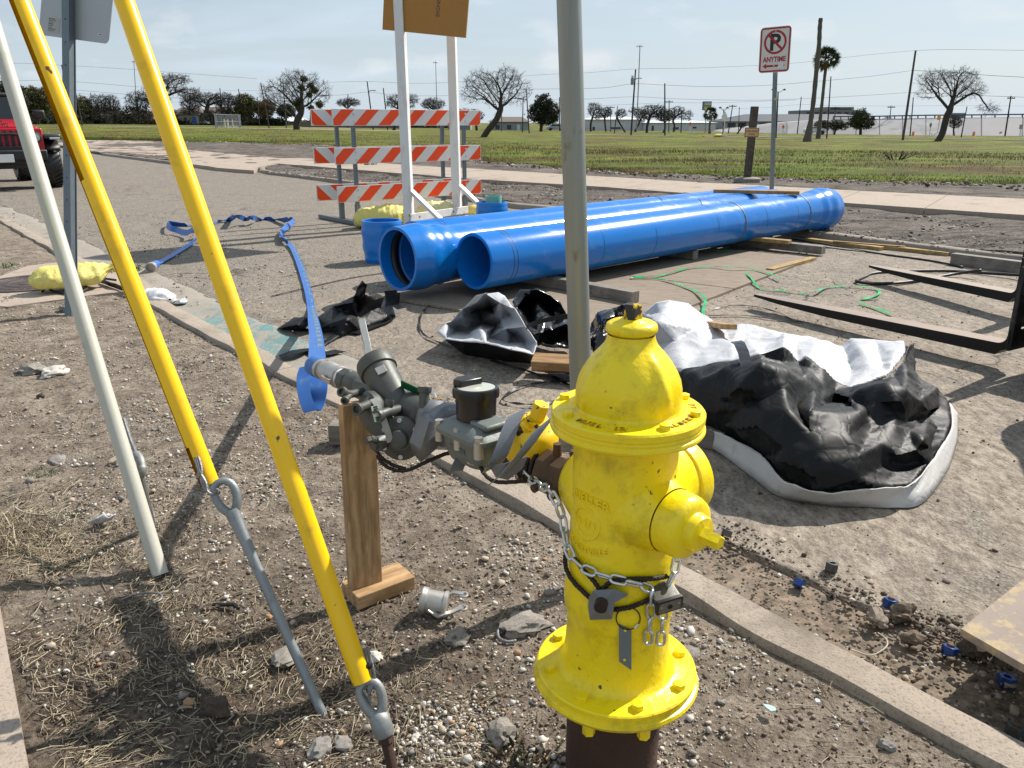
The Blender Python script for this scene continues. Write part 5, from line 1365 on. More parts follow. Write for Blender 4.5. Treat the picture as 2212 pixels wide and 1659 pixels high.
bi = [(1520, 818, .24), (1580, 800, .31), (1612, 794, .34), (1645, 788, .39), (1668, 795, .37), (1700, 808, .33), (1736, 825, .28), (1755, 850, .23), (1767, 869, .19), (1660, 776, .28), (1690, 785, .27),
  (1560, 862, .20), (1640, 868, .25), (1720, 884, .21), (1600, 840, .30), (1690, 845, .29), (1523, 897, .10), (1560, 894, .14), (1600, 892, .185), (1650, 893, .235), (1700, 893, .26), (1750, 893, .26), (1800, 893, .25), (1851, 894, .225), (1870, 913, .17),
  (1560, 922, .075), (1650, 930, .18), (1750, 940, .205), (1830, 945, .195), (1600, 938, .11), (1700, 970, .155), (1850, 990, .145), (1780, 1000, .135), (1750, 1030, .085), (1850, 1035, .08), (1680, 1000, .10), (1790, 878, .12), (1825, 876, .10), (1800, 850, .15), (1770, 838, .2), (1745, 800, .24),
  (1838, 862, .20), (1860, 846, .24), (1890, 838, .27), (1914, 834, .29), (1950, 846, .27), (1985, 868, .20), (2000, 888, .13), (2004, 905, .03), (1890, 872, .23), (1870, 888, .19), (1935, 868, .25), (1930, 900, .18), (1950, 915, .14), (1925, 930, .15), (1965, 935, .12), (1990, 955, .13), (2004, 970, .05), (1975, 975, .10), (1935, 985, .10), (1915, 1002, .06), (1900, 960, .14), (1880, 930, .15), (1960, 1012, .02), (1925, 1030, .03), (2020, 930, .01), (2025, 880, .03), (1990, 840, .06), (1955, 815, .16), (1930, 820, .13)]
hem_in = [(x, y, z * .45) for x, y, z in hem_in]; blk = blk[:18] + hem_in + blk[-2:]
cloth('black_face', blk, bi, M['black'], tb_, .024, .011, 1, relax=1, freq=3.4, an=(.96, .28))
hem_out = [(1512, 940, -.03), (1560, 978, -.04), (1600, 1010, -.045), (1660, 1052, -.045), (1700, 1076, -.045), (1800, 1090, -.045), (1900, 1094, -.045), (1962, 1099, -.04), (1992, 1086, -.045), (2042, 1022, -.045), (2064, 962, -.045), (2066, 930, -.045), (2060, 895, -.04), (2051, 872, -.03)]
def strip_between(name, ina, outa, mat, parent, seed):
 """band of sheet between two matching rows of (photo x, photo y, height)"""
 A_s = resample(smooth_path([G(*q) for q in ina], 8), .02); B_s = smooth_path([G(*q) for q in outa], 8)
 rows = []
 for i, p in enumerate(A_s):
  t_ = i / (len(A_s) - 1); k = t_ * (len(B_s) - 1); j = min(int(k), len(B_s) - 2); q = B_s[j].lerp(B_s[j + 1], k - j)
  r_ = []
  for c_, bl_ in ((0, 0), (.15, .004), (.4, .005), (.7, .003), (1, 0)):
   w = p.lerp(q, c_); n_ = mnoise.noise(w * 9 + Vector((seed, 0, 0))) * .010 + (.5 - abs(mnoise.noise(w * 17))) * .012
   w = w + Vector((0, -bl_ * .5, bl_ + n_ * (1 if c_ < 1 else .2))); w.z = max(w.z, ROAD + .003); r_.append(w[:])
  rows.append(r_)
 V, Fq = gridmesh(np.array(rows)); m = MB(); m.add([tuple(x) for x in V], [tuple(f) for f in Fq.tolist()])
 o = m.build(name, mat, parent, smooth=50); o.modifiers.new('t', 'SOLIDIFY').thickness = .004
strip_between('white_hem', [(x, y - 2, z + .012) for x, y, z in hem_in], [(2068, 895, -.04), (2068, 930, -.045), (2064, 962, -.045), (2042, 1024, -.045), (1990, 1088, -.045), (1930, 1097, -.045), (1860, 1094, -.045), (1780, 1090, -.045), (1690, 1074, -.045), (1640, 1042, -.045), (1575, 992, -.045), (1500, 942, -.035)], M['hem'], tb_, 2)
wh = [(1380, 700, .05), (1389, 678, .12), (1417, 653, .22), (1445, 648, .26), (1486, 656, .22), (1517, 681, .14), (1545, 700, .07), (1566, 712, .05), (1601, 703, .07), (1650, 711, .06), (1695, 719, .05), (1760, 733, .04), (1817, 748, .03), (1838, 731, .08), (1890, 734, .10), (1954, 740, .13), (1957, 763, .13), (1914, 817, .12), (1832, 839, .12), (1804, 826, .12), (1773, 798, .16), (1742, 776, .2), (1723, 784, .16), (1692, 751, .26), (1640, 770, .24), (1582, 783, .2), (1530, 792, .16), (1476, 806, .12), (1420, 800, .08), (1385, 760, .05)]
wi = [(1430, 680, .22), (1462, 684, .2), (1490, 690, .17), (1423, 700, .25), (1460, 703, .24), (1505, 712, .20), (1550, 730, .17), (1580, 745, .17), (1610, 735, .10), (1460, 740, .16), (1520, 760, .14), (1640, 740, .1), (1680, 735, .12), (1720, 748, .08), (1760, 755, .14), (1800, 770, .08), (1780, 785, .13), (1830, 770, .06), (1860, 760, .14), (1900, 770, .10), (1880, 795, .13), (1930, 770, .14), (1840, 805, .08), (1545, 772, .15), (1600, 765, .17), (1660, 755, .15)]
cloth('white_face', wh, wi, M['whites'], tb_, .030, .010, 3, relax=1, freq=4)
m = MB(); m.ribbon([D(1590, 738, 3.55), D(1597, 742, 3.5), D(1606, 762, 3.42), D(1613, 795, 3.32)], .05, .003, [Vector((1, .2, .1))] * 4); m.build('black_tie', M['blackgloss'], tb_)
tw = thing('tarpaulin', G(1060, 770, ROAD), 'white-mouthed plastic bag lying open left of the galvanised pole', 'tarpaulin')
wo_ = [(943, 717, .09), (962, 699, .12), (976, 696, .11), (1001, 667, .2), (1028, 640, .29), (1050, 635, .31), (1076, 632, .31), (1091, 640, .29), (1110, 667, .26), (1134, 706, .19), (1160, 745, .11), (1152, 767, .08), (1110, 756, .11), (1048, 742, .10), (1000, 738, .08), (962, 733, .07)]
wii = [(1000, 688, .12), (1028, 655, .24), (1036, 672, .02), (1082, 655, .26), (1062, 668, .02), (1040, 700, -.02), (985, 716, -.01), (1010, 719, -.01), (1022, 731, .07), (1038, 714, .12), (1050, 718, .11), (1056, 732, .01), (1070, 684, .12), (1085, 690, .11), (1100, 682, .13), (1072, 706, -.02), (1092, 712, .11), (1108, 724, .02), (1130, 740, .0), (1098, 744, .0)]
cloth('white_mouth', wo_, wii, M['whites'], tw, .024, .006, 4, relax=0)
cloth('black_underside', [(962, 734, .06), (1000, 739, .07), (1048, 743, .09), (1110, 757, .10), (1152, 768, .07), (1152, 786, -.04), (1100, 781, -.04), (1060, 775, -.045), (1005, 766, -.045), (975, 745, -.02)], [(1050, 760, .02), (1100, 770, .03), (1010, 752, .02)], M['black'], tw, .03, .006, 5, relax=0)
tk = thing('plastic_sheet', G(1190, 750, ROAD), 'crumpled glossy black plastic behind the white-mouthed bag', 'plastic sheet')
cloth('sheet', [(1108, 655, .2), (1113, 640, .25), (1124, 627, .29), (1157, 628, .30), (1189, 641, .26), (1210, 660, .2), (1224, 680, .14), (1243, 684, .14), (1262, 700, .1), (1262, 745, .02), (1225, 754, .0), (1190, 752, .02), (1162, 747, .06), (1136, 708, .14), (1112, 670, .2)], [(1130, 645, .25), (1140, 660, .12), (1165, 648, .22), (1160, 668, .2), (1185, 670, .12), (1175, 690, .19), (1200, 690, .1), (1150, 700, .1), (1160, 690, .16), (1165, 720, .14), (1185, 735, .03), (1190, 715, .13), (1205, 725, .04), (1215, 705, .15), (1235, 715, .08)], M['blackgloss'], tk, .026, .012, 6, relax=1)
m = MB(); m.ribbon(smooth_path([D(1138, 707, 4.5), D(1150, 700, 4.45), D(1185, 690, 4.45), D(1235, 682, 4.5)], 5), .03, .002, [Vector((.3, .1, 1))] * 16); m.build('tie_strap', M['strap_b'], tk)
tk2 = thing('plastic_sheet', G(1320, 740, ROAD), 'black plastic bundle between the galvanised pole and the hydrant top', 'plastic sheet')
cloth('sheet', [(1278, 700, .1), (1292, 678, .18), (1320, 668, .22), (1345, 660, .26), (1358, 664, .24), (1362, 690, .14), (1420, 720, .05), (1400, 770, .0), (1330, 780, .0), (1285, 765, .0), (1265, 740, .03)], [(1310, 690, .2), (1335, 680, .2), (1325, 710, .1), (1300, 720, .12), (1350, 720, .1), (1320, 745, .06)], M['blackgloss'], tk2, .028, .012, 7, relax=1)
cloth('white_fold', [(1346, 660, .25), (1352, 656, .27), (1362, 655, .26), (1366, 668, .2), (1357, 680, .18), (1350, 672, .2)], [(1356, 665, .24)], M['whites'], tk2, .02, .004, 8)
m = MB(); m.ribbon(smooth_path([Rz(1180, 800, .02), Rz(1215, 812, .04), Rz(1250, 830, .02)], 5), .07, .002); m.ribbon(smooth_path([Rz(1190, 822, .02), Rz(1225, 806, .03), Rz(1262, 800, .03)], 5), .06, .002); m.build('torn_strips', M['black'], tk2)['kind'] = 'stuff'
tl = thing('plastic_sheet', G(740, 700, ROAD), 'torn black sheet lying on the road under the bell mouth, behind the hose', 'plastic sheet')
cloth('sheet', [(598, 712, -.045), (635, 688, .0), (660, 686, .03), (680, 690, .0), (720, 662, .07), (765, 640, .16), (770, 626, .22), (783, 606, .30), (792, 616, .28), (789, 638, .18), (808, 632, .17), (832, 641, .12), (822, 668, .02), (845, 690, -.04), (790, 708, -.04), (773, 714, -.04), (735, 728, -.045), (693, 752, -.045), (700, 736, -.04), (728, 718, -.03), (678, 717, -.04), (640, 716, -.045)], [(640, 702, .02), (700, 690, .03), (740, 675, .04), (762, 655, .15), (780, 635, .2), (775, 660, .09), (790, 660, .1), (805, 650, .13), (750, 690, .06), (770, 685, .03), (790, 690, .0), (710, 705, .01), (800, 675, .03)], M['black'], tl, .03, .009, 9, relax=1)
m = MB()
m.ribbon(smooth_path([D(843, 628, 6.25), D(847, 645, 6.2), Rz(845, 665, .03), Rz(835, 690, .01), Rz(800, 705, .01), Rz(760, 720, .01)], 5), .10, .003); m.build('torn_tail', M['black'], tl)
m = MB(); m.ribbon(smooth_path([D(858, 632, 6.25), D(856, 650, 6.2), Rz(850, 675, .02)], 5), .05, .003); m.build('torn_tail', M['black'], tl)
m = MB(); m.add([p[:] for p in (Rz(849, 664, .12), Rz(868, 676, .01), Rz(855, 684, .01), Rz(842, 680, .01))], [(0, 3, 2), (0, 2, 1)]); m.build('white_flap', M['whites'], tl, smooth=0).modifiers.new('t', 'SOLIDIFY').thickness = .003
m = MB(); m.ribbon(smooth_path([Rz(605, 772, .01), Rz(640, 760, .03), Rz(665, 757, .01), Rz(700, 764, .02), Rz(735, 758, .01)], 5), .09, .003); o = m.build('plastic_scrap', M['black'], None, True); single(o, 'black plastic scrap lying in the gutter by the hose end', 'plastic scrap')
for (x, y, s, lb) in ((1318, 443, .35, 'dark plastic bag on the earth strip just right of the galvanised pole'), (1400, 437, .6, 'dark plastic bag with a pale fold on the earth strip beyond the pipes')):
 t = thing('plastic_bag', G(x, y, .07), lb, 'plastic bag'); w = 26 * s * 1.6; cloth('bag', [(x - w, y + 2, .07), (x - w * .4, y - 7, .22), (x + w * .1, y - 10, .3), (x + w * .7, y - 6, .25), (x + w * 1.1, y + 2, .07), (x, y + 4, .07)], [(x, y - 4, .26), (x + w * .5, y - 2, .2), (x - w * .4, y - 2, .18)], M['blackgloss'], t, .07, .03, 11, relax=0, freq=3)
o = MB()
# ------------------------------------------------------------------ sandbags
def bag(label, c, L, w, h, yaw, mat, seed, tie=1, cat='sandbag', name='sandbag', group=None, sag=.5):
 t = thing(name, c, label, cat, group, rot=yaw)
 nu, nv = 40, 28; P = []
 for i in range(nu + 1):
  s = -1 + 2 * i / nu; row = []
  q = max(.0, 1 - abs(s) ** 3.0) ** .6; q = max(q, .06)
  if tie and s > .55: q = max(.16, q * (1 - (s - .55) * 1.6))
  for j in range(nv):
   a = 2 * PI * j / nv
   y, z = math.cos(a) * w / 2 * q, math.sin(a) * h / 2 * q
   z = (z + h / 2) if z > -h * .22 else (-h * .22 + h / 2) * .5 + z * .0 + h * .10
   p = Vector((s * L / 2, y, max(z - h * .12, 0)))
   nz = mnoise.noise(p * 9 + Vector((seed, 0, 0))) * .026 + (abs(mnoise.noise(p * 17 + Vector((seed, 3, 0)))) - .25) * -.034
   if tie: nz += .012 * math.sin(a * 9 + seed) * max(0, s - .1)
   p += Vector((0, math.cos(a), max(0, math.sin(a)))) * nz
   if tie and s > .5: p.z += (s - .5) * h * .5
   row.append(p[:])
  row.append(row[0]); P.append(row)
 V, Fq = gridmesh(np.array(P)); m = MB(); m.add([tuple(x) for x in V], [tuple(f)[::-1] for f in Fq.tolist()]); bdy = m.build('sack', mat, t, True, smooth=70)
 if tie:
  m = MB(); x0 = L / 2 * .93; zt = h * .5
  for k in range(5):
   a = k * 1.25; m.tube([(x0 - .02, 0, zt), (x0 + .04, math.cos(a) * .015, zt + math.sin(a) * .015 + .01), (x0 + .085, math.cos(a) * .04, zt + math.sin(a) * .035 + .015)], [.016, .013, .008], 6)
  m.build('twisted_neck', mat, bdy, True)
  m = MB(); m.tube([(x0 + .005, .022 * math.cos(a), zt + .022 * math.sin(a)) for a in np.linspace(0, 2 * PI, 12, endpoint=False)], .004, 5, closed=True); m.build('tie', M['white_tape'], bdy, True)
 return t
def sack(name, a, b):
 t = NT(name, .55, spec=.3); v = t.co()
 c = t.mix(t.noise(8, 5, .6, v), a, b)
 c = t.mix(t.ramp(t.noise(14, 6, .7, v), [(.58, 0), (.78, .6)]), c, (.32, .26, .1))
 f = t.math('ABSOLUTE', t.math('SUBTRACT', t.noise(18, 5, .6, v, 1.2), .5))
 return t.out(c, .5, t.bump(f, .9, .02))
M['sack'] = sack('yellow_woven_sack', (.60, .52, .13), (.76, .68, .22))
M['sackp'] = sack('pale_yellow_sack', (.62, .58, .26), (.76, .72, .42))
M['sackw'] = plastic('white_sack', (.55, .55, .55), (.7, .7, .7), .5, .3, (.4, .38, .34))
bg_ = 'sandbags weighing down the barricades'
bag('yellow sandbag lying on the barricade feet, left of the white stand', Rz(800, 492), .46, .36, .30, .5, M['sack'], 1, group=bg_)
bag('yellow sandbag with a twisted neck right behind the standing blue fitting', Rz(838, 492), .5, .38, .34, .15, M['sack'], 2, group=bg_)
bag('small yellow sandbag end beside the foot of the white stand', Rz(866, 482), .36, .3, .26, 1.2, M['sack'], 3, group=bg_)
bag('pale sandbag lying behind the foot board of the white stand', Rz(946, 478), .6, .42, .32, .1, M['sackp'], 4, 0, group=bg_)
bag('yellow sandbag with its neck standing up beside the green-sleeved fitting', Rz(1030, 470), .4, .3, .2, 2.2, M['sack'], 5, group=bg_)
bag('limp yellow sandbag lying by the manhole and signpost on the left', G(160, 622, .03), .62, .30, .22, .62, M['sack'], 6, 1)
bag('white sandbag slumped in the gutter at the kerb on the left', G(342, 655, -.045), .34, .22, .13, -.6, M['sackw'], 7, 0)
cb_ = MB()
M['clear'] = simple('clear_plastic', (.42, .46, .45), .2, 0, .2, 12, .5, 30, .01)
bag('clear plastic bag lying beside the white sandbag in the gutter', G(384, 656, -.05), .16, .12, .05, .2, M['clear'], 8, 0, 'plastic bag', 'plastic_bag')
tz = thing('plastic_sheet', G(265, 610, .02), 'flat black plastic strip reaching from the yellow sandbag to the kerb', 'plastic sheet')
cloth('sheet', [(160, 585, .03), (178, 584, .06), (222, 604, .05), (262, 618, .05), (290, 622, .05), (312, 634, .03), (311, 637, .02), (295, 632, .02), (262, 628, .02), (215, 610, .02), (180, 600, .02)], [(240, 612, .06), (280, 625, .05)], M['black'], tz, .03, .006, 12, relax=0)
m = MB(); m.tube(smooth_path([G(92, 630, .03), G(100, 620, .05), G(118, 630, .03), G(160, 634, .03), G(190, 622, .04), G(170, 612, .05), G(200, 600, .04), G(250, 605, .05)], 5), .010, 6); m.build('black_tube', M['rubber'], tz)
mc = G(68, 611, .014)
t = thing('manhole_cover', mc, 'round brown iron manhole cover set in the concrete pad', 'manhole cover')
M['iron'] = simple('brown_cast_iron', (.085, .062, .055), .6, .5, .25, 20, .4, 60, .003, dirt=(.16, .13, .11))
m = MB(); m.lathe([(.34, -.02), (.34, .004), (.315, .006), (.312, .001), (.30, .001), (.29, .006), (.26, .006), (.255, .002), (.21, .002), (.205, .006), (.17, .006), (.165, .002), (.10, .002), (.095, .006), (0, .006)], 48, Matrix.Translation(mc)); m.build('lid', M['iron'], t, smooth=20)
m = MB(); m.lathe([(.345, -.02), (.345, .006), (.40, .006), (.405, -.02)], 48, Matrix.Translation(mc)); m.build('frame', M['iron'], t, smooth=20)
# ------------------------------------------------------------------ signposts, barricades, sign stand
def upost(t, base, topp, w, mat, name='post', facing=(0, -1, 0), holes=None, upto=None):
 """U-channel post with bolt holes"""
 d = (topp - base); L = d.length; fr = zframe(base, d, Vector(facing).cross(d).normalized())
 m = MB(); h = w * .42; poly = [(-w / 2, 0), (-w * .28, 0), (-w * .24, h), (w * .24, h), (w * .28, 0), (w / 2, 0), (w / 2, -.004), (w * .24, -.004), (w * .2, h - .005), (-w * .2, h - .005), (-w * .24, -.004), (-w / 2, -.004)]
 m.prism(poly, L, fr); p = m.build(name, mat, t, smooth=0)
 return p, fr, L
sb, stp = G(152, 680), None
stp = D(145, -420, 5.3)
sp_ = thing('sign_post', sb, 'steel-grey U-channel signpost with the back of a sign at the top left', 'signpost')
d = D(146, 0, 5.42) - sb; tp_ = sb + d * 1.42
fr = zframe(sb - d.normalized() * .15, d, (1, -.1, 0)); L = d.length * 1.42 + .15; w = .062
m = MB(); m.prism([(-w / 2, .022), (-w * .42, -.026), (w * .42, -.026), (w / 2, .022), (w * .62, .022), (w * .62, .028), (-w * .62, .028), (-w * .62, .022)], L, fr); po = m.build('post', M['galvd'], sp_, smooth=0)
for k in range(24):
 z = .5 + k * .15
 if z > L - .05: break
 m = MB(); m.lathe([(.0048, 0), (.0048, .0015), (0, .0015)], 8, fr @ Matrix.Translation((0, -.0262, z)) @ Matrix.Rotation(PI / 2, 4, 'X')); m.build('bolt_hole', M['rubber'], po, smooth=0)
M['signback'] = simple('bare_aluminium_sheet', (.40, .41, .41), .5, .5, .06, 6, .1, 200)
c0, c1 = D(74, 72, 5.62), D(225, 92, 5.30)
ctr = (c0 + c1) / 2; X_ = (c1 - c0).normalized(); Wd = (c1 - c0).length; Hh = .62
fr = frame(ctr, X_, d)
m = MB(); m.prism([(x, y + Hh / 2) for x, y in rbox(Wd, Hh, .04, 5)], .003, fr @ Matrix.Rotation(PI / 2, 4, 'X') @ Matrix.Translation((0, 0, -.034)))
sgn = m.build('sign_plate', M['signback'], sp_, smooth=0)
Fp = fr @ Matrix.Rotation(PI / 2, 4, 'X') @ Matrix.Translation((0, 0, -.031 + .0001))
def on_plate(x0, y0, w_, h_, mat, name, par, lift=.0005):
 m = MB(); m.box((x0, y0, lift + .0003), (w_, h_, .0006), Fp); return m.build(name, mat, par, smooth=0)
M['greylabel'] = simple('grey_sticker', (.36, .36, .35), .6); M['darkprint'] = simple('dark_print', (.05, .05, .05), .6)
lab = on_plate(-Wd * .285, .075, .135, .10, M['greylabel'], 'sticker', sgn)
M['print'] = M['darkprint']
m = MB()
for k in range(8):
 for q in range(random.randint(3, 6)): m.box((-Wd * .285 - .055 + q * .014 + random.uniform(0, .004), .115 - k * .011, .0013), (.011, .004 if k % 3 else .006, .0004), Fp)
o = m.build('small_print', M['darkprint'], lab, smooth=0); o['kind'] = 'stuff'
lab2 = on_plate(Wd * .375, .052, .045, .012, simple('white_sticker', (.7, .7, .68), .6), 'sticker', sgn)
m = MB(); m.box((Wd * .375 + .002, .052, .0013), (.03, .006, .0004), Fp); m.build('small_print', M['darkprint'], lab2, smooth=0)
gb = Vector((.222, 2.07, 0)); gt_ = D(1229, 0, 1.885); dd = gt_ - gb
gp_ = thing('galvanised_pole', gb, 'round galvanised pole standing just behind the hydrant', 'pole')
def galvp():
 t = NT('weathered_galvanised_pole', .48, .55)
 c = t.mix(t.noise(5, 5, .6, t.co((6, 6, .35))), (.20, .215, .205), (.36, .375, .355))
 c = t.mix(t.ramp(t.noise(12, 4, .6, t.co((1, 1, .5))), [(.66, 0), (.72, .7)]), c, (.16, .14, .08))
 return t.out(c, .48, t.bump(t.noise(60, 4, .6, t.co((3, 3, .3))), .12, .001))
m = MB(); m.tube([gb - dd.normalized() * .1, gb + dd * 1.5], .0295, 32); m.build('tube', galvp(), gp_)
m = MB(); m.box((0, 0, 0), (.0035, .002, .009), zframe(D(1263, 716, 2.11), (0, -.3, 1))); m.build('paint_fleck', M['hyd'], gp_, smooth=0)
M['orange'] = simple('orange_sheeting', (.84, .065, .002), .35, 0, .06, 8, .05)
M['bwhite'] = simple('white_sheeting', (.66, .66, .65), .4, 0, .05, 8, .05, dirt=(.45, .43, .4), dth=(.62, .8))
M['whitep'] = simple('chipped_white_paint', (.70, .70, .68), .5, 0, .05, 6, .2, 40, .003, dirt=(.5, .48, .44), spots=(.06, .05, .045), sth=(.70, .73), ss=14, stretch=(1, 1, .3))
def barricade(label, p0, p1, zoff, flip, posts):
 """p0, p1: ground points under the left and right board ends"""
 t = thing('barricade', p0, label, 'barricade', 'striped road barricades'); X_ = p1 - p0; L = X_.length; fr = frame(p0, X_)
 H_ = .212; slant = H_ * 1.0; step = .375
 for zc in (.43, .925, 1.415):
  z0 = zc - H_ / 2; m = MB(); m.box((L / 2, 0, zc), (L, .022, H_), fr); bd = m.build('board', M['bwhite'], t, smooth=0, bevel=.003)
  k = -2
  while True:
   x = k * step * 1.0 - .08; k += 1
   if x > L: break
   w_ = step * .5
   poly = [(x, 0), (x + w_, 0), (x + w_ + slant, H_), (x + slant, H_)]
   if flip: poly = [(L - a, b) for a, b in poly]
   def clip(pl, val, sgn_):
    o = []
    for a, b in zip(pl, pl[1:] + pl[:1]):
     ia, ib = sgn_ * (a[0] - val) <= 0, sgn_ * (b[0] - val) <= 0
     if ia: o.append(a)
     if ia != ib: s = (val - a[0]) / (b[0] - a[0]); o.append((val, a[1] + (b[1] - a[1]) * s))
    return o
   pl = clip(clip(poly, L - .006, 1), .006, -1) if poly else []
   if len(pl) < 3: continue
   m = MB(); F_ = fr @ Matrix.Translation((0, -.0112, z0)) @ Matrix.Rotation(PI / 2, 4, 'X')
   m.prism([(a, min(max(b, .006), H_ - .006)) for a, b in pl], .0008, F_)
   m.build('stripe', M['orange'], bd, smooth=0)
  for xp in posts:
   for dz_ in (-.05, .05):
    m = MB(); m.lathe([(.018, 0), (.018, .002), (.011, .003), (.011, .008), (0, .008)], 12, fr @ Matrix.Translation((xp * L, -.0115, zc + dz_)) @ Matrix.Rotation(PI / 2, 4, 'X')); m.build('bolt', M['zinc'], bd, smooth=30)
 for xp in posts:
  m = MB(); m.box((xp * L, .035, .78), (.048, .045, 1.5), fr); po = m.build('post', M['galvd'], t, smooth=0, bevel=.003)
  m = MB()
  for q in range(46): m.lathe([(.0055, 0), (.0055, .0008), (0, .0008)], 6, fr @ Matrix.Translation((xp * L, .0122, .06 + q * .0318)) @ Matrix.Rotation(PI / 2, 4, 'X'))
  o = m.build('punched_holes', M['rubber'], po, smooth=0); o['kind'] = 'stuff'
  m = MB(); m.box((xp * L, .0, .03), (.055, 1.5, .055), fr); m.build('foot', M['galvd'], t, smooth=0, bevel=.003)
  m = MB(); m.box((xp * L, .035, .17), (.062, .06, .22), fr); m.build('foot_socket', M['galvd'], t, smooth=0, bevel=.003)
 return t
def under(px, py, depth):
 p = D(px, py, depth); return Vector((p.x, p.y, ROAD))
b0, b1 = under(717, 245, 10.4), under(1037, 258, 11.85)
barricade('nearer orange and white striped barricade with three boards behind the sign stand', b0, b1, 0, False, (.13, .885))
nb = Vector((-(b1 - b0).y, (b1 - b0).x, 0)).normalized()
sh = nb * .42 - (b1 - b0).normalized() * .10
barricade('farther striped barricade showing past the left end of the nearer one', b0 + sh, b1 + sh, 0, True, (.16, .885))
st = thing('sign_stand', under(884, 475, 10.7), 'tall white wooden stand carrying a board seen from its orange-brown back', 'sign stand')
pL0, pR0 = under(884, 470, 10.6), under(988, 455, 11.45)
Xs = (pR0 - pL0).normalized(); Ys = Vector((-Xs.y, Xs.x, 0))
for p0, px in ((pL0, 862), (pR0, 973)):
 tp2 = HZ(p0, 0, px); dd = tp2 - p0; m = MB(); L = dd.length * 1.16
 m.box((0, 0, L / 2), (.115, .115, L), zframe(p0, dd, (Xs * 1 + Ys * .42).normalized())); m.build('upright', M['whitep'], st, smooth=0, bevel=.003)
 base = p0 - Ys * .55
 m = MB(); m.bar(p0 + Vector((0, 0, .50)) - Ys * .05, base + Xs * .16 + Vector((0, 0, .03)), .04, .085, (Xs.x, Xs.y, 0)); m.build('brace', M['whitep'], st, smooth=0, bevel=.003)
 m = MB(); m.bar(p0 - Ys * .75 + Vector((0, 0, .045)) + Xs * .07, p0 + Ys * .75 + Vector((0, 0, .045)) + Xs * .07, .04, .088); m.build('skid', M['whitep'], st, smooth=0, bevel=.003)
m = MB(); m.bar(pL0 - Xs * .08 + Vector((0, 0, .16)) - Ys * .075, pR0 + Xs * .14 + Vector((0, 0, .16)) - Ys * .075, .035, .10); rb_ = m.build('rail', M['whitep'], st, smooth=0, bevel=.003)
for q in (.1, .45, .8):
 m = MB(); m.lathe([(.011, 0), (.011, .003), (0, .004)], 10, zframe((pL0.lerp(pR0, q)) + Vector((0, 0, .16)) - Ys * .0935, -Ys)); m.build('screw', M['cable'], rb_)
M['signorange'] = simple('unlit_orange_board', (.38, .175, .03), .6, 0, .06, 6, .1, 60)
q0, q1 = D(820, 63, 9.95), D(1000, 81, 9.45)
Xb = (q1 - q0).normalized(); Wb = (q1 - q0).length; frb = frame((q0 + q1) / 2, Xb)
m = MB(); m.box((0, .065, .6), (Wb, .02, 1.2), frb); bd = m.build('board', M['signorange'], st, smooth=0, bevel=.002)
vs_, fs_ = text_mesh('SIGNS', .075, .0004, .001)
m = MB(); m.add(vs_, fs_, frb @ Matrix.Translation((.20, .0545, .30)) @ Matrix.Rotation(PI / 2, 4, 'X') @ Matrix.Rotation(PI / 2, 4, 'Z')); m.build('stamp', M['darkprint'], bd, smooth=0)
nb_ = G(1667, 412, WZ); ntop = HZ(nb_, 62, 1678); dn_ = ntop - nb_
ns = thing('no_parking_sign', nb_, 'no-parking sign on a grey steel post beyond the pipes', 'road sign')
fr = zframe(nb_, dn_, (1, 0, 0)); L = dn_.length; w = .058 * 1.35
m = MB(); m.prism([(-w / 2, .02), (-w * .42, -.022), (w * .42, -.022), (w / 2, .02)], L - .05, fr); po = m.build('post', M['galvd'], ns, smooth=0)
for k in range(18):
 m = MB(); m.lathe([(.007, 0), (.007, .001), (0, .001)], 6, fr @ Matrix.Translation((0, -.0225, .5 + k * .13)) @ Matrix.Rotation(PI / 2, 4, 'X')); m.build('bolt_hole', M['rubber'], po, smooth=0)
m = MB(); m.box((0, -.0225, L - 1.17), (.028, .001, .04), fr); m.build('yellow_sticker', simple('yellow_sticker', (.62, .42, .02), .5), po, smooth=0)
pc_ = [D(1638, 158, 0), 0]
Ypl = nb_.y - .17
def atY(x, y, Y): dr = ray(x, y); tt_ = (Y) / dr.y; return Vector((dr.x * tt_, Y, CAM_H + dr.z * tt_)) if True else None
bl, br, tl_, tr_ = atY(1638.5, 158.5, Ypl + .25), atY(1705, 152.5, Ypl - .05), atY(1642, 60.5, Ypl + .25), atY(1711, 56, Ypl - .05)
Xp = ((br - bl) + (tr_ - tl_)).normalized(); Zp = ((tl_ - bl) + (tr_ - br)).normalized()
Wp, Hp = (br - bl).length, (tl_ - bl).length
frp = frame((bl + br + tl_ + tr_) / 4, Xp, Zp)
Fq_ = frp @ Matrix.Rotation(PI / 2, 4, 'X')
M['spale'] = simple('sign_white', (.60, .60, .55), .45, 0, .03, 6, 0); M['sred'] = simple('sign_red', (.34, .012, .018), .45, 0, .05, 8, 0); M['sblk'] = simple('sign_black', (.012, .014, .014), .45)
m = MB(); m.prism(rbox(Wp, Hp, .045 * Wp / .35, 6), .004, Fq_ @ Matrix.Translation((0, 0, -.004))); pl_ = m.build('plate', M['spale'], ns, smooth=0)
def frame_ring(w_, h_, r, t_, lift, th, mat, name):
 o_, i_ = rbox(w_, h_, r, 6), rbox(w_ - 2 * t_, h_ - 2 * t_, max(r - t_, .004), 6); n = len(o_); m = MB()
 vs = [(x, y, lift) for x, y in o_] + [(x, y, lift) for x, y in i_] + [(x, y, lift + th) for x, y in o_] + [(x, y, lift + th) for x, y in i_]
 fs = []
 for k in range(n):
  j = (k + 1) % n; fs += [(2 * n + k, 2 * n + j, 3 * n + j, 3 * n + k), (k, j, 2 * n + j, 2 * n + k), (n + k, 3 * n + k, 3 * n + j, n + j)]
 m.add(vs, fs, Fq_); return m.build(name, mat, pl_, smooth=0)
u = Wp / 12.0
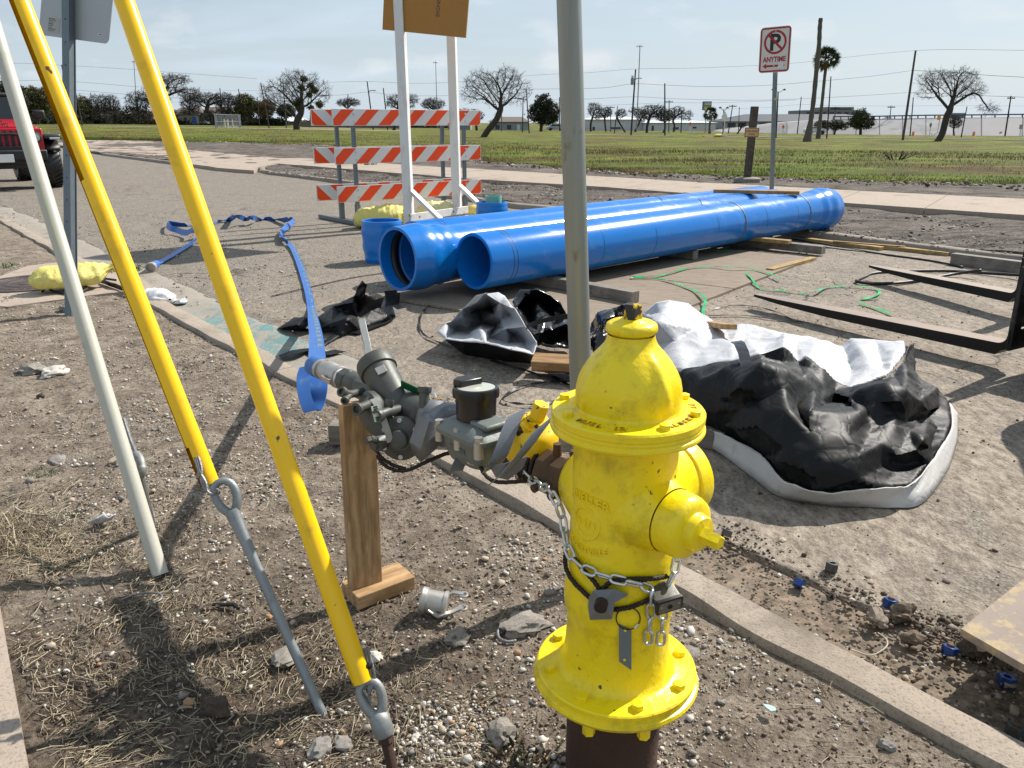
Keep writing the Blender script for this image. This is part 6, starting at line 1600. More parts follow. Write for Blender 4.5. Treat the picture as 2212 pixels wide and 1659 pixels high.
frame_ring(Wp - .02, Hp - .02, .04, .6 * u, .0004, .0006, M['sred'], 'border')
cy_ = Hp * .165
m = MB(); m.lathe([(3.55 * u, .0014), (3.55 * u, .002), (4.35 * u, .002), (4.35 * u, .0014)], 48, Fq_ @ Matrix.Translation((0, cy_, 0))); m.build('red_ring', M['sred'], pl_, smooth=0)
vs_, fs_ = text_mesh('P', 8.2 * u, .0003, .012); xs = [v.x for v in vs_]; ys = [v.y for v in vs_]
vs_ = [Vector((v.x - (min(xs) + max(xs)) / 2, v.y - (min(ys) + max(ys)) / 2, v.z)) for v in vs_]
m = MB(); m.add(vs_, fs_, Fq_ @ Matrix.Translation((.1 * u, cy_, .0008))); m.build('letter_p', M['sblk'], pl_, smooth=0)
m = MB(); m.box((0, 0, .0018), (7.4 * u, .85 * u, .001), Fq_ @ Matrix.Translation((0, cy_, 0)) @ Matrix.Rotation(R(-45), 4, 'Z')); m.build('red_slash', M['sred'], pl_, smooth=0)
vs_, fs_ = text_mesh('ANYTIME', 2.55 * u, .0003, .0045); xs = [v.x for v in vs_]; wd = max(xs) - min(xs)
m = MB(); m.add([Vector((v.x * 8.9 * u / wd, v.y, v.z)) for v in vs_], fs_, Fq_ @ Matrix.Translation((0, -Hp * .215, .0008))); m.build('lettering', M['sred'], pl_, smooth=0)
ya = -Hp * .355
m = MB(); m.prism([(-4.4 * u, ya), (-3.0 * u, ya + 1.0 * u), (-3.0 * u, ya + .38 * u), (4.0 * u, ya + .38 * u), (4.0 * u, ya - .38 * u), (-3.0 * u, ya - .38 * u), (-3.0 * u, ya - 1.0 * u)], .0006, Fq_ @ Matrix.Translation((0, 0, .0006))); m.build('arrow', M['sred'], pl_, smooth=0)
m = MB(); m.box((3.2 * u, ya + .25 * u, .002), (2.1 * u, 2.5 * u, .001), Fq_ @ Matrix.Rotation(R(-5), 4, 'Z')); m.build('white_sticker', simple('white_sticker_patch', (.66, .66, .68), .6), pl_, smooth=0)
for yb in (Hp * .40, ya):
 m = MB(); m.lathe([(.011, .0015), (.011, .004), (.006, .007), (0, .007)], 10, Fq_ @ Matrix.Translation((0, yb, 0))); m.build('bolt', M['zinc'], pl_)
wb = G(1614, 387, .09); wt = HZ(wb, 230, 1630.5); dw = wt - wb
wp = thing('wooden_post', wb, 'leaning weathered wooden post with a small tan tow-away sign', 'post')
m = MB(); m.box((0, 0, 0), (dw.length, .13, .13)); o = m.build('post', wood('dark_weathered_post', (.055, .045, .036), (.12, .10, .085), .85), None, True, smooth=0, bevel=.006); o.parent = wp; o.matrix_local = WM[wp].inverted() @ (frame((wb + wt) / 2, dw, (1, .3, 0)))
pc2 = HZ(wb, 286, 1621.5) + Vector((0, -.085, 0)); frs = frame(pc2, Vector((1, -.06, -.02)), dw)
m = MB(); m.box((0, 0, 0), (.31, .012, .20), frs); pl2 = m.build('sign_plate', simple('tan_sign', (.48, .34, .16), .6, 0, .08, 10), wp, smooth=0, bevel=.004)
m = MB()
for a_, b_, c_ in (((0, -.0068, .088), (.29, .001, .012), 0), ((0, -.0068, -.088), (.29, .001, .012), 0), ((-.143, -.0068, 0), (.012, .001, .188), 0), ((.143, -.0068, 0), (.012, .001, .188), 0)): m.box(a_, b_, frs)
M['sbrown'] = simple('brown_print', (.16, .03, .015), .6)
m.build('border', M['sbrown'], pl2, smooth=0)['kind'] = 'stuff'
for s_, z_, sz in (('TOW-AWAY', .025, .055), ('ZONE', -.04, .05)):
 vs_, fs_ = text_mesh(s_, sz, .0004, .0012); m = MB(); m.add(vs_, fs_, frs @ Matrix.Translation((0, -.0068, z_)) @ Matrix.Rotation(PI / 2, 4, 'X')); m.build('lettering', M['sbrown'], pl2, smooth=0)
st_ = MB(); st_.lathe([(.30, -.03), (.29, .05), (.22, .075), (0, .08)], 9, Matrix.Translation(wb + Vector((0, -.02, -.03)))); single(st_.build('stone_block', M['woodold'], None, True, smooth=30), 'flat grey stone block at the foot of the leaning wooden post', 'stone')
cc = G(914, 1328, .0) + Vector((0, 0, .02)); ax_ = Vector((-.93, .1, .12)).normalized(); fr = zframe(cc + Vector((.025, 0, .022)), ax_)
t = thing('dust_cap', cc, 'grey cam-lock dust cap with two arms lying on the earth by the prop block', 'hose fitting')
m = MB(); m.lathe([(0, -.045), (.033, -.045), (.036, -.042), (.036, -.034), (.032, -.032), (.032, .01), (.036, .014), (.038, .026), (.036, .03), (.031, .03), (.029, .0), (.028, -.035), (0, -.035)], 32, fr); cp_ = m.build('cup', M['alu'], t, smooth=35)
for s in (1, -1):
 q = [fr @ Vector((.034 * s * .6, -.034, .005)), fr @ Vector((.036 * s * .7, -.042, -.02)), fr @ Vector((.03 * s, -.045, -.055)), fr @ Vector((.035 * s, -.042, -.085))]
 q = [cc + Vector((.02, -.034 if s > 0 else .028, .018)), cc + Vector((.045, -.045 if s > 0 else .034, .004)), cc + Vector((.085, -.038 if s > 0 else .030, .012 if s > 0 else .03)), cc + Vector((.112, -.02 if s > 0 else .022, .016 if s > 0 else .03))]
 m = MB(); m.ribbon(q, .014, .005); m.tube([q[3] + Vector((.011 * math.cos(a), .011 * math.sin(a), 0)) for a in np.linspace(0, 2 * PI, 14, endpoint=False)], .0036, 6, closed=True); m.build('cam_arm', M['alu'], cp_, smooth=40)
M['bluenut'] = simple('blue_coated_steel', (.015, .055, .22), .3, .3, .2, 40, .1, 90, dirt=(.14, .1, .07))
M['greynut'] = simple('dull_grey_nut', (.10, .10, .095), .45, .6, .3, 40)
def nut(label, px, py, z, s, mat, tilt=0, stud=True):
 p = G(px, py, z); t = thing('hex_nut', p, label, 'nut', 'nuts scattered along the kerb')
 A = Vector((math.sin(tilt) * .6, math.sin(tilt) * .6, math.cos(tilt))).normalized(); fr = zframe(p, A)
 m = MB(); n = 6; r = .0175 * s; h = .022 * s; ri = .0085 * s; ph = random.random()
 o_ = [(r * math.cos(ph + PI / 3 * k), r * math.sin(ph + PI / 3 * k)) for k in range(6)]; i_ = [(ri * math.cos(ph + PI / 3 * k), ri * math.sin(ph + PI / 3 * k)) for k in range(6)]
 vs = [(x, y, 0) for x, y in o_] + [(x, y, h) for x, y in o_] + [(x, y, h) for x, y in i_] + [(x, y, h * .5) for x, y in i_]
 fs = [tuple(range(6))[::-1]] + [(k, (k + 1) % 6, 6 + (k + 1) % 6, 6 + k) for k in range(6)] + [(6 + k, 6 + (k + 1) % 6, 12 + (k + 1) % 6, 12 + k) for k in range(6)] + [(12 + k, 12 + (k + 1) % 6, 18 + (k + 1) % 6, 18 + k) for k in range(6)] + [(18, 19, 20, 21, 22, 23)]
 m.add(vs, fs, fr); m.build('nut', mat, t, smooth=20, bevel=.0012)
 if stud: m = MB(); m.lathe([(ri * .95, 0), (ri * .95, h + .003), (ri * .7, h + .006), (0, h + .006)], 10, fr); m.build('stud_end', M['bronze'], t)
nut('dark blue-green nut on the dirt near the tarp hem', 1722, 1268, -.058, 1.05, M['bluenut'], 1.0, False)
nut('blue nut with a rusty stud, beside the biggest clod of earth', 1921, 1312, -.055, 1.2, M['bluenut'], .25)
nut('bright blue nut sitting between the clods and the kerb', 2048, 1416, -.06, 1.2, M['bluenut'], .35)
nut('blue nut in the shade below the plywood edge', 2172, 1482, -.065, 1.25, M['bluenut'], .2, False)
nut('blue nut tucked against the kerb in front of the glass shard', 2044, 1556, -.055, 1.1, M['bluenut'], .5)
nut('blue nut leaning on the kerb, next to the bare grey one', 2080, 1573, -.055, 1.15, M['bluenut'], .4)
nut('bare grey nut with a stud at the bottom right corner', 2190, 1590, -.065, 1.25, M['greynut'], .3)
nut('black nut on the road edge beside the hydrant cap', 1568, 1158, -.045, 1.0, M['greynut'], .6)
nut('round grey nut lying by the crack below the tarp', 1795, 1232, -.045, 1.2, M['greynut'], .2, False)
M['glass'] = simple('milky_glass_shard', (.55, .58, .58), .12)
M['glassg'] = simple('pale_green_glass_shard', (.42, .58, .50), .15)
def shard(label, px, py, z, s, mat, seed):
 p = G(px, py, z); r_ = random.Random(seed); m = MB(); n = 6
 top = [(s * r_.uniform(.6, 1) * math.cos(2 * PI * k / n), s * r_.uniform(.4, .8) * math.sin(2 * PI * k / n)) for k in range(n)]
 m.prism(top, .004, Matrix.Translation(p) @ Matrix.Rotation(R(r_.uniform(-25, 25)), 4, 'X') @ Matrix.Rotation(r_.uniform(0, 6), 4, 'Z')); single(m.build('glass_shard', mat, None, True, smooth=0), label, 'glass shard')
shard('milky curved glass shard against the kerb beside a blue nut', 2038, 1536, -.02, .026, M['glass'], 1)
shard('pale green glass shard on the earth right of the hydrant', 1663, 1531, .006, .018, M['glassg'], 2)
shard('small white glass shard on the earth midway to the kerb', 1766, 1515, .006, .010, M['glass'], 3)
shard('pale shard on the earth behind the hydrant, near the meter', 1262, 1111, .004, .016, M['glassg'], 4)
def wirebit(label, pts, r, mat, z=.008, name='wire_scrap', cat='wire'):
 m = MB(); m.tube(smooth_path([G(x, y, zz_) for x, y, zz_ in [(q[0], q[1], z if len(q) < 3 else q[2]) for q in pts]], 6), r, 6); single(m.build(name, mat, None, True, smooth=180), label, cat)
M['cord'] = simple('pale_cord', (.42, .37, .28), .7)
wirebit('pale cord curling over the kerb onto the dirt', [(1838, 1403, .014), (1850, 1407, -.03), (1880, 1416, -.035), (1905, 1405, -.03), (1917, 1392, -.03), (1912, 1378, -.03), (1896, 1367, -.03)], .0022, M['cord'])
wirebit('grey wire ring half buried beside a flat stone', [(1110, 1353), (1090, 1352), (1076, 1362), (1078, 1378), (1095, 1386), (1115, 1384)], .0045, M['wire'])
wirebit('bent grey wire lying in the straw on the left', [(262, 1296), (290, 1285), (325, 1280), (347, 1284), (349, 1292), (340, 1299), (322, 1303)], .003, M['wire'], .012)
wirebit('short black rubber strip in the straw', [(460, 1306), (480, 1306), (505, 1306), (515, 1314)], .006, M['rubber'], .008)
wirebit('pale string lying across the dark soil on the left', [(32, 1095), (45, 1104), (70, 1110), (95, 1112)], .003, M['cord'])
t = thing('litter', G(217, 1122), 'torn black and white wrapper on the earth left of the grey guard', 'litter')
cloth('wrapper', [(187, 1128, .01), (205, 1120, .035), (225, 1108, .04), (235, 1118, .03), (250, 1110, .035), (240, 1122, .01), (215, 1131, .004)], [(220, 1117, .03)], M['whites'], t, .012, .006, 15)
# ================================================================== BACKGROUND: trees, poles, buildings beyond the field
M['bark'] = simple('dark_grey_bark', (.045, .038, .032), .9, 0, .3, 3, .4, 12, .03)
M['barkg'] = simple('grey_brown_bark', (.10, .085, .072), .9, 0, .3, 3, .4, 12, .03)
M['twig'] = simple('grey_twigs', (.085, .072, .060), .9, 0, .3, 2, 0)
def leafm(name, a, b):
 t = NT(name, .7, spec=.2); v = t.co()
 c = t.mix(t.ramp(t.noise(1.1, 4, .6, v), [(.35, 0), (.65, 1)]), a, b)
 t.out(c, .7)
 t.put(t.b.inputs['Transmission Weight'], 0.0)
 return t.mat
M['leaf'] = leafm('dark_evergreen_leaves', (.018, .028, .010), (.060, .075, .022))
M['leafo'] = leafm('olive_leaves', (.045, .05, .018), (.12, .115, .04))
M['leafb'] = leafm('rusty_brown_leaves', (.075, .045, .016), (.17, .115, .04))
M['leafd'] = leafm('very_dark_leaves', (.014, .018, .010), (.042, .05, .024))
M['brush'] = leafm('grey_brown_brush', (.085, .074, .06), (.18, .16, .125))
M['mist'] = leafm('mistletoe_leaves', (.04, .05, .014), (.10, .105, .03))
def colonise(trunk, att, step, di, dk_, iters, seed):
 rs = np.random.default_rng(seed)
 nodes = [np.array(p[:]) for p in trunk]; par = [-1] + list(range(len(trunk) - 1))
 att = att.copy()
 N = np.array(nodes)
 for _ in range(iters):
  if len(att) == 0: break
  d = np.linalg.norm(att[:, None, :] - N[None, :, :], axis=2)
  near = d.argmin(1); dm = d.min(1)
  keep = dm > dk_; att2 = att[keep]; near = near[keep]; dm = dm[keep]
  new, np_ = [], []
  for i in np.unique(near[dm < di]):
   s = att2[(near == i) & (dm < di)]
   v = s - N[i]; v = v / (np.linalg.norm(v, axis=1, keepdims=True) + 1e-9); v = v.sum(0)
   v = v + rs.normal(0, .35, 3) * max(1, np.linalg.norm(v) * .35)
   n = np.linalg.norm(v)
   if n < 1e-6: continue
   new.append(N[i] + v / n * step); np_.append(i)
  if not new: di *= 1.4; att = att2; continue
  N = np.vstack([N, np.array(new)]); par += np_
  att = att2
  if len(N) > 3200: break
 return N, np.array(par)
def branches(N, par, r_tip, expo, r_max, sides_big=7, seed=0, twigs=3, twig_len=.5, nt=6):
 """tubes for the grown skeleton: returns MB of trunk and main limbs, MB of the finer crown"""
 rs = np.random.default_rng(seed); n = len(N); acc = np.zeros(n); nch = np.zeros(n, int)
 for i in range(n - 1, 0, -1):
  if acc[i] == 0: acc[i] = r_tip ** expo
  acc[par[i]] += acc[i]; nch[par[i]] += 1
 rad = np.maximum(acc, r_tip ** expo) ** (1 / expo); sc = r_max / rad[0]
 rad = np.maximum(rad * np.clip(sc * 1.0, .3, 2.2) ** np.clip(np.log(rad / r_tip + 1) / np.log(rad[0] / r_tip + 1), 0, 1), r_tip)
 big, small = MB(), MB()
 child = [[] for _ in range(n)]
 for i in range(1, n): child[par[i]].append(i)
 stack = [(0, None)]
 starts = [(0, -1)]
 while starts:
  s, p = starts.pop(); ch = [s];
  while child[ch[-1]]:
   c = sorted(child[ch[-1]], key=lambda k: -rad[k]);
   for o in c[1:]: starts.append((o, ch[-1]))
   ch.append(c[0])
  pts = ([N[p]] if p >= 0 else []) + [N[k] for k in ch]; rr_ = ([min(rad[p], rad[ch[0]] * 1.15)] if p >= 0 else []) + [rad[k] for k in ch]
  if len(pts) < 2: continue
  cut = next((i for i, r in enumerate(rr_) if r < r_max * .33), len(rr_))
  if cut > 1: big.tube([tuple(q) for q in pts[:cut + 1]], [float(r) for r in rr_[:cut + 1]], sides_big, cap=False)
  if cut < len(pts) - 1:
   a = max(0, cut - 1 if cut > 1 else 0); thin = max(rr_[a:]) < r_max * .12
   small.tube([tuple(q) for q in pts[a:]], [float(r) for r in rr_[a:]], 3 if thin else 5, cap=False)
 for i in range(1, n):
  if rad[i] > r_tip * 3.2: continue
  d0 = N[i] - N[par[i]]; d0 = d0 / (np.linalg.norm(d0) + 1e-9)
  for _ in range(twigs if nch[i] == 0 else max(1, twigs // 2)):
   v = d0 * .8 + rs.normal(0, .6, 3); v[2] += .15; v /= np.linalg.norm(v); L = twig_len * rs.uniform(.4, 1)
   m_ = N[i] + v * L * .5 + rs.normal(0, .06, 3) * L; e = N[i] + v * L + rs.normal(0, .15, 3) * L
   small.tube([tuple(N[i]), tuple(m_), tuple(e)], [r_tip * .8, r_tip * .6, r_tip * .25], 3, cap=False)
   for _ in range(2):
    e2 = m_ + (rs.normal(0, .5, 3) + v * .7) * L * .6; small.tube([tuple(m_), tuple(e2)], [r_tip * .5, r_tip * .25], 3, cap=False)
 return big, small
def ell_points(cells, n, seed):
 rs = np.random.default_rng(seed); o = []; vol = np.array([c[3] * c[4] * c[5] for c in cells]); k = rs.choice(len(cells), n, p=vol / vol.sum())
 for i in k:
  c = cells[i]
  while True:
   q = rs.uniform(-1, 1, 3); L = np.linalg.norm(q)
   if L <= 1 and L > .25: break
  o.append([c[0] + q[0] * c[3], c[1] + q[1] * c[4], c[2] + q[2] * c[5]])
 return np.array(o)
def leaves(cells, n, size, seed, clump=18, spread=.5):
 rs = np.random.default_rng(seed); cen = ell_points(cells, n, seed + 1)
 c = np.repeat(cen, clump, 0) + rs.normal(0, spread, (n * clump, 3)) * np.array([1, 1, .7])
 m = len(c); a = rs.normal(0, 1, (m, 3)); a /= np.linalg.norm(a, axis=1, keepdims=True); b = rs.normal(0, 1, (m, 3)); b = np.cross(a, b); b /= np.linalg.norm(b, axis=1, keepdims=True)
 s = size * rs.uniform(.5, 1.3, (m, 1))
 V = np.stack([c - a * s, c + b * s * .45, c + a * s, c - b * s * .45], 1).reshape(-1, 3)
 return V, np.arange(m * 4).reshape(-1, 4)
def px2w(base, x, y, dy=0):
 """point over the ground point base seen at photo (x, y)"""
 d = ray(x, y); t = (base.y + dy) / d.y
 return Vector((d.x * t, base.y + dy, CAM_H + d.z * t))
def tree(label, bx, by, crown, path, kind='bare', seed=0, rt=None, natt=700, mist=None, group='trees beyond the field', base=None, leafmat=None, dens=1.0):
 """crown: list of (photo cx, cy, rx, ry); path: photo points of the trunk from the base up"""
 b = base or GF(bx, by); k = b.y / FPX / 1.0
 t = thing('tree' if kind == 'bare' else 'evergreen_tree', b, label, 'tree', group)
 ppm = FPX / (b.y * cP + (CAM_H - b.z) * sP)          # photo pixels per metre there
 cells = []
 for cx, cy, rx, ry in crown:
  c = px2w(b, cx, cy); cells.append((c.x, c.y, c.z, rx / ppm, max(rx, ry) / ppm * .75, ry / ppm))
 tr = [px2w(b, x, y, dy) for x, y, dy in [(q[0], q[1], (q[2] if len(q) > 2 else 0)) for q in path]]
 tr[0] = b + Vector((0, 0, -.15))
 H_ = (max(c[2] + c[5] for c in cells) - b.z)
 tr = resample(smooth_path(tr, 6), H_ * .05)
 bare = kind == 'bare'
 att = ell_points(cells, int(natt * (2.4 if bare else 1)), seed + 5)
 step = H_ * (.036 if bare else .048)
 N, par = colonise(tr, att, step, H_ * .40, step * 1.15, 75, seed)
 r0 = rt / ppm if rt else H_ * .035
 pix = 1 / ppm
 big, small = branches(N, par, max(.012, pix * .26), 2.15, r0, 7, seed, 4 if kind == 'bare' else 1, H_ * .085)
 big.build('trunk', M['bark'], t, smooth=180)
 sm = small.build('branches', M['bark'] if kind == 'bare' else M['barkg'], t, smooth=0)
 if kind != 'bare':
  V, Fq = leaves(cells, int(240 * dens), H_ * .030, seed, 22, H_ * .034)
  inv = WM[t].inverted(); V = V + np.array(inv.translation[:])
  npmesh('crown', V, Fq, leafmat or M['leaf'], t, smooth=0)
 if mist:
  for (cx, cy, r_) in mist:
   c = px2w(b, cx, cy); V, Fq = leaves([(c.x, c.y, c.z, r_ / ppm, r_ / ppm, r_ / ppm)], 26, .12, seed + cx, 24, r_ / ppm * .3)
   npmesh('mistletoe', V + np.array(WM[t].inverted().translation[:]), Fq, M['mist'], t, smooth=0)
 return t
# --- single trees one can pick out
tree('big bare tree with a leaning trunk, right of the white sign stand', 1043, 296, [(1040, 185, 42, 32), (1090, 175, 45, 28), (1125, 200, 28, 25), (1015, 208, 22, 20), (1075, 215, 40, 14)], [(1043, 296), (1055, 280), (1070, 262), (1080, 240), (1083, 225)], seed=21, rt=6.5, natt=420)
tree('bare spreading tree with green mistletoe clumps, left of the barricades', 641, 280, [(640, 190, 48, 36), (600, 205, 40, 32), (690, 200, 28, 28), (660, 178, 30, 22), (590, 230, 26, 14)], [(641, 280), (642, 262), (650, 245), (652, 225)], seed=4, rt=7.5, natt=420, mist=[(657, 172, 6), (651, 190, 6), (672, 187, 6), (680, 195, 6), (640, 222, 7), (690, 225, 7), (645, 235, 6), (668, 205, 5), (672, 235, 6)])
tree('bare gnarled tree with a curved trunk at the far right of the field', 2024, 305, [(2020, 175, 38, 25), (2075, 170, 38, 24), (2090, 195, 40, 18), (2000, 200, 22, 18), (2135, 235, 25, 12), (2060, 205, 30, 12)], [(2024, 305), (2035, 290), (2041, 268), (2046, 250), (2054, 236)], seed=9, rt=7.0, natt=430)
tree('layered flat-topped tree rising behind the right-hand yellow guard', 366, 264, [(372, 172, 40, 11), (350, 190, 30, 10), (395, 195, 38, 9), (330, 215, 40, 9), (410, 205, 26, 8), (320, 198, 20, 8)], [(366, 264), (364, 245), (362, 225), (358, 200)], seed=31, rt=4.5, natt=380)
tree('low bare tree with a forked trunk beside the fenced cage', 458, 270, [(450, 212, 35, 12), (480, 215, 30, 14), (425, 215, 25, 12)], [(458, 270), (457, 250), (447, 238), (450, 226)], seed=12, rt=4.5, natt=260)
tree('dark round evergreen standing right of the leaning bare tree', 1168, 284, [(1172, 225, 20, 24), (1190, 240, 18, 22), (1155, 245, 14, 20), (1180, 255, 25, 14)], [(1168, 284), (1170, 265), (1172, 245)], 'green', seed=5, rt=3.5, leafmat=M['leafd'], dens=1.5)
tree('dense dark evergreen right of the palms', 1859, 291, [(1862, 262, 26, 18), (1858, 246, 14, 13), (1846, 265, 16, 10), (1878, 268, 12, 9)], [(1859, 291), (1859, 278), (1859, 262)], 'green', seed=6, rt=3.0, dens=1.3)
tree('low evergreen with slanting stems next to the palms', 1802, 291, [(1806, 270, 17, 12), (1822, 272, 13, 9)], [(1802, 291), (1805, 280), (1810, 268)], 'green', seed=7, rt=2.0)
tree('low evergreen directly behind the live palm trunk', 1775, 291, [(1775, 272, 18, 13)], [(1775, 291), (1775, 278), (1775, 268)], 'green', seed=8, rt=2.0, leafmat=M['leafd'])
tree('small bare forked tree between the dark evergreen and the leaning pole', 1909, 289, [(1917, 262, 14, 9), (1928, 270, 10, 6)], [(1909, 289), (1911, 275), (1915, 266)], seed=13, rt=2.0, natt=110)
tree('small bare tree in front of the grey billboard frame', 2062, 293, [(2064, 265, 16, 12), (2062, 258, 12, 10)], [(2062, 293), (2060, 280), (2062, 270)], seed=14, rt=1.6, natt=180)
tree('bare tree half hidden by the left upright of the white stand', 850, 282, [(868, 222, 36, 14), (850, 215, 18, 12), (890, 215, 16, 10)], [(850, 282), (856, 262), (862, 240)], seed=15, rt=3.5, natt=220)
tree('bare tree with fine twigs seen between the uprights of the white stand', 936, 270, [(935, 225, 26, 13)], [(936, 270), (936, 250), (935, 235)], seed=16, rt=2.6, natt=200)
tree('small bare tree behind the trunk of the leaning one', 1030, 282, [(1022, 250, 26, 14), (1000, 245, 20, 10)], [(1030, 282), (1028, 268), (1022, 255)], seed=17, rt=3.0, natt=170)
tree('bare tree whose trunk stands right against the galvanised pole', 1276, 284, [(1283, 236, 16, 15), (1292, 250, 10, 10)], [(1276, 284), (1276, 268), (1281, 250)], seed=18, rt=2.3, natt=170)
tree('slim bare tree a little right of the galvanised pole', 1309, 284, [(1307, 243, 17, 12)], [(1309, 284), (1307, 268), (1306, 252)], seed=19, rt=2.0, natt=170)
tree('crooked bare sapling left of the transformer pole', 1352, 286, [(1341, 245, 14, 10)], [(1352, 286), (1340, 268), (1333, 255), (1335, 248)], seed=20, rt=2.0, natt=70)
tree('bare tree with a bent trunk just right of the transformer pole', 1370, 285, [(1385, 250, 18, 11), (1370, 240, 14, 8)], [(1370, 285), (1378, 272), (1382, 262), (1388, 250)], seed=22, rt=2.0, natt=110)
tree('densest bare tree of the row behind the field, left of a dark pole', 1397, 287, [(1403, 242, 24, 15), (1425, 240, 16, 14)], [(1397, 287), (1398, 272), (1402, 258)], seed=23, rt=3.0, natt=260)
tree('bare tree with two slanting stems behind a dark pole', 1432, 287, [(1436, 250, 22, 14)], [(1432, 287), (1437, 274), (1434, 258)], seed=24, rt=2.2, natt=170)
tree('wide bare tree with a bent bough, rightmost of the bare row', 1455, 285, [(1462, 243, 20, 14), (1484, 250, 14, 12), (1440, 250, 12, 10)], [(1455, 285), (1457, 272), (1454, 260), (1462, 250)], seed=25, rt=2.3, natt=190)
tree('twisted leafless sapling in front of the dark-roofed building', 1591, 289, [(1603, 270, 9, 7)], [(1591, 289), (1600, 278), (1606, 270)], seed=26, rt=1.6, natt=50)
tree('bare bush-like tree past the white-roofed shed', 750, 266, [(752, 222, 26, 9)], [(750, 266), (750, 245), (752, 232)], seed=27, rt=2.2, natt=180)
gl_ = 'belt of trees behind the houses on the left'
for lb, bx, by, cr, kd, lm, sd_ in (
 ('tall dark green tree at the left edge behind the red car', 20, 269, [(20, 215, 38, 40)], 'green', M['leafd'], 41),
 ('grey-green bushy tree right of the car mirror', 78, 269, [(78, 218, 34, 32)], 'green', M['leafo'], 42),
 ('dark tree seen between the guy guards and the steel signpost', 128, 268, [(126, 228, 24, 30)], 'bare', None, 43),
 ('dark bush-shaped tree just right of the steel signpost', 176, 268, [(176, 236, 20, 30)], 'green', M['leafo'], 44),
 ('thin bare tree above the tumbledown grey shed', 212, 267, [(212, 225, 26, 20)], 'bare', None, 45),
 ('bare brownish tree between the grey shed and the tall yellow guard', 240, 267, [(238, 225, 22, 20)], 'bare', None, 46),
 ('grey leafy thicket tree behind the tall yellow guard', 300, 266, [(298, 222, 30, 24)], 'bare', None, 47),
 ('bare tree behind the brown-roofed house', 410, 262, [(412, 222, 24, 18)], 'bare', None, 48),
 ('dull green tree above the fenced cage', 492, 266, [(492, 226, 30, 22)], 'bare', None, 49),
 ('dark tree right of the fenced cage', 530, 268, [(530, 230, 26, 26)], 'green', M['leafo'], 50),
 ('rusty brown leafy tree left of the leaning pole', 572, 268, [(572, 236, 24, 20)], 'green', M['leafb'], 51),
 ('dark rounded tree behind the white-roofed shed', 618, 264, [(618, 240, 20, 14)], 'green', M['leafd'], 52)):
 tree(lb, bx, by, cr, [(bx, by), (bx, by - 12), (bx, by - 24)], kd, seed=sd_, rt=2.5, natt=170, group=gl_, leafmat=lm, dens=1.25)
def scrub(label, pts, h, seed, mat):
 cells = []
 for (x, y) in pts:
  b = GF(x, y); ppm = FPX / b.y; cells.append((b.x, b.y + 1, b.z + h / ppm * .4, h / ppm * 1.5, 1.6, h / ppm * .62))
 V, Fq = leaves(cells, 60 * len(pts), 9 / FPX * cells[0][1] * .28, seed, 12, .5)
 o = npmesh('hedge', V, Fq, mat, None, smooth=0); WM[o] = I4; return single(o, label, 'hedge')
scrub('dark hedge along the far edge of the field at the left', [(30 + 10 * k, 268.5) for k in range(13)], 17, 3, M['leafd'])
scrub('dark scrub in front of the tumbledown shed', [(160 + 11 * k, 268) for k in range(11)], 13, 4, M['leafd'])
scrub('straw-brown scrub behind the tall yellow guard', [(290 + 12 * k, 267.5) for k in range(6)], 7, 5, M['leafb'])
scrub('dark scrub between the brown-roofed house and the cage', [(372 + 12 * k, 267.5) for k in range(8)], 7, 6, M['leafd'])
scrub('dark scrub right of the fenced cage', [(505 + 12 * k, 269) for k in range(9)], 14, 7, M['leafd'])
scrub('grey brush rising behind the shed and the yellow guards', [(180 + 14 * k, 266) for k in range(10)], 34, 8, M['brush'])
scrub('brown brush between the flat-topped tree and the cage', [(395 + 14 * k, 266) for k in range(10)], 30, 9, M['brush'])
scrub('grey-green brush behind the left edge trees', [(0 + 16 * k, 267) for k in range(11)], 40, 10, M['brush'])
scrub('low dark brush behind the long fence wall', [(655 + 16 * k, 268) for k in range(22)], 9, 11, M['brush'])
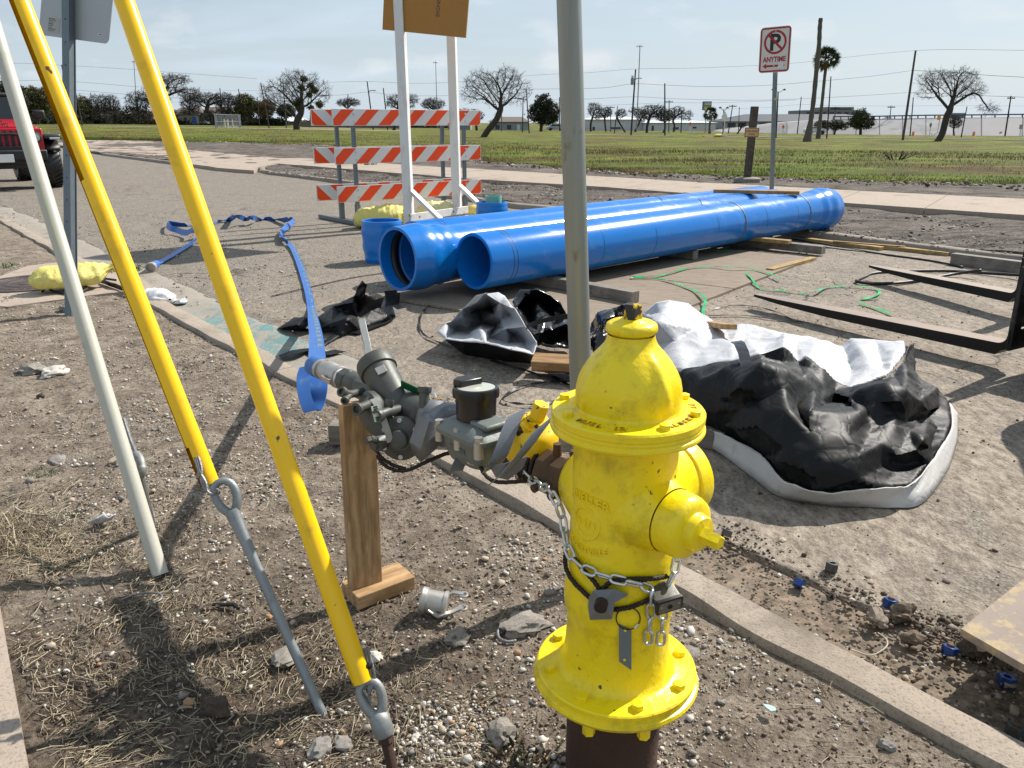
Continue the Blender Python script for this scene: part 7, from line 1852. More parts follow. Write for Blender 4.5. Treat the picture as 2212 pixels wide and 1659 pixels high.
def palm(label, b, path, cx, cy, r, seed, n=46, rt=3.0, skirt=True):
 ppm = FPX / (b.y * cP + (CAM_H - b.z) * sP); rs = np.random.default_rng(seed)
 t = thing('palm_tree', b, label, 'palm tree', 'palms beyond the field')
 tr = smooth_path([px2w(b, *q) for q in path], 6); tr[0] = b + Vector((0, 0, -.1)); m = MB(); L = len(tr)
 m.tube(tr, [rt / ppm * (1.35 - .5 * min(1, i / L * 3) - .12 * i / L) * (1 + .05 * ((i * 7) % 3 - 1)) for i in range(L)], 10); m.build('trunk', M['barkg'], t, smooth=60)
 c = px2w(b, cx, cy); R_ = r / ppm; m = MB()
 for k in range(n):
  e = rs.uniform(-.75, 1.35); a = rs.uniform(0, 2 * PI)
  d = Vector((math.cos(a) * math.cos(e), math.sin(a) * math.cos(e), math.sin(e)))
  p1 = c + d * R_ * .50 + Vector((0, 0, -.02)); m.tube([c[:], p1[:]], [.03, .02], 3, cap=False)
  sd2 = d.cross(Vector((rs.normal(), rs.normal(), rs.normal()))).normalized()
  for q in range(13):
   f = (q - 6) / 6 * 1.15; v = (d * math.cos(f) + sd2 * math.sin(f)); tip = p1 + v * R_ * .5 * rs.uniform(.8, 1.1) + Vector((0, 0, -R_ * .10 * abs(f) - R_ * .05))
   w = d.cross(v); w = (v.cross(d.cross(sd2))).normalized() * R_ * .028
   m.add([(p1)[:], (p1 + (tip - p1) * .5 + w)[:], tip[:], (p1 + (tip - p1) * .5 - w)[:]], [(0, 1, 2, 3)])
 m.build('crown', M['leaf'], t, smooth=0)
 if skirt:
  m = MB()
  for k in range(60):
   a = rs.uniform(0, 2 * PI); d = Vector((math.cos(a), math.sin(a), 0)); s = R_ * rs.uniform(.15, .5)
   p = c + d * R_ * .12 + Vector((0, 0, -R_ * .1)); q = p + d * s * .55 + Vector((0, 0, -s * 1.7)); w = Vector((-d.y, d.x, 0)) * R_ * .05
   m.add([p[:], (p.lerp(q, .6) + w)[:], q[:], (p.lerp(q, .6) - w)[:]], [(0, 1, 2, 3)])
  m.build('dead_skirt', M['leafb'], t, smooth=0)
 return t
palm('tall palm with a full green crown next to the dead palm trunk', GF(1767, 300), [(1767, 300), (1771, 265), (1776, 220), (1781, 170), (1784, 145)], 1786, 126, 31, 3, 60, 4.2)
palm('short fan palm below the grey roadside billboard', GF(1533, 289), [(1533, 289), (1533, 275), (1534, 262)], 1535, 246, 18, 4, 46, 2.8)
b = GF(1744, 306); t = thing('dead_palm', b, 'tall bare trunk of a dead palm with no crown', 'palm tree')
ppm = FPX / b.y; m = MB(); tr = smooth_path([px2w(b, *q) for q in ((1743, 306), (1750, 270), (1757, 220), (1763, 160), (1769, 100), (1771, 60), (1773, 39))], 5); tr[0] = b + Vector((0, 0, -.1)); L = len(tr)
m.tube(tr, [(9.5 - 4.5 * min(1, i / L * 5) - 1.0 * i / L + .3 * ((i * 5) % 3 - 1)) / ppm for i in range(L)], 10); m.build('trunk', M['barkg'], t, smooth=50)
m = MB(); m.cyl(px2w(b, 1762, 188), px2w(b, 1764, 182), .05, 5, .01); m.build('stub', M['barkg'], t)
# ------------------------------------------------------------------ poles and wires
M['pole'] = simple('weathered_pole_wood', (.085, .07, .058), .85, 0, .2, 4, .3, 20, .02, stretch=(1, 1, .2))
M['poled'] = simple('dark_creosote_pole', (.035, .029, .025), .85, 0, .2, 4, .3, 20, .02)
M['wirem'] = simple('overhead_wire', (.03, .03, .033), .6)
M['mast'] = simple('grey_mast_steel', (.22, .24, .26), .5, .4)
def pole(label, x0, y0, x1, y1, w=2.6, mat='poled', extra=None, group='utility poles beyond the field', name='utility_pole', cat='utility pole', base=None):
 b = base or GF(x0, y0); ppm = FPX / (b.y * cP); t = thing(name, b, label, cat, group); top = px2w(b, x1, y1)
 m = MB(); m.tube([b + Vector((0, 0, -.3)), b.lerp(top, .5), top], [w / 2 / ppm * 1.12, w / 2 / ppm, w / 2 / ppm * .8], 8); m.build('shaft', M[mat], t, smooth=60)
 q = lambda f: b.lerp(top, f)
 if extra == 'cross':
  m = MB(); c = q(.94); m.box((c.x, c.y - .12, c.z), (16 / ppm, .1, .12)); ca = m.build('crossarm', M[mat], t, smooth=0)
  for s in (-7, -3, 3, 7): m = MB(); m.cyl(c + Vector((s / ppm, -.12, .06)), c + Vector((s / ppm, -.12, .2)), .05, 6); m.build('insulator', M['mast'], ca)
 if extra == 'transformer':
  c = q(.82) + Vector((-5.5 / ppm, -.1, 0)); m = MB(); m.lathe([(0, -6.5 / ppm), (3.2 / ppm, -6.5 / ppm), (3.4 / ppm, 6 / ppm), (2 / ppm, 7.5 / ppm), (0, 8 / ppm)], 14, Matrix.Translation(c)); tr_ = m.build('transformer', M['mast'], t)
  for s in (-1.2, 1.2): m = MB(); m.cyl(c + Vector((s / ppm, 0, 7 / ppm)), c + Vector((s / ppm, 0, 12 / ppm)), .06, 6); m.build('bushing', M['mast'], tr_)
  m = MB(); c2 = q(.85); m.tube([c2, c2 + Vector((4 / ppm, -.3, 2 / ppm)), c2 + Vector((9 / ppm, -.5, 2.6 / ppm)), c2 + Vector((13 / ppm, -.6, 1.6 / ppm))], .06, 6); m.build('lamp_arm', M['mast'], t)
 if extra == 'lamp':
  m = MB(); c2 = q(.78); m.tube([c2, c2 + Vector((5 / ppm, -.3, 3 / ppm)), c2 + Vector((12 / ppm, -.5, 3.4 / ppm))], .06, 6); la = m.build('lamp_arm', M['mast'], t)
  m = MB(); m.box((0, 0, 0), (6 / ppm, .3, 1.6 / ppm), Matrix.Translation(c2 + Vector((14 / ppm, -.5, 3.0 / ppm)))); m.build('lamp_head', M['mast'], la)
 return t, b, top
PO = {}
def P_(k, *a, **kw): PO[k] = pole(*a, **kw)
P_('a', 'leaning pole half hidden by the steel signpost, topmost of the left poles', 158, 271, 133, 140, 2.6)
P_('b', 'leaning pole just right of the steel signpost', 178, 271, 158, 174, 2.6)
P_('c', 'short dark pole in the trees above the grey shed', 200, 268, 196, 200, 2.0)
P_('d', 'short pole left of the tall yellow guard', 250, 267, 243, 205, 2.0)
P_('e', 'short pole behind the brown-roofed house roof', 480, 262, 475, 190, 2.2)
P_('f', 'short pole above the fenced cage', 526, 264, 515, 192, 2.2)
P_('g', 'thin pole left of the strongly leaning one beside the rusty tree', 560.5, 273, 556, 209, 1.8)
P_('h', 'strongly leaning dark pole left of the mistletoe tree', 582, 277.5, 563, 178.5, 2.6)
P_('i', 'pole standing in front of the mistletoe tree, left half', 618.6, 277, 611, 170.5, 2.4, 'pole')
P_('j', 'pole standing in front of the mistletoe tree, right half', 669, 275.5, 674, 185, 2.4, 'pole')
P_('k', 'pole with its foot under the top board of the barricade', 751, 277, 751.5, 204, 2.2)
P_('l', 'leaning pole with a lamp arm left of the white stand', 806.7, 281, 793, 175.5, 2.8, extra='lamp')
P_('m', 'leaning pole close to the left upright of the white stand', 838, 281, 828, 190, 2.6)
P_('n', 'grey pole behind the trunk of the leaning bare tree', 1084, 284, 1083, 212, 1.8, 'pole')
P_('o', 'dark pole left of the round dark evergreen', 1128.6, 286, 1130, 214, 2.2)
P_('p', 'taller dark pole touching the round dark evergreen', 1143.5, 288, 1136.6, 191, 2.4)
P_('q', 'dark pole left of the galvanised pole, behind the evergreen', 1209, 283, 1208.5, 210, 2.2)
P_('r', 'leaning pole carrying a transformer, tallest of the middle poles', 1363, 293, 1373, 150, 3.6, extra='transformer')
P_('s', 'dark upright pole right of the high mast light', 1436.5, 294, 1436, 180, 3.2)
P_('t', 'grey pole with a crossarm behind the bare row', 1445, 286, 1445.5, 216, 2.2, 'pole', 'cross')
P_('u', 'thin crossarm pole in front of the white warehouse', 1319, 285, 1319.5, 229, 1.8, 'pole', 'cross')
P_('v', 'short leaning stub pole left of the transformer pole', 1327, 288, 1334, 229, 2.0)
P_('w', 'short pole at the right end of the bare row', 1471, 287, 1473, 237, 2.2)
P_('x', 'leaning pole left of the tan-sign post', 1573, 288, 1583, 226, 2.2, extra='cross')
P_('y', 'thin pole left of the tan-sign post, second nearest to it', 1595.5, 286, 1597, 231, 1.8, 'pole')
P_('z', 'thin pole beyond the no-parking post, in front of the dark roof', 1722, 290, 1731, 209, 2.2)
P_('aa', 'upright pole crossing the live palm', 1786, 300, 1795, 165, 2.8)
P_('ab', 'short pole with a cross piece right of the palms', 1798, 289, 1806, 230, 2.0, extra='cross')
P_('ac', 'grey crossarm pole in front of the embankment, near the forked bare tree', 1919, 290, 1925, 228, 2.0, 'pole', 'cross')
P_('ad', 'tall leaning pole left of the gnarled bare tree', 1950, 303, 1978, 109, 5.0, 'pole')
P_('ae', 'shorter pole with a small transformer beside the tall leaning one', 1966, 294, 1973, 210, 2.4, extra=None)
P_('af', 'leaning pole behind the gnarled bare tree, right of its trunk', 2076, 297, 2089, 230, 2.4)
P_('ag', 'leaning reddish pole at the far right of the field', 2171, 294, 2184, 207, 3.0, extra='cross')
def wire(label, pts, key, r=.022, dy=0, group='overhead wires'):
 b = PO[key][1]; p = smooth_path([px2w(b, x, y, dy) for x, y in pts], 10); m = MB(); m.tube(p, r, 4, cap=False)
 o = m.build('power_wire', M['wirem'], None, True, smooth=180); return single(o, label, 'wire', group)
wire('highest overhead wire, running from behind the stand to the tall leaning pole', [(700, 178), (793, 176), (900, 180), (1000, 176), (1160, 162), (1270, 157), (1373, 149), (1500, 147), (1660, 140), (1760, 132), (1870, 119), (1978, 109)], 'r', .018, .5)
wire('thin overhead wire running right from the top of the tall leaning pole', [(1978, 109), (2060, 107), (2212, 109), (2400, 114)], 'ad', .016)
wire('overhead wire at the transformer, crossing to the middle of the tall leaning pole', [(1110, 193), (1270, 191), (1320, 188), (1370, 181), (1440, 184), (1540, 187), (1660, 184), (1760, 176), (1870, 166), (1965, 153)], 'r', .024, .5)
wire('overhead wire running right from the middle of the tall leaning pole', [(1968, 152), (2050, 156), (2140, 163), (2212, 167), (2400, 180)], 'ad', .026)
wire('lower overhead wire below the transformer', [(1180, 216), (1270, 214), (1370, 209), (1450, 213), (1560, 216), (1660, 216), (1760, 212), (1870, 206), (1960, 200)], 'r', .022, .5)
wire('lower overhead wire right of the tall leaning pole', [(1962, 200), (2050, 203), (2130, 207), (2212, 210), (2400, 219)], 'ad', .022)
wire('lowest overhead wire above the bare row of trees', [(1270, 229), (1350, 226), (1440, 222), (1540, 222), (1660, 218), (1720, 216)], 's', .018)
wire('wire strung between the two poles beside the no-parking post', [(1560, 236), (1660, 232), (1728, 226), (1800, 228), (1925, 229), (2060, 228), (2212, 229)], 'z', .016)
wire('overhead wire across the top left, crossing the guy guards', [(-40, 136), (60, 137), (133, 141), (210, 145), (300, 151), (420, 160), (555, 170)], 'a', .02)
wire('overhead wire through the two leaning poles on the left', [(-40, 178), (60, 174), (135, 173), (160, 176), (220, 181), (300, 188)], 'b', .022)
wire('lower overhead wire sagging from the leaning poles on the left', [(158, 194), (220, 199), (300, 206), (400, 213), (480, 216)], 'b', .022)
wire('lowest overhead wire above the brown-roofed house', [(160, 200), (240, 210), (330, 219), (430, 221), (560, 218), (640, 217)], 'd', .026)
wire('overhead wire past the two short poles above the cage', [(420, 193), (478, 195), (520, 196), (600, 195), (680, 208)], 'e', .022)
wire('overhead wire from the mistletoe tree to the lamp pole', [(690, 206), (740, 205), (795, 199), (850, 205), (920, 207), (985, 206)], 'l', .022)
def mast(label, x0, y0, x1, y1, w, r):
 t, b, top = pole(label, x0, y0, x1, y1, w, 'mast', None, 'high mast lights', 'mast_light', 'mast light'); ppm = FPX / (b.y * cP)
 m = MB(); m.tube([top + Vector((r / ppm * math.cos(a), r / ppm * math.sin(a), -.6 / ppm)) for a in np.linspace(0, 2 * PI, 16, endpoint=False)], .3 / ppm, 5, closed=True); rg_ = m.build('lamp_ring', M['mast'], t)
 for k in range(8):
  a = k * PI / 4; c = top + Vector((r / ppm * math.cos(a), r / ppm * math.sin(a), -1.0 / ppm)); m = MB(); m.lathe([(0, .5 / ppm), (.7 / ppm, .3 / ppm), (1.5 / ppm, -1.0 / ppm), (0, -1.0 / ppm)], 8, Matrix.Translation(c)); m.build('lamp', M['mast'], rg_)
 m = MB(); m.cyl(top, top + Vector((0, 0, 3 / ppm)), .35 / ppm, 6); m.build('cap', M['mast'], t)
mast('tall high-mast light beside the transformer pole', 1375, 286, 1382.5, 99, 2.2, 6.5)
mast('slim high-mast light seen between the uprights of the white stand', 945, 277, 941, 134, 1.5, 4.5)
mast('distant high-mast light left of the tall yellow guard', 297, 266, 289, 132, 1.6, 3.5)
def lamp(label, x0, y0, x1, y1, w, arms):
 t, b, top = pole(label, x0, y0, x1, y1, w, 'poled', None, 'street lamps beyond the field', 'street_lamp', 'street lamp'); ppm = FPX / (b.y * cP)
 for s in arms:
  m = MB(); m.tube([top, top + Vector((s * 5 / ppm, 0, -1 / ppm)), top + Vector((s * 8 / ppm, 0, 2 / ppm)), top + Vector((s * 11 / ppm, 0, 4.5 / ppm))], .5 / ppm, 6); ar = m.build('arm', M['poled'], t)
  m = MB(); m.lathe([(0, 2 / ppm), (2 / ppm, 1.5 / ppm), (3.6 / ppm, -.6 / ppm), (2.2 / ppm, -1.6 / ppm), (0, -1.8 / ppm)], 10, Matrix.Translation(top + Vector((s * 13 / ppm, 0, 4.2 / ppm)))); m.build('lamp_head', M['poled'], ar)
lamp('dark street lamp with a curved arm right of the no-parking post', 1676, 298, 1681, 198, 3.4, (1, -.9))
lamp('twin-headed street lamp right of the short fan palm', 1562, 290, 1563.5, 237, 2.6, (.6, -.6))
def bboard(label, x0, y0, x1, y1, base, mats, group=None):
 b = GF(*base); ppm = FPX / (b.y * cP); t = thing('billboard', b, label, 'billboard', group); c0, c1 = px2w(b, x0, y1), px2w(b, x1, y0)
 m = MB(); m.box((0, 0, 0), (c1.x - c0.x, .6, c1.z - c0.z), Matrix.Translation((c0 + c1) / 2)); bd = m.build('panel', mats[0], t, smooth=0)
 m = MB(); m.cyl(Vector(((c0.x + c1.x) / 2, b.y, b.z - .2)), Vector(((c0.x + c1.x) / 2, b.y, c0.z)), .9 / ppm, 10); m.build('post', M['mast'], t)
 return t, bd, c0, c1
greyb = simple('grey_panel', (.13, .16, .19), .5); yel = simple('yellow_panel', (.55, .42, .10), .5); wht = simple('pale_panel', (.42, .45, .48), .5)
t, bd, c0, c1 = bboard('roadside sign with grey and yellow panels over the fan palm', 1517, 219, 1537, 238, (1526, 287), [greyb])
w_, h_ = c1.x - c0.x, c1.z - c0.z
for fz0, fz1, mm in ((.55, .9, wht), (.12, .42, yel)):
 m = MB(); m.box((0, 0, 0), (w_ * .82, .05, h_ * (fz1 - fz0)), Matrix.Translation(((c0.x + c1.x) / 2 + w_ * .06, c0.y - .33, c0.z + h_ * (fz0 + fz1) / 2))); m.build('sign_face', mm, bd, smooth=0)
bboard('grey billboard seen through the gnarled bare tree', 2051, 244, 2084, 260, (2060, 291), [simple('dull_blue_grey_panel', (.16, .20, .22), .6)])
def tsign(label, bx, by, top, w, mat, shape, name='roadwork_sign'):
 b = GF(bx, by); ppm = FPX / (b.y * cP); t = thing(name, b, label, 'road sign', 'temporary signs in the field'); tp3 = px2w(b, bx + .5, top + w)
 m = MB(); m.box((0, 0, 0), (1.5 / ppm, 1.5 / ppm, (tp3 - b).z), Matrix.Translation(b.lerp(tp3, .5))); m.build('upright', M['whitep'], t, smooth=0)
 m = MB(); h = w / ppm; sh_ = [(-h * .55, 0), (0, -h), (h * .55, 0), (0, h)] if shape == 'diamond' else [(-h * .6, -h * .8), (h * .6, -h * .8), (h * .6, h * .8), (-h * .6, h * .8)]
 m.prism(sh_, .04, Matrix.Translation(tp3 + Vector((0, -.1, 0))) @ Matrix.Rotation(PI / 2, 4, 'X')); m.build('face', mat, t, smooth=0)
 m = MB(); m.bar(b + Vector((-3 / ppm, 0, .06)), b + Vector((9 / ppm, 0, .06)), .1, .12); m.bar(b + Vector((0, 0, 8 / ppm)), b + Vector((6 / ppm, 0, .1)), .08, .1); m.build('base', M['whitep'], t, smooth=0)
 return b, ppm
b, ppm = tsign('white wooden sign stand with a diamond back in the field', 1564, 296, 240, 12, M['whitep'], 'diamond')
tsign('small white sign stand with an orange-red face near the fan palm', 1490, 289, 263, 4.5, M['orange'], 'diamond')
tsign('grey diamond sign on a white stand before the embankment', 2009, 295, 264, 6, simple('grey_diamond', (.2, .21, .21), .5), 'diamond')
tsign('white sign stand with a grey face at the right edge', 2212 - 8, 295, 268, 6, simple('grey_face', (.3, .3, .3), .5), 'square')
tsign('orange diamond sign by the foot of the street lamp', 1691, 290, 269, 5, M['orange'], 'diamond')
tsign('orange-topped post sign behind the gnarled bare tree', 2027, 292, 248, 6, simple('orange_plate', (.7, .32, .05), .5), 'square')
for px_s, lb in ((1552, 'yellow sandbag lying at the foot of the white sign stand in the field'),):
 b = GF(px_s, 296); bag(lb, b + Vector((0, 0, 0)), 1.3, .7, .45, .1, M['sack'], 31, 0)
for x, lb in ((1972, 'orange traffic barrel just right of the tall leaning pole'), (2103, 'orange traffic barrel right of the gnarled bare tree'), (2161, 'orange traffic barrel left of the reddish pole'), (2038, 'orange traffic barrel close to the trunk of the gnarled bare tree')):
 b = GF(x, 293); ppm = FPX / (b.y * cP); t = thing('traffic_barrel', b, lb, 'traffic barrel', 'traffic barrels along the embankment'); r = 2.6 / ppm; h = 8.5 / ppm
 m = MB(); m.lathe([(r * 1.1, 0), (r * 1.1, h * .06), (r, h * .08), (r * .95, h * .98), (r * .3, h), (0, h)], 14, Matrix.Translation(b)); m.build('body', M['orange'], t)
 for f in (.35, .68): m = MB(); m.lathe([(r * 1.01, h * f), (r * 1.0, h * (f + .13))], 14, Matrix.Translation(b)); m.build('white_band', M['bwhite'], t)
# ------------------------------------------------------------------ embankment of the raised road
M['emb'] = simple('pale_concrete_slope', (.33, .32, .32), .85, 0, .10, .35, .2, 3, .05, dirt=(.24, .225, .215), dth=(.45, .7), ds=.5)
M['emb2'] = simple('darker_concrete_slope', (.27, .26, .26), .85, 0, .10, .35, .2, 3, .05)
M['rail'] = simple('dark_guard_rail', (.07, .075, .085), .6)
eb = thing('embankment', GF(2000, 293), 'long concrete slope carrying the raised road behind the field', 'embankment')
prof = [(1560, 285, 281), (1640, 287, 272), (1700, 288.5, 264), (1800, 290, 258), (1900, 291, 257), (2000, 292, 255), (2120, 293, 254), (2300, 294, 252), (2600, 296, 250)]
bot = [GF(x, y) for x, y, _ in prof]
for k in range(len(prof) - 1):
 xa, xb = prof[k], prof[k + 1]; nsub = 2
 for j in range(nsub):
  f0, f1 = j / nsub + .01, (j + 1) / nsub - .01
  p0, p1 = bot[k].lerp(bot[k + 1], f0), bot[k].lerp(bot[k + 1], f1)
  q0 = px2w(p0, xa[0] + (xb[0] - xa[0]) * f0, xa[2] + (xb[2] - xa[2]) * f0, 6); q1 = px2w(p1, xa[0] + (xb[0] - xa[0]) * f1, xa[2] + (xb[2] - xa[2]) * f1, 6)
  m = MB(); m.add([p0[:], p1[:], q1[:], q0[:], (q0 + Vector((0, 6, 0)))[:], (q1 + Vector((0, 6, 0)))[:], (p0 + Vector((0, 12, -.5)))[:], (p1 + Vector((0, 12, -.5)))[:]], [(0, 1, 2, 3), (3, 2, 5, 4), (4, 5, 7, 6), (0, 3, 4, 6), (1, 7, 5, 2)])
  m.build('slab', M['emb' if (k + j) % 3 else 'emb2'], eb, smooth=0)
rt_ = thing('guard_rail', GF(2100, 293), 'dark guard rail along the top of the concrete slope', 'guard rail')
rp = [px2w(bot[k], prof[k][0], prof[k][2] - 6, 6.4) for k in range(3, len(prof))]; rq = [px2w(bot[k], prof[k][0], prof[k][2], 6.4) for k in range(3, len(prof))]
m = MB(); m.tube(rp, .10, 5); m.build('rail', M['rail'], rt_)
for k in range(len(rp) - 1):
 for j in range(6):
  a, c = rp[k].lerp(rp[k + 1], j / 6), rq[k].lerp(rq[k + 1], j / 6); m = MB(); m.bar(c, a, .14, .14, (0, 1, 0)); m.build('rail_post', M['rail'], rt_, smooth=0)
# ------------------------------------------------------------------ buildings
def bldg(label, x0, x1, yb, yt, depth, wall, roof=None, ridge=None, wins=(), doors=(), name='building', cat='building', back=0, group=None, over=.5):
 b0, b1 = GF(x0, yb), GF(x1, yb); Y = (b0.y + b1.y) / 2 + back
 f = lambda x, y: (lambda d: Vector((d.x * Y / d.y, Y, CAM_H + d.z * Y / d.y)))(ray(x, y))
 L, Rr = f(x0, yb), f(x1, yb); zt = f(x0, yt).z; z0 = min(L.z, Rr.z) - .3
 t = thing(name, ((L.x + Rr.x) / 2, Y, z0), label, cat, group)
 m = MB(); m.box(((L.x + Rr.x) / 2, Y + depth / 2, (z0 + zt) / 2), (Rr.x - L.x, depth, zt - z0)); wl_ = m.build('wall', wall, t, smooth=0)
 if roof is not None:
  if ridge:
   zr = f(x0, ridge).z; o = over; m = MB()
   m.add([(L.x - o, Y - o, zt), (Rr.x + o, Y - o, zt), (Rr.x + o, Y + depth + o, zt), (L.x - o, Y + depth + o, zt), (L.x + (Rr.x - L.x) * .18, Y + depth / 2, zr), (Rr.x - (Rr.x - L.x) * .18, Y + depth / 2, zr)], [(0, 1, 5, 4), (2, 3, 4, 5), (1, 2, 5), (3, 0, 4), (0, 3, 2, 1)])
  else:
   m = MB(); m.box(((L.x + Rr.x) / 2, Y + depth / 2, zt + .15), (Rr.x - L.x + .4, depth + .4, .3))
  m.build('roof', roof, t, smooth=0)
 W_, H_ = Rr.x - L.x, zt - z0
 for (u0, v0, u1, v1, mm) in wins:
  m = MB(); m.box((L.x + W_ * (u0 + u1) / 2, Y - .03, z0 + H_ * (v0 + v1) / 2), (W_ * (u1 - u0), .12, H_ * (v1 - v0))); m.build('window', mm, t, smooth=0)
 for (u0, v0, u1, v1, mm) in doors:
  m = MB(); m.box((L.x + W_ * (u0 + u1) / 2, Y - .03, z0 + H_ * (v0 + v1) / 2), (W_ * (u1 - u0), .14, H_ * (v1 - v0))); m.build('door', mm, t, smooth=0)
 return t
bw = simple('white_warehouse_wall', (.55, .56, .58), .7, 0, .04, .3, 0); rf = simple('pale_roof', (.62, .63, .64), .6, 0, .04, .3, 0); dg = simple('dark_glass', (.03, .04, .05), .2); brn = simple('brown_shingles', (.13, .10, .085), .85, 0, .1, 1, 0)
bei = simple('beige_wall', (.30, .27, .22), .8, 0, .1, 1, 0); grw = simple('grey_wall', (.22, .23, .24), .8, 0, .1, 1, 0); wdoor = simple('white_door', (.6, .6, .6), .6); blu = simple('blue_tarp', (.02, .10, .42), .6); rus = simple('rusty_sheet', (.17, .14, .12), .8, 0, .3, 2, 0)
dkr = simple('dark_blue_roof', (.035, .045, .06), .6, 0, .1, .3, 0)
bldg('long white warehouse behind the bare row of trees', 1270, 1392, 284, 258, 25, bw, rf, 252, [(.40, .30, .58, .42, dg), (.30, .08, .62, .14, dg)], [(.08, .1, .12, .45, dg)], back=20)
bldg('lower white warehouse with a sloping roof next to the long one', 1392, 1545, 284, 265, 25, bw, rf, 260, [(.40, .35, .48, .55, dg), (.68, .45, .73, .6, dg)], [(.1, .05, .13, .7, dg)], back=16)
bldg('long dark-roofed building above the concrete slope, with a row of windows', 1560, 1905, 286, 262, 12, simple('pale_band_wall', (.40, .42, .44), .7), dkr, 246, [(.03 + .066 * k, .55, .08 + .066 * k, .88, dg) for k in range(14)], back=34, over=.8)
bldg('flat grey building peeping over the dark roof', 1732, 1865, 288, 238, 12, simple('grey_block_wall', (.20, .19, .19), .8), None, None, [(.05 + .12 * k, .85, .12 + .12 * k, .93, dg) for k in range(8)], back=60)
bldg('second grey block rising above the first behind the dead palm', 1782, 1838, 288, 231, 10, simple('grey_brown_block_wall', (.23, .215, .20), .8), None, None, [(.1, .9, .9, .95, dg)], back=75)
bldg('beige house with a brown hipped roof behind the right yellow guard', 366, 430, 266, 248, 12, bei, brn, 231, [(.10, .35, .22, .75, dg), (.5, .35, .62, .75, dg)], [(.8, .0, .92, .8, blu)], 'house', 'house')
bldg('house with a brown gable and a white garage door', 428, 500, 266, 246, 12, simple('grey_brown_siding', (.17, .15, .13), .8), brn, 230, [(.55, .3, .7, .7, dg)], [(.06, 0, .26, .75, wdoor)], 'house', 'house', back=4)
bldg('tumbledown grey shed half swallowed by scrub', 186, 241, 268, 243, 8, rus, rus, 235, [(.62, .45, .95, .9, simple('grey_corrugated', (.21, .22, .23), .7))], [(.42, .0, .5, .7, dg)], 'shed', 'shed')
bldg('grey house partly hidden by the tall yellow guard', 280, 330, 266, 247, 9, grw, brn, 238, [(.2, .35, .34, .7, dg), (.6, .35, .74, .7, dg)], (), 'house', 'house', back=12)
bldg('white-roofed shed between the mistletoe tree and the leaning pole', 596, 652, 268, 262, 10, simple('shed_wall', (.16, .16, .17), .8), rf, 253, [(.05, .2, .2, .8, dg)], (), 'shed', 'shed', back=8)
bldg('grey gabled house behind the trunk of the leaning tree', 968, 1016, 281, 262, 9, grw, brn, 243, [(.2, .35, .36, .75, dg), (.62, .35, .78, .75, dg)], (), 'house', 'house', back=10)
bldg('pale blue-grey house left of the round evergreen', 1058, 1142, 283, 263, 10, simple('blue_grey_wall', (.26, .29, .32), .8), brn, 252, [(.15, .3, .25, .7, dg), (.45, .3, .55, .7, dg)], [(.7, 0, .78, .75, wdoor)], 'house', 'house', back=14)
bldg('low white building beside the round evergreen and the parked car', 1182, 1262, 282, 267, 8, bw, None, None, [(.1, .35, .2, .8, dg), (.5, .35, .6, .8, dg), (.75, .1, .85, .75, dg)], (), back=14)
fw = bldg('long brown-grey fence wall behind the barricade', 652, 868, 276, 263, .3, simple('brown_fence', (.14, .115, .10), .85, 0, .25, 1.5, 0), None, None, (), (), 'fence_wall', 'fence')
b0, b1 = GF(466, 277), GF(517, 277); t = thing('fence_cage', b0.lerp(b1, .5), 'wire-mesh cage standing in the field on the left', 'fence'); ppm = FPX / (b0.y * cP); h = 31 / ppm; dd_ = Vector((0, 14 / ppm, 0))
cr_ = [b0, b1, b1 + dd_, b0 + dd_]
for p in cr_ + [b0.lerp(b1, .26), b0.lerp(b1, .7)]:
 m = MB(); m.cyl(p + Vector((0, 0, -.1)), p + Vector((0, 0, h)), .045, 6); m.build('post', M['mast'], t)
for k in range(4):
 a, c = cr_[k], cr_[(k + 1) % 4]
 for f in (.02, .45, .93): m = MB(); m.tube([a + Vector((0, 0, h * f)), c + Vector((0, 0, h * f))], .035, 5); m.build('rail', M['mast'], t)
m = MB()
for k in range(4):
 a, c = cr_[k], cr_[(k + 1) % 4]; n = 26
 for j in range(-10, n):
  for s in (1, -1):
   f0, f1 = j / n, j / n + .36; z0, z1 = (0, h * .93) if s > 0 else (h * .93, 0)
   if f0 < 0: z0 = z0 + (z1 - z0) * (-f0) / .36; f0 = 0
   if f1 > 1: z1 = z0 + (z1 - z0) * (1 - f0) / (f1 - f0); f1 = 1
   m.tube([a.lerp(c, f0) + Vector((0, 0, z0)), a.lerp(c, f1) + Vector((0, 0, z1))], .012, 3, cap=False)
m.build('mesh', M['mast'], t, smooth=0)['kind'] = 'stuff'
for x, lb in ((486, 'yellow bollard nearest the left side of the mesh cage'), (493, 'pale bollard in the middle of the mesh cage'), (503, 'yellow bollard near the right side of the mesh cage')):
 p = GF(x, 275.5); m = MB(); m.lathe([(0, 0), (.13, 0), (.13, 1.15), (.06, 1.2), (0, 1.2)], 10, Matrix.Translation(p)); single(m.build('bollard', M['sack'] if x != 493 else M['whitep'], None, True), lb, 'bollard', 'bollards in the mesh cage')
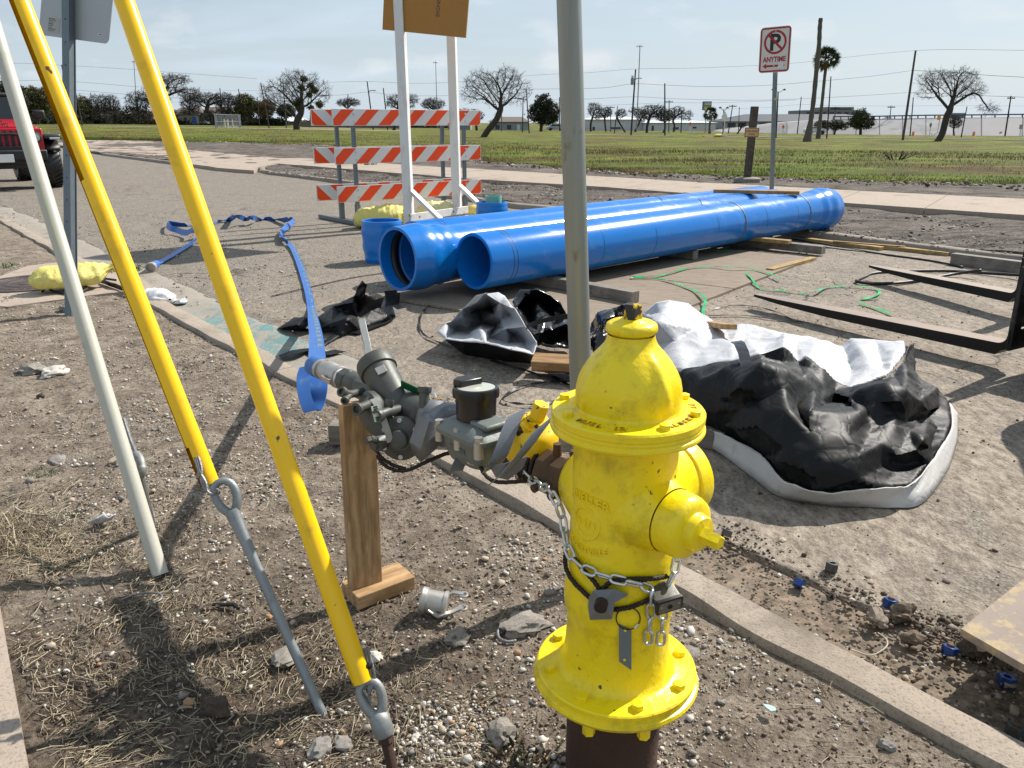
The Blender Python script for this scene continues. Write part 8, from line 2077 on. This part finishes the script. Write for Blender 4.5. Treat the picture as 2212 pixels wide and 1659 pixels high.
def farcar(label, px, py, L, hgt, col, yaw=0, back=0):
 b = GF(px, py); b = b + Vector((0, back, 0)); t = thing('parked_car', b, label, 'car', 'cars parked beyond the field', rot=yaw)
 pr = [(-L / 2, .35), (-L / 2, .8), (-L * .36, .95), (-L * .22, hgt), (L * .15, hgt), (L * .28, .98), (L / 2, .85), (L / 2, .35)]
 m = MB(); m.prism(pr, 1.75, Matrix.Translation((0, .9, 0)) @ Matrix.Rotation(PI / 2, 4, 'X')); m.build('body', col, t, True, smooth=0, bevel=.08)
 m = MB(); m.prism([(-L * .33, .97), (-L * .21, hgt - .07), (L * .14, hgt - .07), (L * .25, .97)], 1.79, Matrix.Translation((0, .92, 0)) @ Matrix.Rotation(PI / 2, 4, 'X')); m.build('window', dg, t, True, smooth=0)
 for x in (-L * .3, L * .3):
  for y in (-.9, .72): m = MB(); m.cyl((x, y, .33), (x, y + .2, .33), .33, 14); m.build('wheel', M['rubber'], t, True)
cw = simple('white_car_paint', (.6, .6, .6), .3); cs = simple('silver_car_paint', (.35, .36, .38), .3, .4); cbk = simple('dark_car_paint', (.02, .025, .035), .3)
farcar('white car parked in front of the white garage door', 437, 267, 4.6, 1.45, cw)
farcar('silver car parked beside the round dark evergreen', 1201, 282, 4.4, 1.45, cs, .1)
farcar('white car parked behind the live palm', 1759, 291, 3.0, 1.2, cw, 0)
farcar('dark car standing by the brown fence wall', 681, 274, 4.4, 1.4, cbk, 0)
t = thing('branch_pile', G(1935, 346, .05), 'small pile of dry branches lying in the grass at the right', 'branches'); c = G(1935, 346, .05); m = MB()
for k in range(26):
 a = random.uniform(0, 2 * PI); r = random.uniform(.2, .55); p = c + Vector((math.cos(a) * .2, math.sin(a) * .15, .02)); m.tube([p, p + Vector((math.cos(a) * r * .6, math.sin(a) * r * .4, random.uniform(.05, .25))), p + Vector((math.cos(a) * r, math.sin(a) * r * .7, random.uniform(.02, .35)))], [.014, .01, .004], 4)
m.build('twigs', M['bark'], t)
# ================================================================== RED OFF-ROAD CAR at the left edge
wp_ = G(113, 404, ROAD); LF = RN.copy(); FW = -RD                # its left and its forward
cc0 = wp_ - LF * .80
jp = thing('off_road_car', cc0, 'red off-road car with big black tyres facing the camera at the left edge', 'car', rot=frame((0, 0, 0), FW))
jred = simple('red_car_paint', (.42, .006, .018), .22, 0, .05, 3, 0); jbl = simple('black_car_plastic', (.012, .012, .013), .5); jgl = simple('car_glass', (.012, .018, .022), .08); jch = simple('lamp_glass', (.6, .6, .6), .15); jam = simple('amber_lens', (.6, .25, .1), .2)
def jb(name, c, d, mat, par=jp, bev=.02, rot=None):
 m = MB(); m.box((0, 0, 0), d); o = m.build(name, mat, None, True, smooth=30, bevel=bev); o.parent = par; o.matrix_local = Matrix.Translation(c) @ (rot or I4); WM[o] = WM[jp]; return o
def jw(x, y, s):
 m = MB(); fr = Matrix.Translation((x, y, .475)) @ Matrix.Rotation(PI / 2 * s, 4, 'X')
 m.lathe([(.24, -.19), (.40, -.20), (.45, -.185), (.475, -.14), (.478, 0), (.475, .14), (.45, .185), (.40, .20), (.24, .19)], 40, fr); ty = m.build('tyre', M['rubber'], jp, True, smooth=50)
 m = MB()
 for k in range(30):
  a = 2 * PI * k / 30
  for q in (-1, 1): m.box((0, 0, 0), (.05, .022, .17), fr @ Matrix.Rotation(a + q * .05, 4, 'Z') @ Matrix.Translation((.476, 0, q * .10)) @ Matrix.Rotation(q * .5, 4, 'X'))
 m.build('tread', M['rubber'], ty, True, smooth=0)['kind'] = 'stuff'
 m = MB(); m.lathe([(0, .10), (.10, .12), (.20, .09), (.235, .14), (.24, .15), (.24, -.10), (0, -.10)], 28, fr); m.build('rim', jbl, ty, True)
for x in (0, -2.95):
 for y, s in ((.80, -1), (-.80, 1)): jw(x, y, s)
jb('frame', (-1.4, 0, .62), (4.2, .9, .2), jbl)
m = MB(); loft(m, [[(.62, -.60, .78), (.62, .60, .78), (.62, .58, 1.22), (.62, .40, 1.29), (.62, -.40, 1.29), (.62, -.58, 1.22)], [(.2, -.70, .78), (.2, .70, .78), (.2, .68, 1.26), (.2, .45, 1.34), (.2, -.45, 1.34), (.2, -.68, 1.26)], [(-.95, -.78, .78), (-.95, .78, .78), (-.95, .76, 1.34), (-.95, .55, 1.42), (-.95, -.55, 1.42), (-.95, -.76, 1.34)]]); m.build('hood', jred, jp, True, smooth=30, bevel=.03)
jb('body', (-2.1, 0, 1.05), (2.4, 1.58, .62), jred, bev=.05)
jb('grille_panel', (.64, 0, 1.02), (.05, 1.34, .44), jred, bev=.04)
for k in range(7): jb('grille_slot', (.668, (k - 3) * .115, 1.04), (.02, .066, .30), M['blackpl'], bev=.012)
for y in (-.52, .52):
 m = MB(); m.lathe([(0, .0), (.115, 0), (.115, .03), (.095, .04), (.09, .02), (0, .03)], 24, Matrix.Translation((.665, y, 1.06)) @ Matrix.Rotation(PI / 2, 4, 'Y')); hl = m.build('headlight', jbl, jp, True); m = MB(); m.lathe([(.09, .022), (.05, .034), (0, .036)], 20, Matrix.Translation((.667, y, 1.06)) @ Matrix.Rotation(PI / 2, 4, 'Y')); m.build('lens', jch, hl, True)
for y, s in ((.82, 1), (-.82, -1)):
 for x0 in (0, -2.95):
  m = MB(); P = []
  for a in np.linspace(R(38), R(180), 10):
   r = .60; x = x0 + r * 1.05 * math.cos(a); z = max(.475 + r * math.sin(a) * .95, .5); P.append([(x, y - s * .22, z + .02), (x, y + s * .17, z), (x, y + s * .17, z - .06), (x, y - s * .22, z - .02)])
  V, Fq = gridmesh(np.array(P)); m.add([tuple(v) for v in V], [tuple(f) for f in Fq.tolist()]); fd = m.build('fender', jbl, jp, True, smooth=40); fd.modifiers.new('t', 'SOLIDIFY').thickness = .03
 jb('fender_top', (.42, y + s * .02, 1.075), (.50, .34, .10), simple('grey_black_fender', (.035, .04, .045), .4), bev=.04)
 jb('turn_light', (.672, y + s * .06, 1.035), (.02, .19, .04), jch, bev=.005)
 jb('mirror', (-.95, y + s * .14, 1.52), (.14, .22, .20), jbl, bev=.04); jb('mirror_arm', (-.98, y - s * .02, 1.45), (.06, .14, .06), jbl, bev=.01)
m = MB(); m.box((0, 0, 0), (.06, 1.46, .55), Matrix.Translation((-1.06, 0, 1.62)) @ Matrix.Rotation(R(-24), 4, 'Y')); m.build('windscreen', jgl, jp, True, smooth=0)
jb('roof', (-2.2, 0, 1.93), (2.0, 1.46, .10), jbl, bev=.04)
for y in (-.74, .74):
 m = MB(); m.bar((-.95, y, 1.36), (-1.22, y * .97, 1.93), .06, .07); m.build('pillar', jbl, jp, True, smooth=0)
 jb('side_window', (-2.2, y, 1.63), (1.9, .04, .46), jgl, bev=.01)
jb('bumper', (.86, 0, .72), (.22, 1.30, .20), jbl, bev=.03)
m = MB(); m.tube(smooth_path([(.95, -.50, .82), (.90, -.34, 1.04), (.86, -.15, 1.12), (.86, .15, 1.12), (.90, .34, 1.04), (.95, .50, .82)], 6), .028, 10); m.build('bumper_hoop', jbl, jp, True)
jb('winch_plate', (.80, 0, .84), (.16, .60, .10), jbl, bev=.02); jb('lower_valance', (.60, 0, .56), (.15, 1.0, .24), jbl, bev=.02)
pc3 = D(8, 336, 1);
pl3 = jb('number_plate', (.978, -.13, .66), (.008, .31, .155), simple('plate_white', (.66, .68, .68), .5, 0, .03, 5, 0), bev=.002)
fpl = Matrix.Translation((.9825, -.13, .66)) @ Matrix.Rotation(PI / 2, 4, 'Z') @ Matrix.Rotation(PI / 2, 4, 'X')
for s_, yy, sz, xo in (('TEXAS', .052, .036, 0), ('YP-9992', -.018, .1, .0)):
 vs_, fs_ = text_mesh(s_, sz, .0004, .0012); xs = [v.x for v in vs_]; k = min(1, .285 / (max(xs) - min(xs))); m = MB(); m.add([Vector((v.x * k + xo, v.y, v.z)) for v in vs_], fs_, fpl @ Matrix.Translation((0, yy, 0))); m.build('plate_lettering', M['sblk'], pl3, True, smooth=0)
# ================================================================== STONES, STRAW, CRUMBS, GRASS
def ico():
 bm = bmesh.new(); bmesh.ops.create_icosphere(bm, subdivisions=1, radius=1); v = np.array([q.co[:] for q in bm.verts]); f = np.array([[w.index for w in q.verts] for q in bm.faces]); bm.free(); return v, f
IV, IF = ico()
def scatter(name, pos, size, mats, mi, seed, flat=.6, sink=.3):
 rs = np.random.default_rng(seed); n = len(pos); s = size[:, None, None]
 sc = np.stack([rs.uniform(.65, 1.25, n), rs.uniform(.6, 1.1, n), rs.uniform(flat * .6, flat * 1.3, n)], 1)[:, None, :]
 V = IV[None] * (1 + rs.uniform(-.36, .28, (n, len(IV), 1))) * sc * s
 a = rs.uniform(0, 2 * PI, n); t = rs.uniform(-.45, .45, n)
 ca, sa, ct, st_ = np.cos(a), np.sin(a), np.cos(t), np.sin(t)
 x, y, z = V[..., 0], V[..., 1], V[..., 2]
 y, z = y * ct[:, None] - z * st_[:, None], y * st_[:, None] + z * ct[:, None]
 x, y = x * ca[:, None] - y * sa[:, None], x * sa[:, None] + y * ca[:, None]
 V = np.stack([x, y, z], -1) + pos[:, None, :]; V[..., 2] += (size * flat * (1 - sink))[:, None]
 F_ = (IF[None] + (np.arange(n) * len(IV))[:, None, None]).reshape(-1, 3)
 return npmesh(name, V.reshape(-1, 3), F_, mats, None, smooth=0, kind='stuff', mi=np.repeat(mi, len(IF)))
def rockm(name, a, b, sc=25):
 t = NT(name, .9, spec=.2); v = t.co()
 c = t.mix(t.noise(sc, 4, .65, v), a, b); n_ = t.noise(sc * 6, 4, .65, v)
 c = t.mix(t.ramp(n_, [(.3, .6), (.48, 0)]), c, dk(a, .5))
 return t.out(c, .9, t.bump(n_, .5, .003))
RK_ = [rockm('pale_stone', (.44, .41, .36), (.62, .59, .53)), rockm('tan_stone', (.33, .27, .20), (.50, .42, .32)), rockm('grey_stone', (.17, .155, .14), (.32, .30, .275)), rockm('rusty_stone', (.30, .17, .09), (.42, .28, .17))]
SO_ = [rockm('dark_soil_crumb', (.045, .033, .025), (.11, .082, .06)), rockm('brown_soil_crumb', (.12, .09, .066), (.21, .165, .125)), rockm('dry_soil_crumb', (.22, .175, .135), (.33, .275, .22))]
def verge_pts(n, wfun, seed, vlo=-4.5, uhi=9.0, near=1.0):
 rs = np.random.default_rng(seed); o = []
 while sum(len(q) for q in o) < n:
  u = .2 + (uhi - .2) * rs.uniform(0, 1, 40000) ** (1 + near); v = rs.uniform(vlo, 1.64, 40000)
  x, y = RD.x * u + RN.x * v, RD.y * u + RN.y * v
  ok = (rs.uniform(0, 1, 40000) < wfun(x, y, u, v)) & ~((v < .12) & (u < 2.45)) & (y > .5) & (abs(x) < y * .72 + .5)
  o.append(np.stack([x[ok], y[ok]], 1))
 p = np.concatenate(o)[:n]; return np.concatenate([p, verge_z(p[:, 0], p[:, 1])[:, None]], 1)
g_ = lambda x, y, cx, cy, r: np.exp(-(((x - cx) ** 2 + (y - cy) ** 2) / r ** 2))
patchy = lambda x, y, s, k: np.clip((vnoise(x * k, y * k, s) - .35) * 2.2, .04, 1)
gravel = lambda x, y, u, v: np.clip(.10 * patchy(x, y, 3, 2.3) + 1.0 * g_(x, y, -.05, 1.40, .34) * patchy(x, y, 5, 6) + .55 * g_(x, y, .05, 1.85, .35) * patchy(x, y, 6, 5) + 0 * x + .2 * g_(x, y, -1.6, 3.2, 1.2) * patchy(x, y, 8, 4), 0, 1)
rs0 = np.random.default_rng(5)
def mis(n, p, seed): return np.random.default_rng(seed).choice(len(p), n, p=p)
p = verge_pts(15000, gravel, 101); scatter('gravel', p, rs0.lognormal(-5.75, .45, len(p)).clip(.0014, .009), RK_, mis(len(p), [.55, .24, .16, .05], 1), 1)
p = verge_pts(900, gravel, 102, near=.8); scatter('gravel', p, rs0.lognormal(-4.72, .3, len(p)).clip(.006, .017), RK_, mis(len(p), [.55, .25, .17, .03], 2), 2)
soil = lambda x, y, u, v: np.clip(.35 * patchy(x, y, 13, 3) + .5 * g_(x, y, -.7, 1.5, .5) + .3 * g_(x, y, -.1, 1.3, .3), 0, 1)
p = verge_pts(14000, soil, 103); scatter('dirt', p, rs0.lognormal(-5.75, .42, len(p)).clip(.0014, .008), SO_, mis(len(p), [.3, .35, .35], 3), 3, .6)
def straw(name, n, wfun, seed, mats, probs, lmin, lmax, rmin, rmax, near=1.0):
 rs = np.random.default_rng(seed); p = verge_pts(n, wfun, seed, near=near); n = len(p)
 a = vnoise(p[:, 0] * 2.2, p[:, 1] * 2.2, 91) * 5 + rs.normal(0, .75, n); L = rs.uniform(lmin, lmax, n) * rs.uniform(.5, 1, n); r = rs.uniform(rmin, rmax, n)
 d = np.stack([np.cos(a), np.sin(a), np.zeros(n)], 1); s = np.stack([-np.sin(a), np.cos(a), np.zeros(n)], 1)
 bend = rs.normal(0, .14, n) * L; lift = rs.uniform(.001, .012, n)
 c = [p - d * L[:, None] / 2, p + s * bend[:, None], p + d * L[:, None] / 2]
 for q, k in zip(c, (rs.uniform(0, .010, n), lift, rs.uniform(-.002, .014, n))): q[:, 2] = verge_z(q[:, 0], q[:, 1]) + k + r
 V = np.stack([q + o for q in c for o in (s * r[:, None], -s * r[:, None], np.stack([0 * r, 0 * r, r * 1.5], 1))], 1)
 f = []
 for i in (0, 3):
  for j in range(3): f.append([i + j, i + (j + 1) % 3, i + 3 + (j + 1) % 3, i + 3 + j])
 F_ = (np.array(f)[None] + (np.arange(n) * 9)[:, None, None]).reshape(-1, 4)
 return npmesh(name, V.reshape(-1, 3), F_, mats, None, smooth=0, kind='stuff', mi=np.repeat(mis(n, probs, seed), 6))
SM = [simple('pale_straw', (.42, .36, .25), .7, 0, .2, 30, 0), simple('tan_straw', (.27, .21, .13), .75, 0, .2, 30, 0), simple('dark_stem', (.085, .065, .045), .8, 0, .2, 30, 0)]
sw = lambda x, y, u, v: np.clip(.9 * g_(x, y, -.95, 1.55, .42) * patchy(x, y, 21, 4) + .45 * g_(x, y, -1.35, 2.1, .5) * patchy(x, y, 22, 4) + .35 * g_(x, y, -.45, 1.45, .28) + .012, 0, 1)
straw('straw', 4200, sw, 201, SM, [.34, .38, .28], .02, .085, .0006, .0014)
straw('straw', 1800, lambda x, y, u, v: patchy(x, y, 25, 2) * .5, 202, SM, [.25, .3, .45], .015, .06, .0006, .0014, .7)
sw2 = lambda x, y, u, v: np.clip(g_(x, y, -1.75, 2.35, .22) + g_(x, y, -1.45, 2.25, .12), 0, 1)
straw('dry_grass', 900, sw2, 203, SM[:2], [.5, .5], .05, .14, .0007, .0014)
def road_pts(n, ulo, uhi, vlo, vhi, seed, near=.8, z=ROAD, w=None):
 rs = np.random.default_rng(seed); m = n if w is None else n * 4
 u = ulo + (uhi - ulo) * rs.uniform(0, 1, m) ** (1 + near); v = rs.uniform(vlo, vhi, m); x, y = RD.x * u + RN.x * v, RD.y * u + RN.y * v
 if w is not None: k = rs.uniform(0, 1, m) < w(x, y); x, y = x[k][:n], y[k][:n]
 zz_ = z + fbm(x * 1.1, y * 1.1, 3, 71) * .02 + fbm(x * 9, y * 9, 3, 75) * .007 if z == ROAD else np.full(len(x), z)
 return np.stack([x, y, zz_], 1)
p = road_pts(5200, -1.2, 9, 2.2, 8.4, 301, .7); scatter('road_grit', p, rs0.lognormal(-5.5, .4, len(p)).clip(.002, .010), SO_ + RK_[:3], mis(len(p), [.38, .18, .10, .12, .12, .10], 4), 4, .6)
crack = lambda x, y: patchy(x, y, 41, 2.5)
p = road_pts(3200, -.8, 3.2, 2.03, 2.24, 302, .2, -.054, crack); scatter('dirt', p, rs0.lognormal(-5.45, .4, len(p)).clip(.002, .009), SO_, mis(len(p), [.6, .3, .1], 5), 5, .75)
cl_w = lambda x, y: np.clip(g_(x, y, 1.22, 1.88, .22) + .6 * g_(x, y, 1.45, 1.6, .25), 0, 1)
p = road_pts(1500, -.6, 1.6, 1.8, 2.6, 303, 0, -.054, cl_w); scatter('dirt', p, rs0.lognormal(-5.2, .5, len(p)).clip(.002, .013), SO_, mis(len(p), [.35, .45, .2], 6), 6, .6)
p = road_pts(1900, -.6, 3.4, 1.80, 2.12, 304, .3, -.053); scatter('dirt', p, rs0.lognormal(-5.5, .4, len(p)).clip(.002, .008), SO_ + RK_[:2], mis(len(p), [.3, .3, .2, .1, .1], 7), 7, .7)
p = road_pts(1300, 5.5, 18, 1.8, 4.5, 305, .6, ROAD, lambda x, y: np.clip(1.3 - ((x * RN.x + y * RN.y) - 1.9) * .5, .05, 1) * patchy(x, y, 43, 1.2)); scatter('road_grit', p, rs0.lognormal(-5.0, .4, len(p)).clip(.003, .014), SO_ + RK_[:2], mis(len(p), [.15, .2, .25, .2, .2], 8), 8, .6)
def strip_pts(n, seed, lo=8.95, hi=11.8, ulo=-4, uhi=22):
 rs = np.random.default_rng(seed); u = rs.uniform(ulo, uhi, n); v = rs.uniform(lo, hi, n); return np.stack([RD.x * u + RN.x * v, RD.y * u + RN.y * v, np.full(n, .028)], 1)
p = strip_pts(5200, 401); scatter('rubble', p, rs0.lognormal(-4.25, .4, len(p)).clip(.006, .035), SO_ + RK_[:1] + RK_[2:3], mis(len(p), [.34, .22, .14, .16, .14], 9), 9, .5)
rs = np.random.default_rng(402); q = rs.uniform(0, 1, 4200); k = np.interp(q, np.linspace(0, 1, len(grass_line)), np.arange(len(grass_line))); i0 = np.minimum(k.astype(int), len(grass_line) - 2); GL = np.array([g[:] for g in grass_line]); pp = GL[i0] + (GL[i0 + 1] - GL[i0]) * (k - i0)[:, None]
pp[:, 1] += rs.normal(-.5, .55, len(pp)) * np.clip(pp[:, 1] / 20, .5, 1.5); pp[:, 2] = .03; scatter('rubble', pp, rs.lognormal(-3.8, .5, len(pp)).clip(.010, .08), SO_ + RK_[:1], mis(len(pp), [.42, .28, .15, .15], 10), 10, .5)
rs = np.random.default_rng(501); n = 90000
a = rs.uniform(R(-37), R(37), n); r00 = np.interp(a, azs, r0); r = r00 * (1 + (rs.uniform(0, 1, n) ** 2.0) * 1.7) * (1 + rs.normal(0, .006, n)); x, y = np.sin(a) * r, np.cos(a) * r
z = field_z(r, np.tan(a)); dens = vnoise(x * .35, y * 1.0, 7) * .6 + vnoise(x * 1.3, y * 2, 8) * .4; keep = rs.uniform(0, 1, n) < np.clip((dens - .25) * 2.2, .05, 1); x, y, z, r = x[keep], y[keep], z[keep], r[keep]; n = len(x); dens = dens[keep]
h = rs.uniform(.025, .065, n) * (.6 + dens) * np.clip(r / 25, .8, 1.6); w = h * .16; th = rs.uniform(0, 2 * PI, n); lx, ly = rs.normal(0, .35, n) * h, rs.normal(0, .35, n) * h
V = np.stack([np.stack([x - np.cos(th) * w, y - np.sin(th) * w, z - .02], 1), np.stack([x + np.cos(th) * w, y + np.sin(th) * w, z - .02], 1), np.stack([x + lx, y + ly, z + h], 1)], 1).reshape(-1, 3)
GR_ = [simple('green_blades', (.13, .17, .022), .7, 0, .3, .6, 0, spec=.2), simple('yellow_green_blades', (.24, .24, .04), .7, 0, .3, .6, 0, spec=.2), simple('dry_blades', (.17, .12, .05), .7, 0, .3, .6, 0, spec=.2)]
pt_ = vnoise(x * .22, y * .75, 17); mi_ = np.where(pt_ > .56, 0, np.where(pt_ > .42, 1, 2)); fl = rs.uniform(0, 1, n) < .25; mi_ = np.where(fl, rs.integers(0, 3, n), mi_)
npmesh('grass', V, np.arange(3 * n).reshape(-1, 3), GR_, None, smooth=0, kind='stuff', mi=mi_)
# ------------------------------------------------------------------ stones one can point at
def stone(label, x, y, sx, sz, mat, seed, z=None, lump=.25, name='stone', cat='stone', flat=.6):
 p = G(x, y, 0 if z is None else z); p.z = vz(p.x, p.y) if z is None else z
 ppm = FPX / ((p - Vector((0, 0, CAM_H))).length); rx = sx / ppm / 2 * .88; bm = bmesh.new(); bmesh.ops.create_icosphere(bm, subdivisions=3, radius=1)
 off = Vector((seed * 2.7, seed, -seed))
 for v in bm.verts:
  q = v.co.copy(); f = 1 + lump * mnoise.fractal(q * 1.3 + off, 1, 2, 4) - lump * .5 * abs(mnoise.noise(q * 2.7 + off))
  f = round(f * 9) / 9 * .5 + f * .5
  v.co = Vector((q.x * rx, q.y * rx * .75, q.z * rx * flat)) * f
 me = bpy.data.meshes.new(name); bm.to_mesh(me); bm.free(); me.materials.append(mat)
 o = finish(me, name, smooth=28); o.location = p + Vector((0, rx * .6, rx * flat * .45)); o.rotation_euler = (0, 0, seed * 1.3); WM[o] = o.matrix_basis.copy()
 return tag(o, label, cat)
CO_ = rockm('crumbling_concrete', (.09, .08, .068), (.42, .385, .335), 34)
stone('knobbly pale grey stone midway between the dust cap and the hydrant flange', 984, 1396, 64, 30, CO_, 3, lump=.55)
stone('long rough dark-and-white concrete lump just left of the hydrant flange', 1138, 1372, 112, 40, CO_, 5, lump=.5, flat=.36)
stone('dark earth clod in the shaded straw at the bottom left', 456, 1550, 72, 40, SO_[0], 7, lump=.5, name='earth_clod', cat='earth clod')
stone('round grey clod left of the nearest anchor rod', 686, 1628, 62, 45, RK_[2], 8, lump=.4)
stone('darker flat stone right beside the round grey clod', 735, 1608, 52, 30, RK_[2], 9, lump=.4, flat=.45)
stone('pitted grey concrete chunk in the gravel under the hydrant flange', 1082, 1600, 80, 55, CO_, 11, lump=.5)
stone('flat mottled concrete piece behind the slanting grey anchor rod', 612, 1440, 75, 30, CO_, 13, lump=.4, flat=.4)
stone('white angular stone right behind the foot of the nearest yellow guard', 808, 1428, 42, 30, RK_[0], 14, lump=.5)
stone('pale stone pressed against the right side of the hydrant flange', 1492, 1424, 60, 40, CO_, 15, lump=.4)
stone('flat grey slab of stone on the dark soil at the far left', 116, 996, 46, 14, RK_[2], 16, flat=.3)
stone('small near-black stone on the bare earth at the left', 84, 856, 18, 12, SO_[0], 17, flat=.7)
stone('tan flat stone beside the pale grey guy guard', 250, 1004, 40, 14, RK_[1], 18, flat=.4)
stone('grey concrete chunk on the earth left of the guy guards', 62, 806, 62, 20, CO_, 19, lump=.45, flat=.4)
stone('whiter broken concrete piece beside the grey chunk at the left', 110, 810, 54, 22, RK_[0], 20, lump=.55, flat=.45)
stone('dark rock leaning against the foot of the steel signpost', 134, 674, 26, 26, RK_[2], 21, lump=.4, flat=.9)
stone('biggest earth clod next to the blue nut with the rusty stud', 1958, 1344, 60, 40, SO_[1], 22, -.05, .55, 'earth_clod', 'earth clod', .7)
stone('grey clod between the pale cord and the biggest earth clod', 1902, 1350, 52, 25, SO_[2], 23, -.05, .5, 'earth_clod', 'earth clod')
stone('brown earth clod right below the biggest one', 1975, 1392, 48, 25, SO_[1], 24, -.05, .5, 'earth_clod', 'earth clod')
stone('dark clod tucked under the corner of the plywood at the right', 2120, 1420, 70, 30, SO_[0], 25, -.05, .5, 'earth_clod', 'earth clod')
stone('grey faceted stone on the earth close to the kerb, bottom right', 1922, 1612, 36, 24, RK_[2], 26, lump=.35)
stone('tan round stone on the dirt crack below the tarp', 1692, 1171, 22, 10, RK_[1], 27, -.05, .2, flat=.4)
stone('small dark clod on the earth between meter and hydrant', 1182, 1247, 18, 12, SO_[0], 28)
stone('white pebble lying alone right of the hydrant', 1664, 1484, 14, 10, RK_[0], 29)
stone('white quartz-like stone in the gravel by the anchor rod', 896, 1590, 26, 18, RK_[0], 30, lump=.4)
stone('brown egg-shaped stone left of the slanting anchor rod', 578, 1330, 20, 15, RK_[3], 31, lump=.15, flat=.7)
stone('brown stone between the prop block and the yellow guard foot', 796, 1352, 20, 15, SO_[1], 32, lump=.3, flat=.8)
# ------------------------------------------------------------------ small green and dry plants
def weed(label, x, y, r, n, h, mats, seed, cat='plant', name='weed', z=None):
 wd = .10 if cat == 'plant' else .025
 p = G(x, y, 0 if z is None else z); p.z = (vz(p.x, p.y) if z is None else z) - .004; rs = np.random.default_rng(seed); t = thing(name, p, label, cat); V = []; F_ = []; mi = []
 for k in range(n):
  a = rs.uniform(0, 2 * PI); d = r * math.sqrt(rs.uniform(0, 1)); b_ = p + Vector((math.cos(a) * d, math.sin(a) * d, 0)); L = h * rs.uniform(.5, 1.2); e = b_ + Vector((rs.normal(0, .5) * L, rs.normal(0, .5) * L, L * rs.uniform(.5, 1))); s = Vector((rs.normal(), rs.normal(), 0)).normalized() * L * wd
  m_ = b_.lerp(e, .55) + Vector((0, 0, L * .12)); i = len(V); V += [(b_ - s * .5)[:], (b_ + s * .5)[:], (m_ + s)[:], (m_ - s)[:], e[:]]; F_ += [(i, i + 1, i + 2, i + 3), (i + 3, i + 2, i + 4)]; mi += [rs.integers(0, len(mats))] * 2
 m = MB(); m.v = V; m.f = F_; m.mi = mi; m.build('leaves', mats, t, smooth=0); return t
WG = [simple('fresh_weed_green', (.07, .16, .03), .6, 0, .2, 20, 0), simple('deep_weed_green', (.035, .085, .02), .6, 0, .2, 20, 0)]
weed('low green weed patch on the dark soil at the left edge', 78, 1020, .06, 60, .022, WG, 1)
weed('smaller green weed beside the left weed patch', 108, 1025, .035, 26, .018, WG, 2)
weed('tiny green sprout in the dark soil left of the grey guard', 166, 1115, .016, 14, .022, WG, 3)
weed('green grass tuft at the kerb end by the hose coupling', 284, 582, .09, 90, .06, WG, 4)
weed('small green tuft in the dirt left of the manhole', 20, 575, .06, 40, .05, WG, 5)
weed('green weed growing in the earth strip behind the barricade', 796, 360, .22, 60, .16, WG, 6, z=.03)
weed('dark mossy plant at the foot of the hydrant standpipe', 1120, 1640, .07, 220, .035, [simple('mossy_green', (.035, .04, .012), .8), SM[2], SM[1]], 7)
weed('dry straw-coloured grass clump at the left edge', 40, 1160, .13, 420, .06, [SM[1], SM[0], SM[2]], 8, 'grass clump', 'grass_clump')
weed('dry dark stems of a dead weed right of the grey guard', 395, 1150, .10, 190, .05, [SM[2], SM[2], SM[1]], 9, 'dead weed', 'dead_weed')
weed('tuft of dead stems by the white shell-like stone, left of the hydrant', 1075, 1480, .03, 26, .045, [SM[1], SM[0]], 10, 'dead weed', 'dead_weed')
weed('yellow weed leaf at the foot of the pale grey guard', 318, 1232, .012, 5, .028, [simple('yellow_leaf', (.5, .45, .02), .6)], 11)
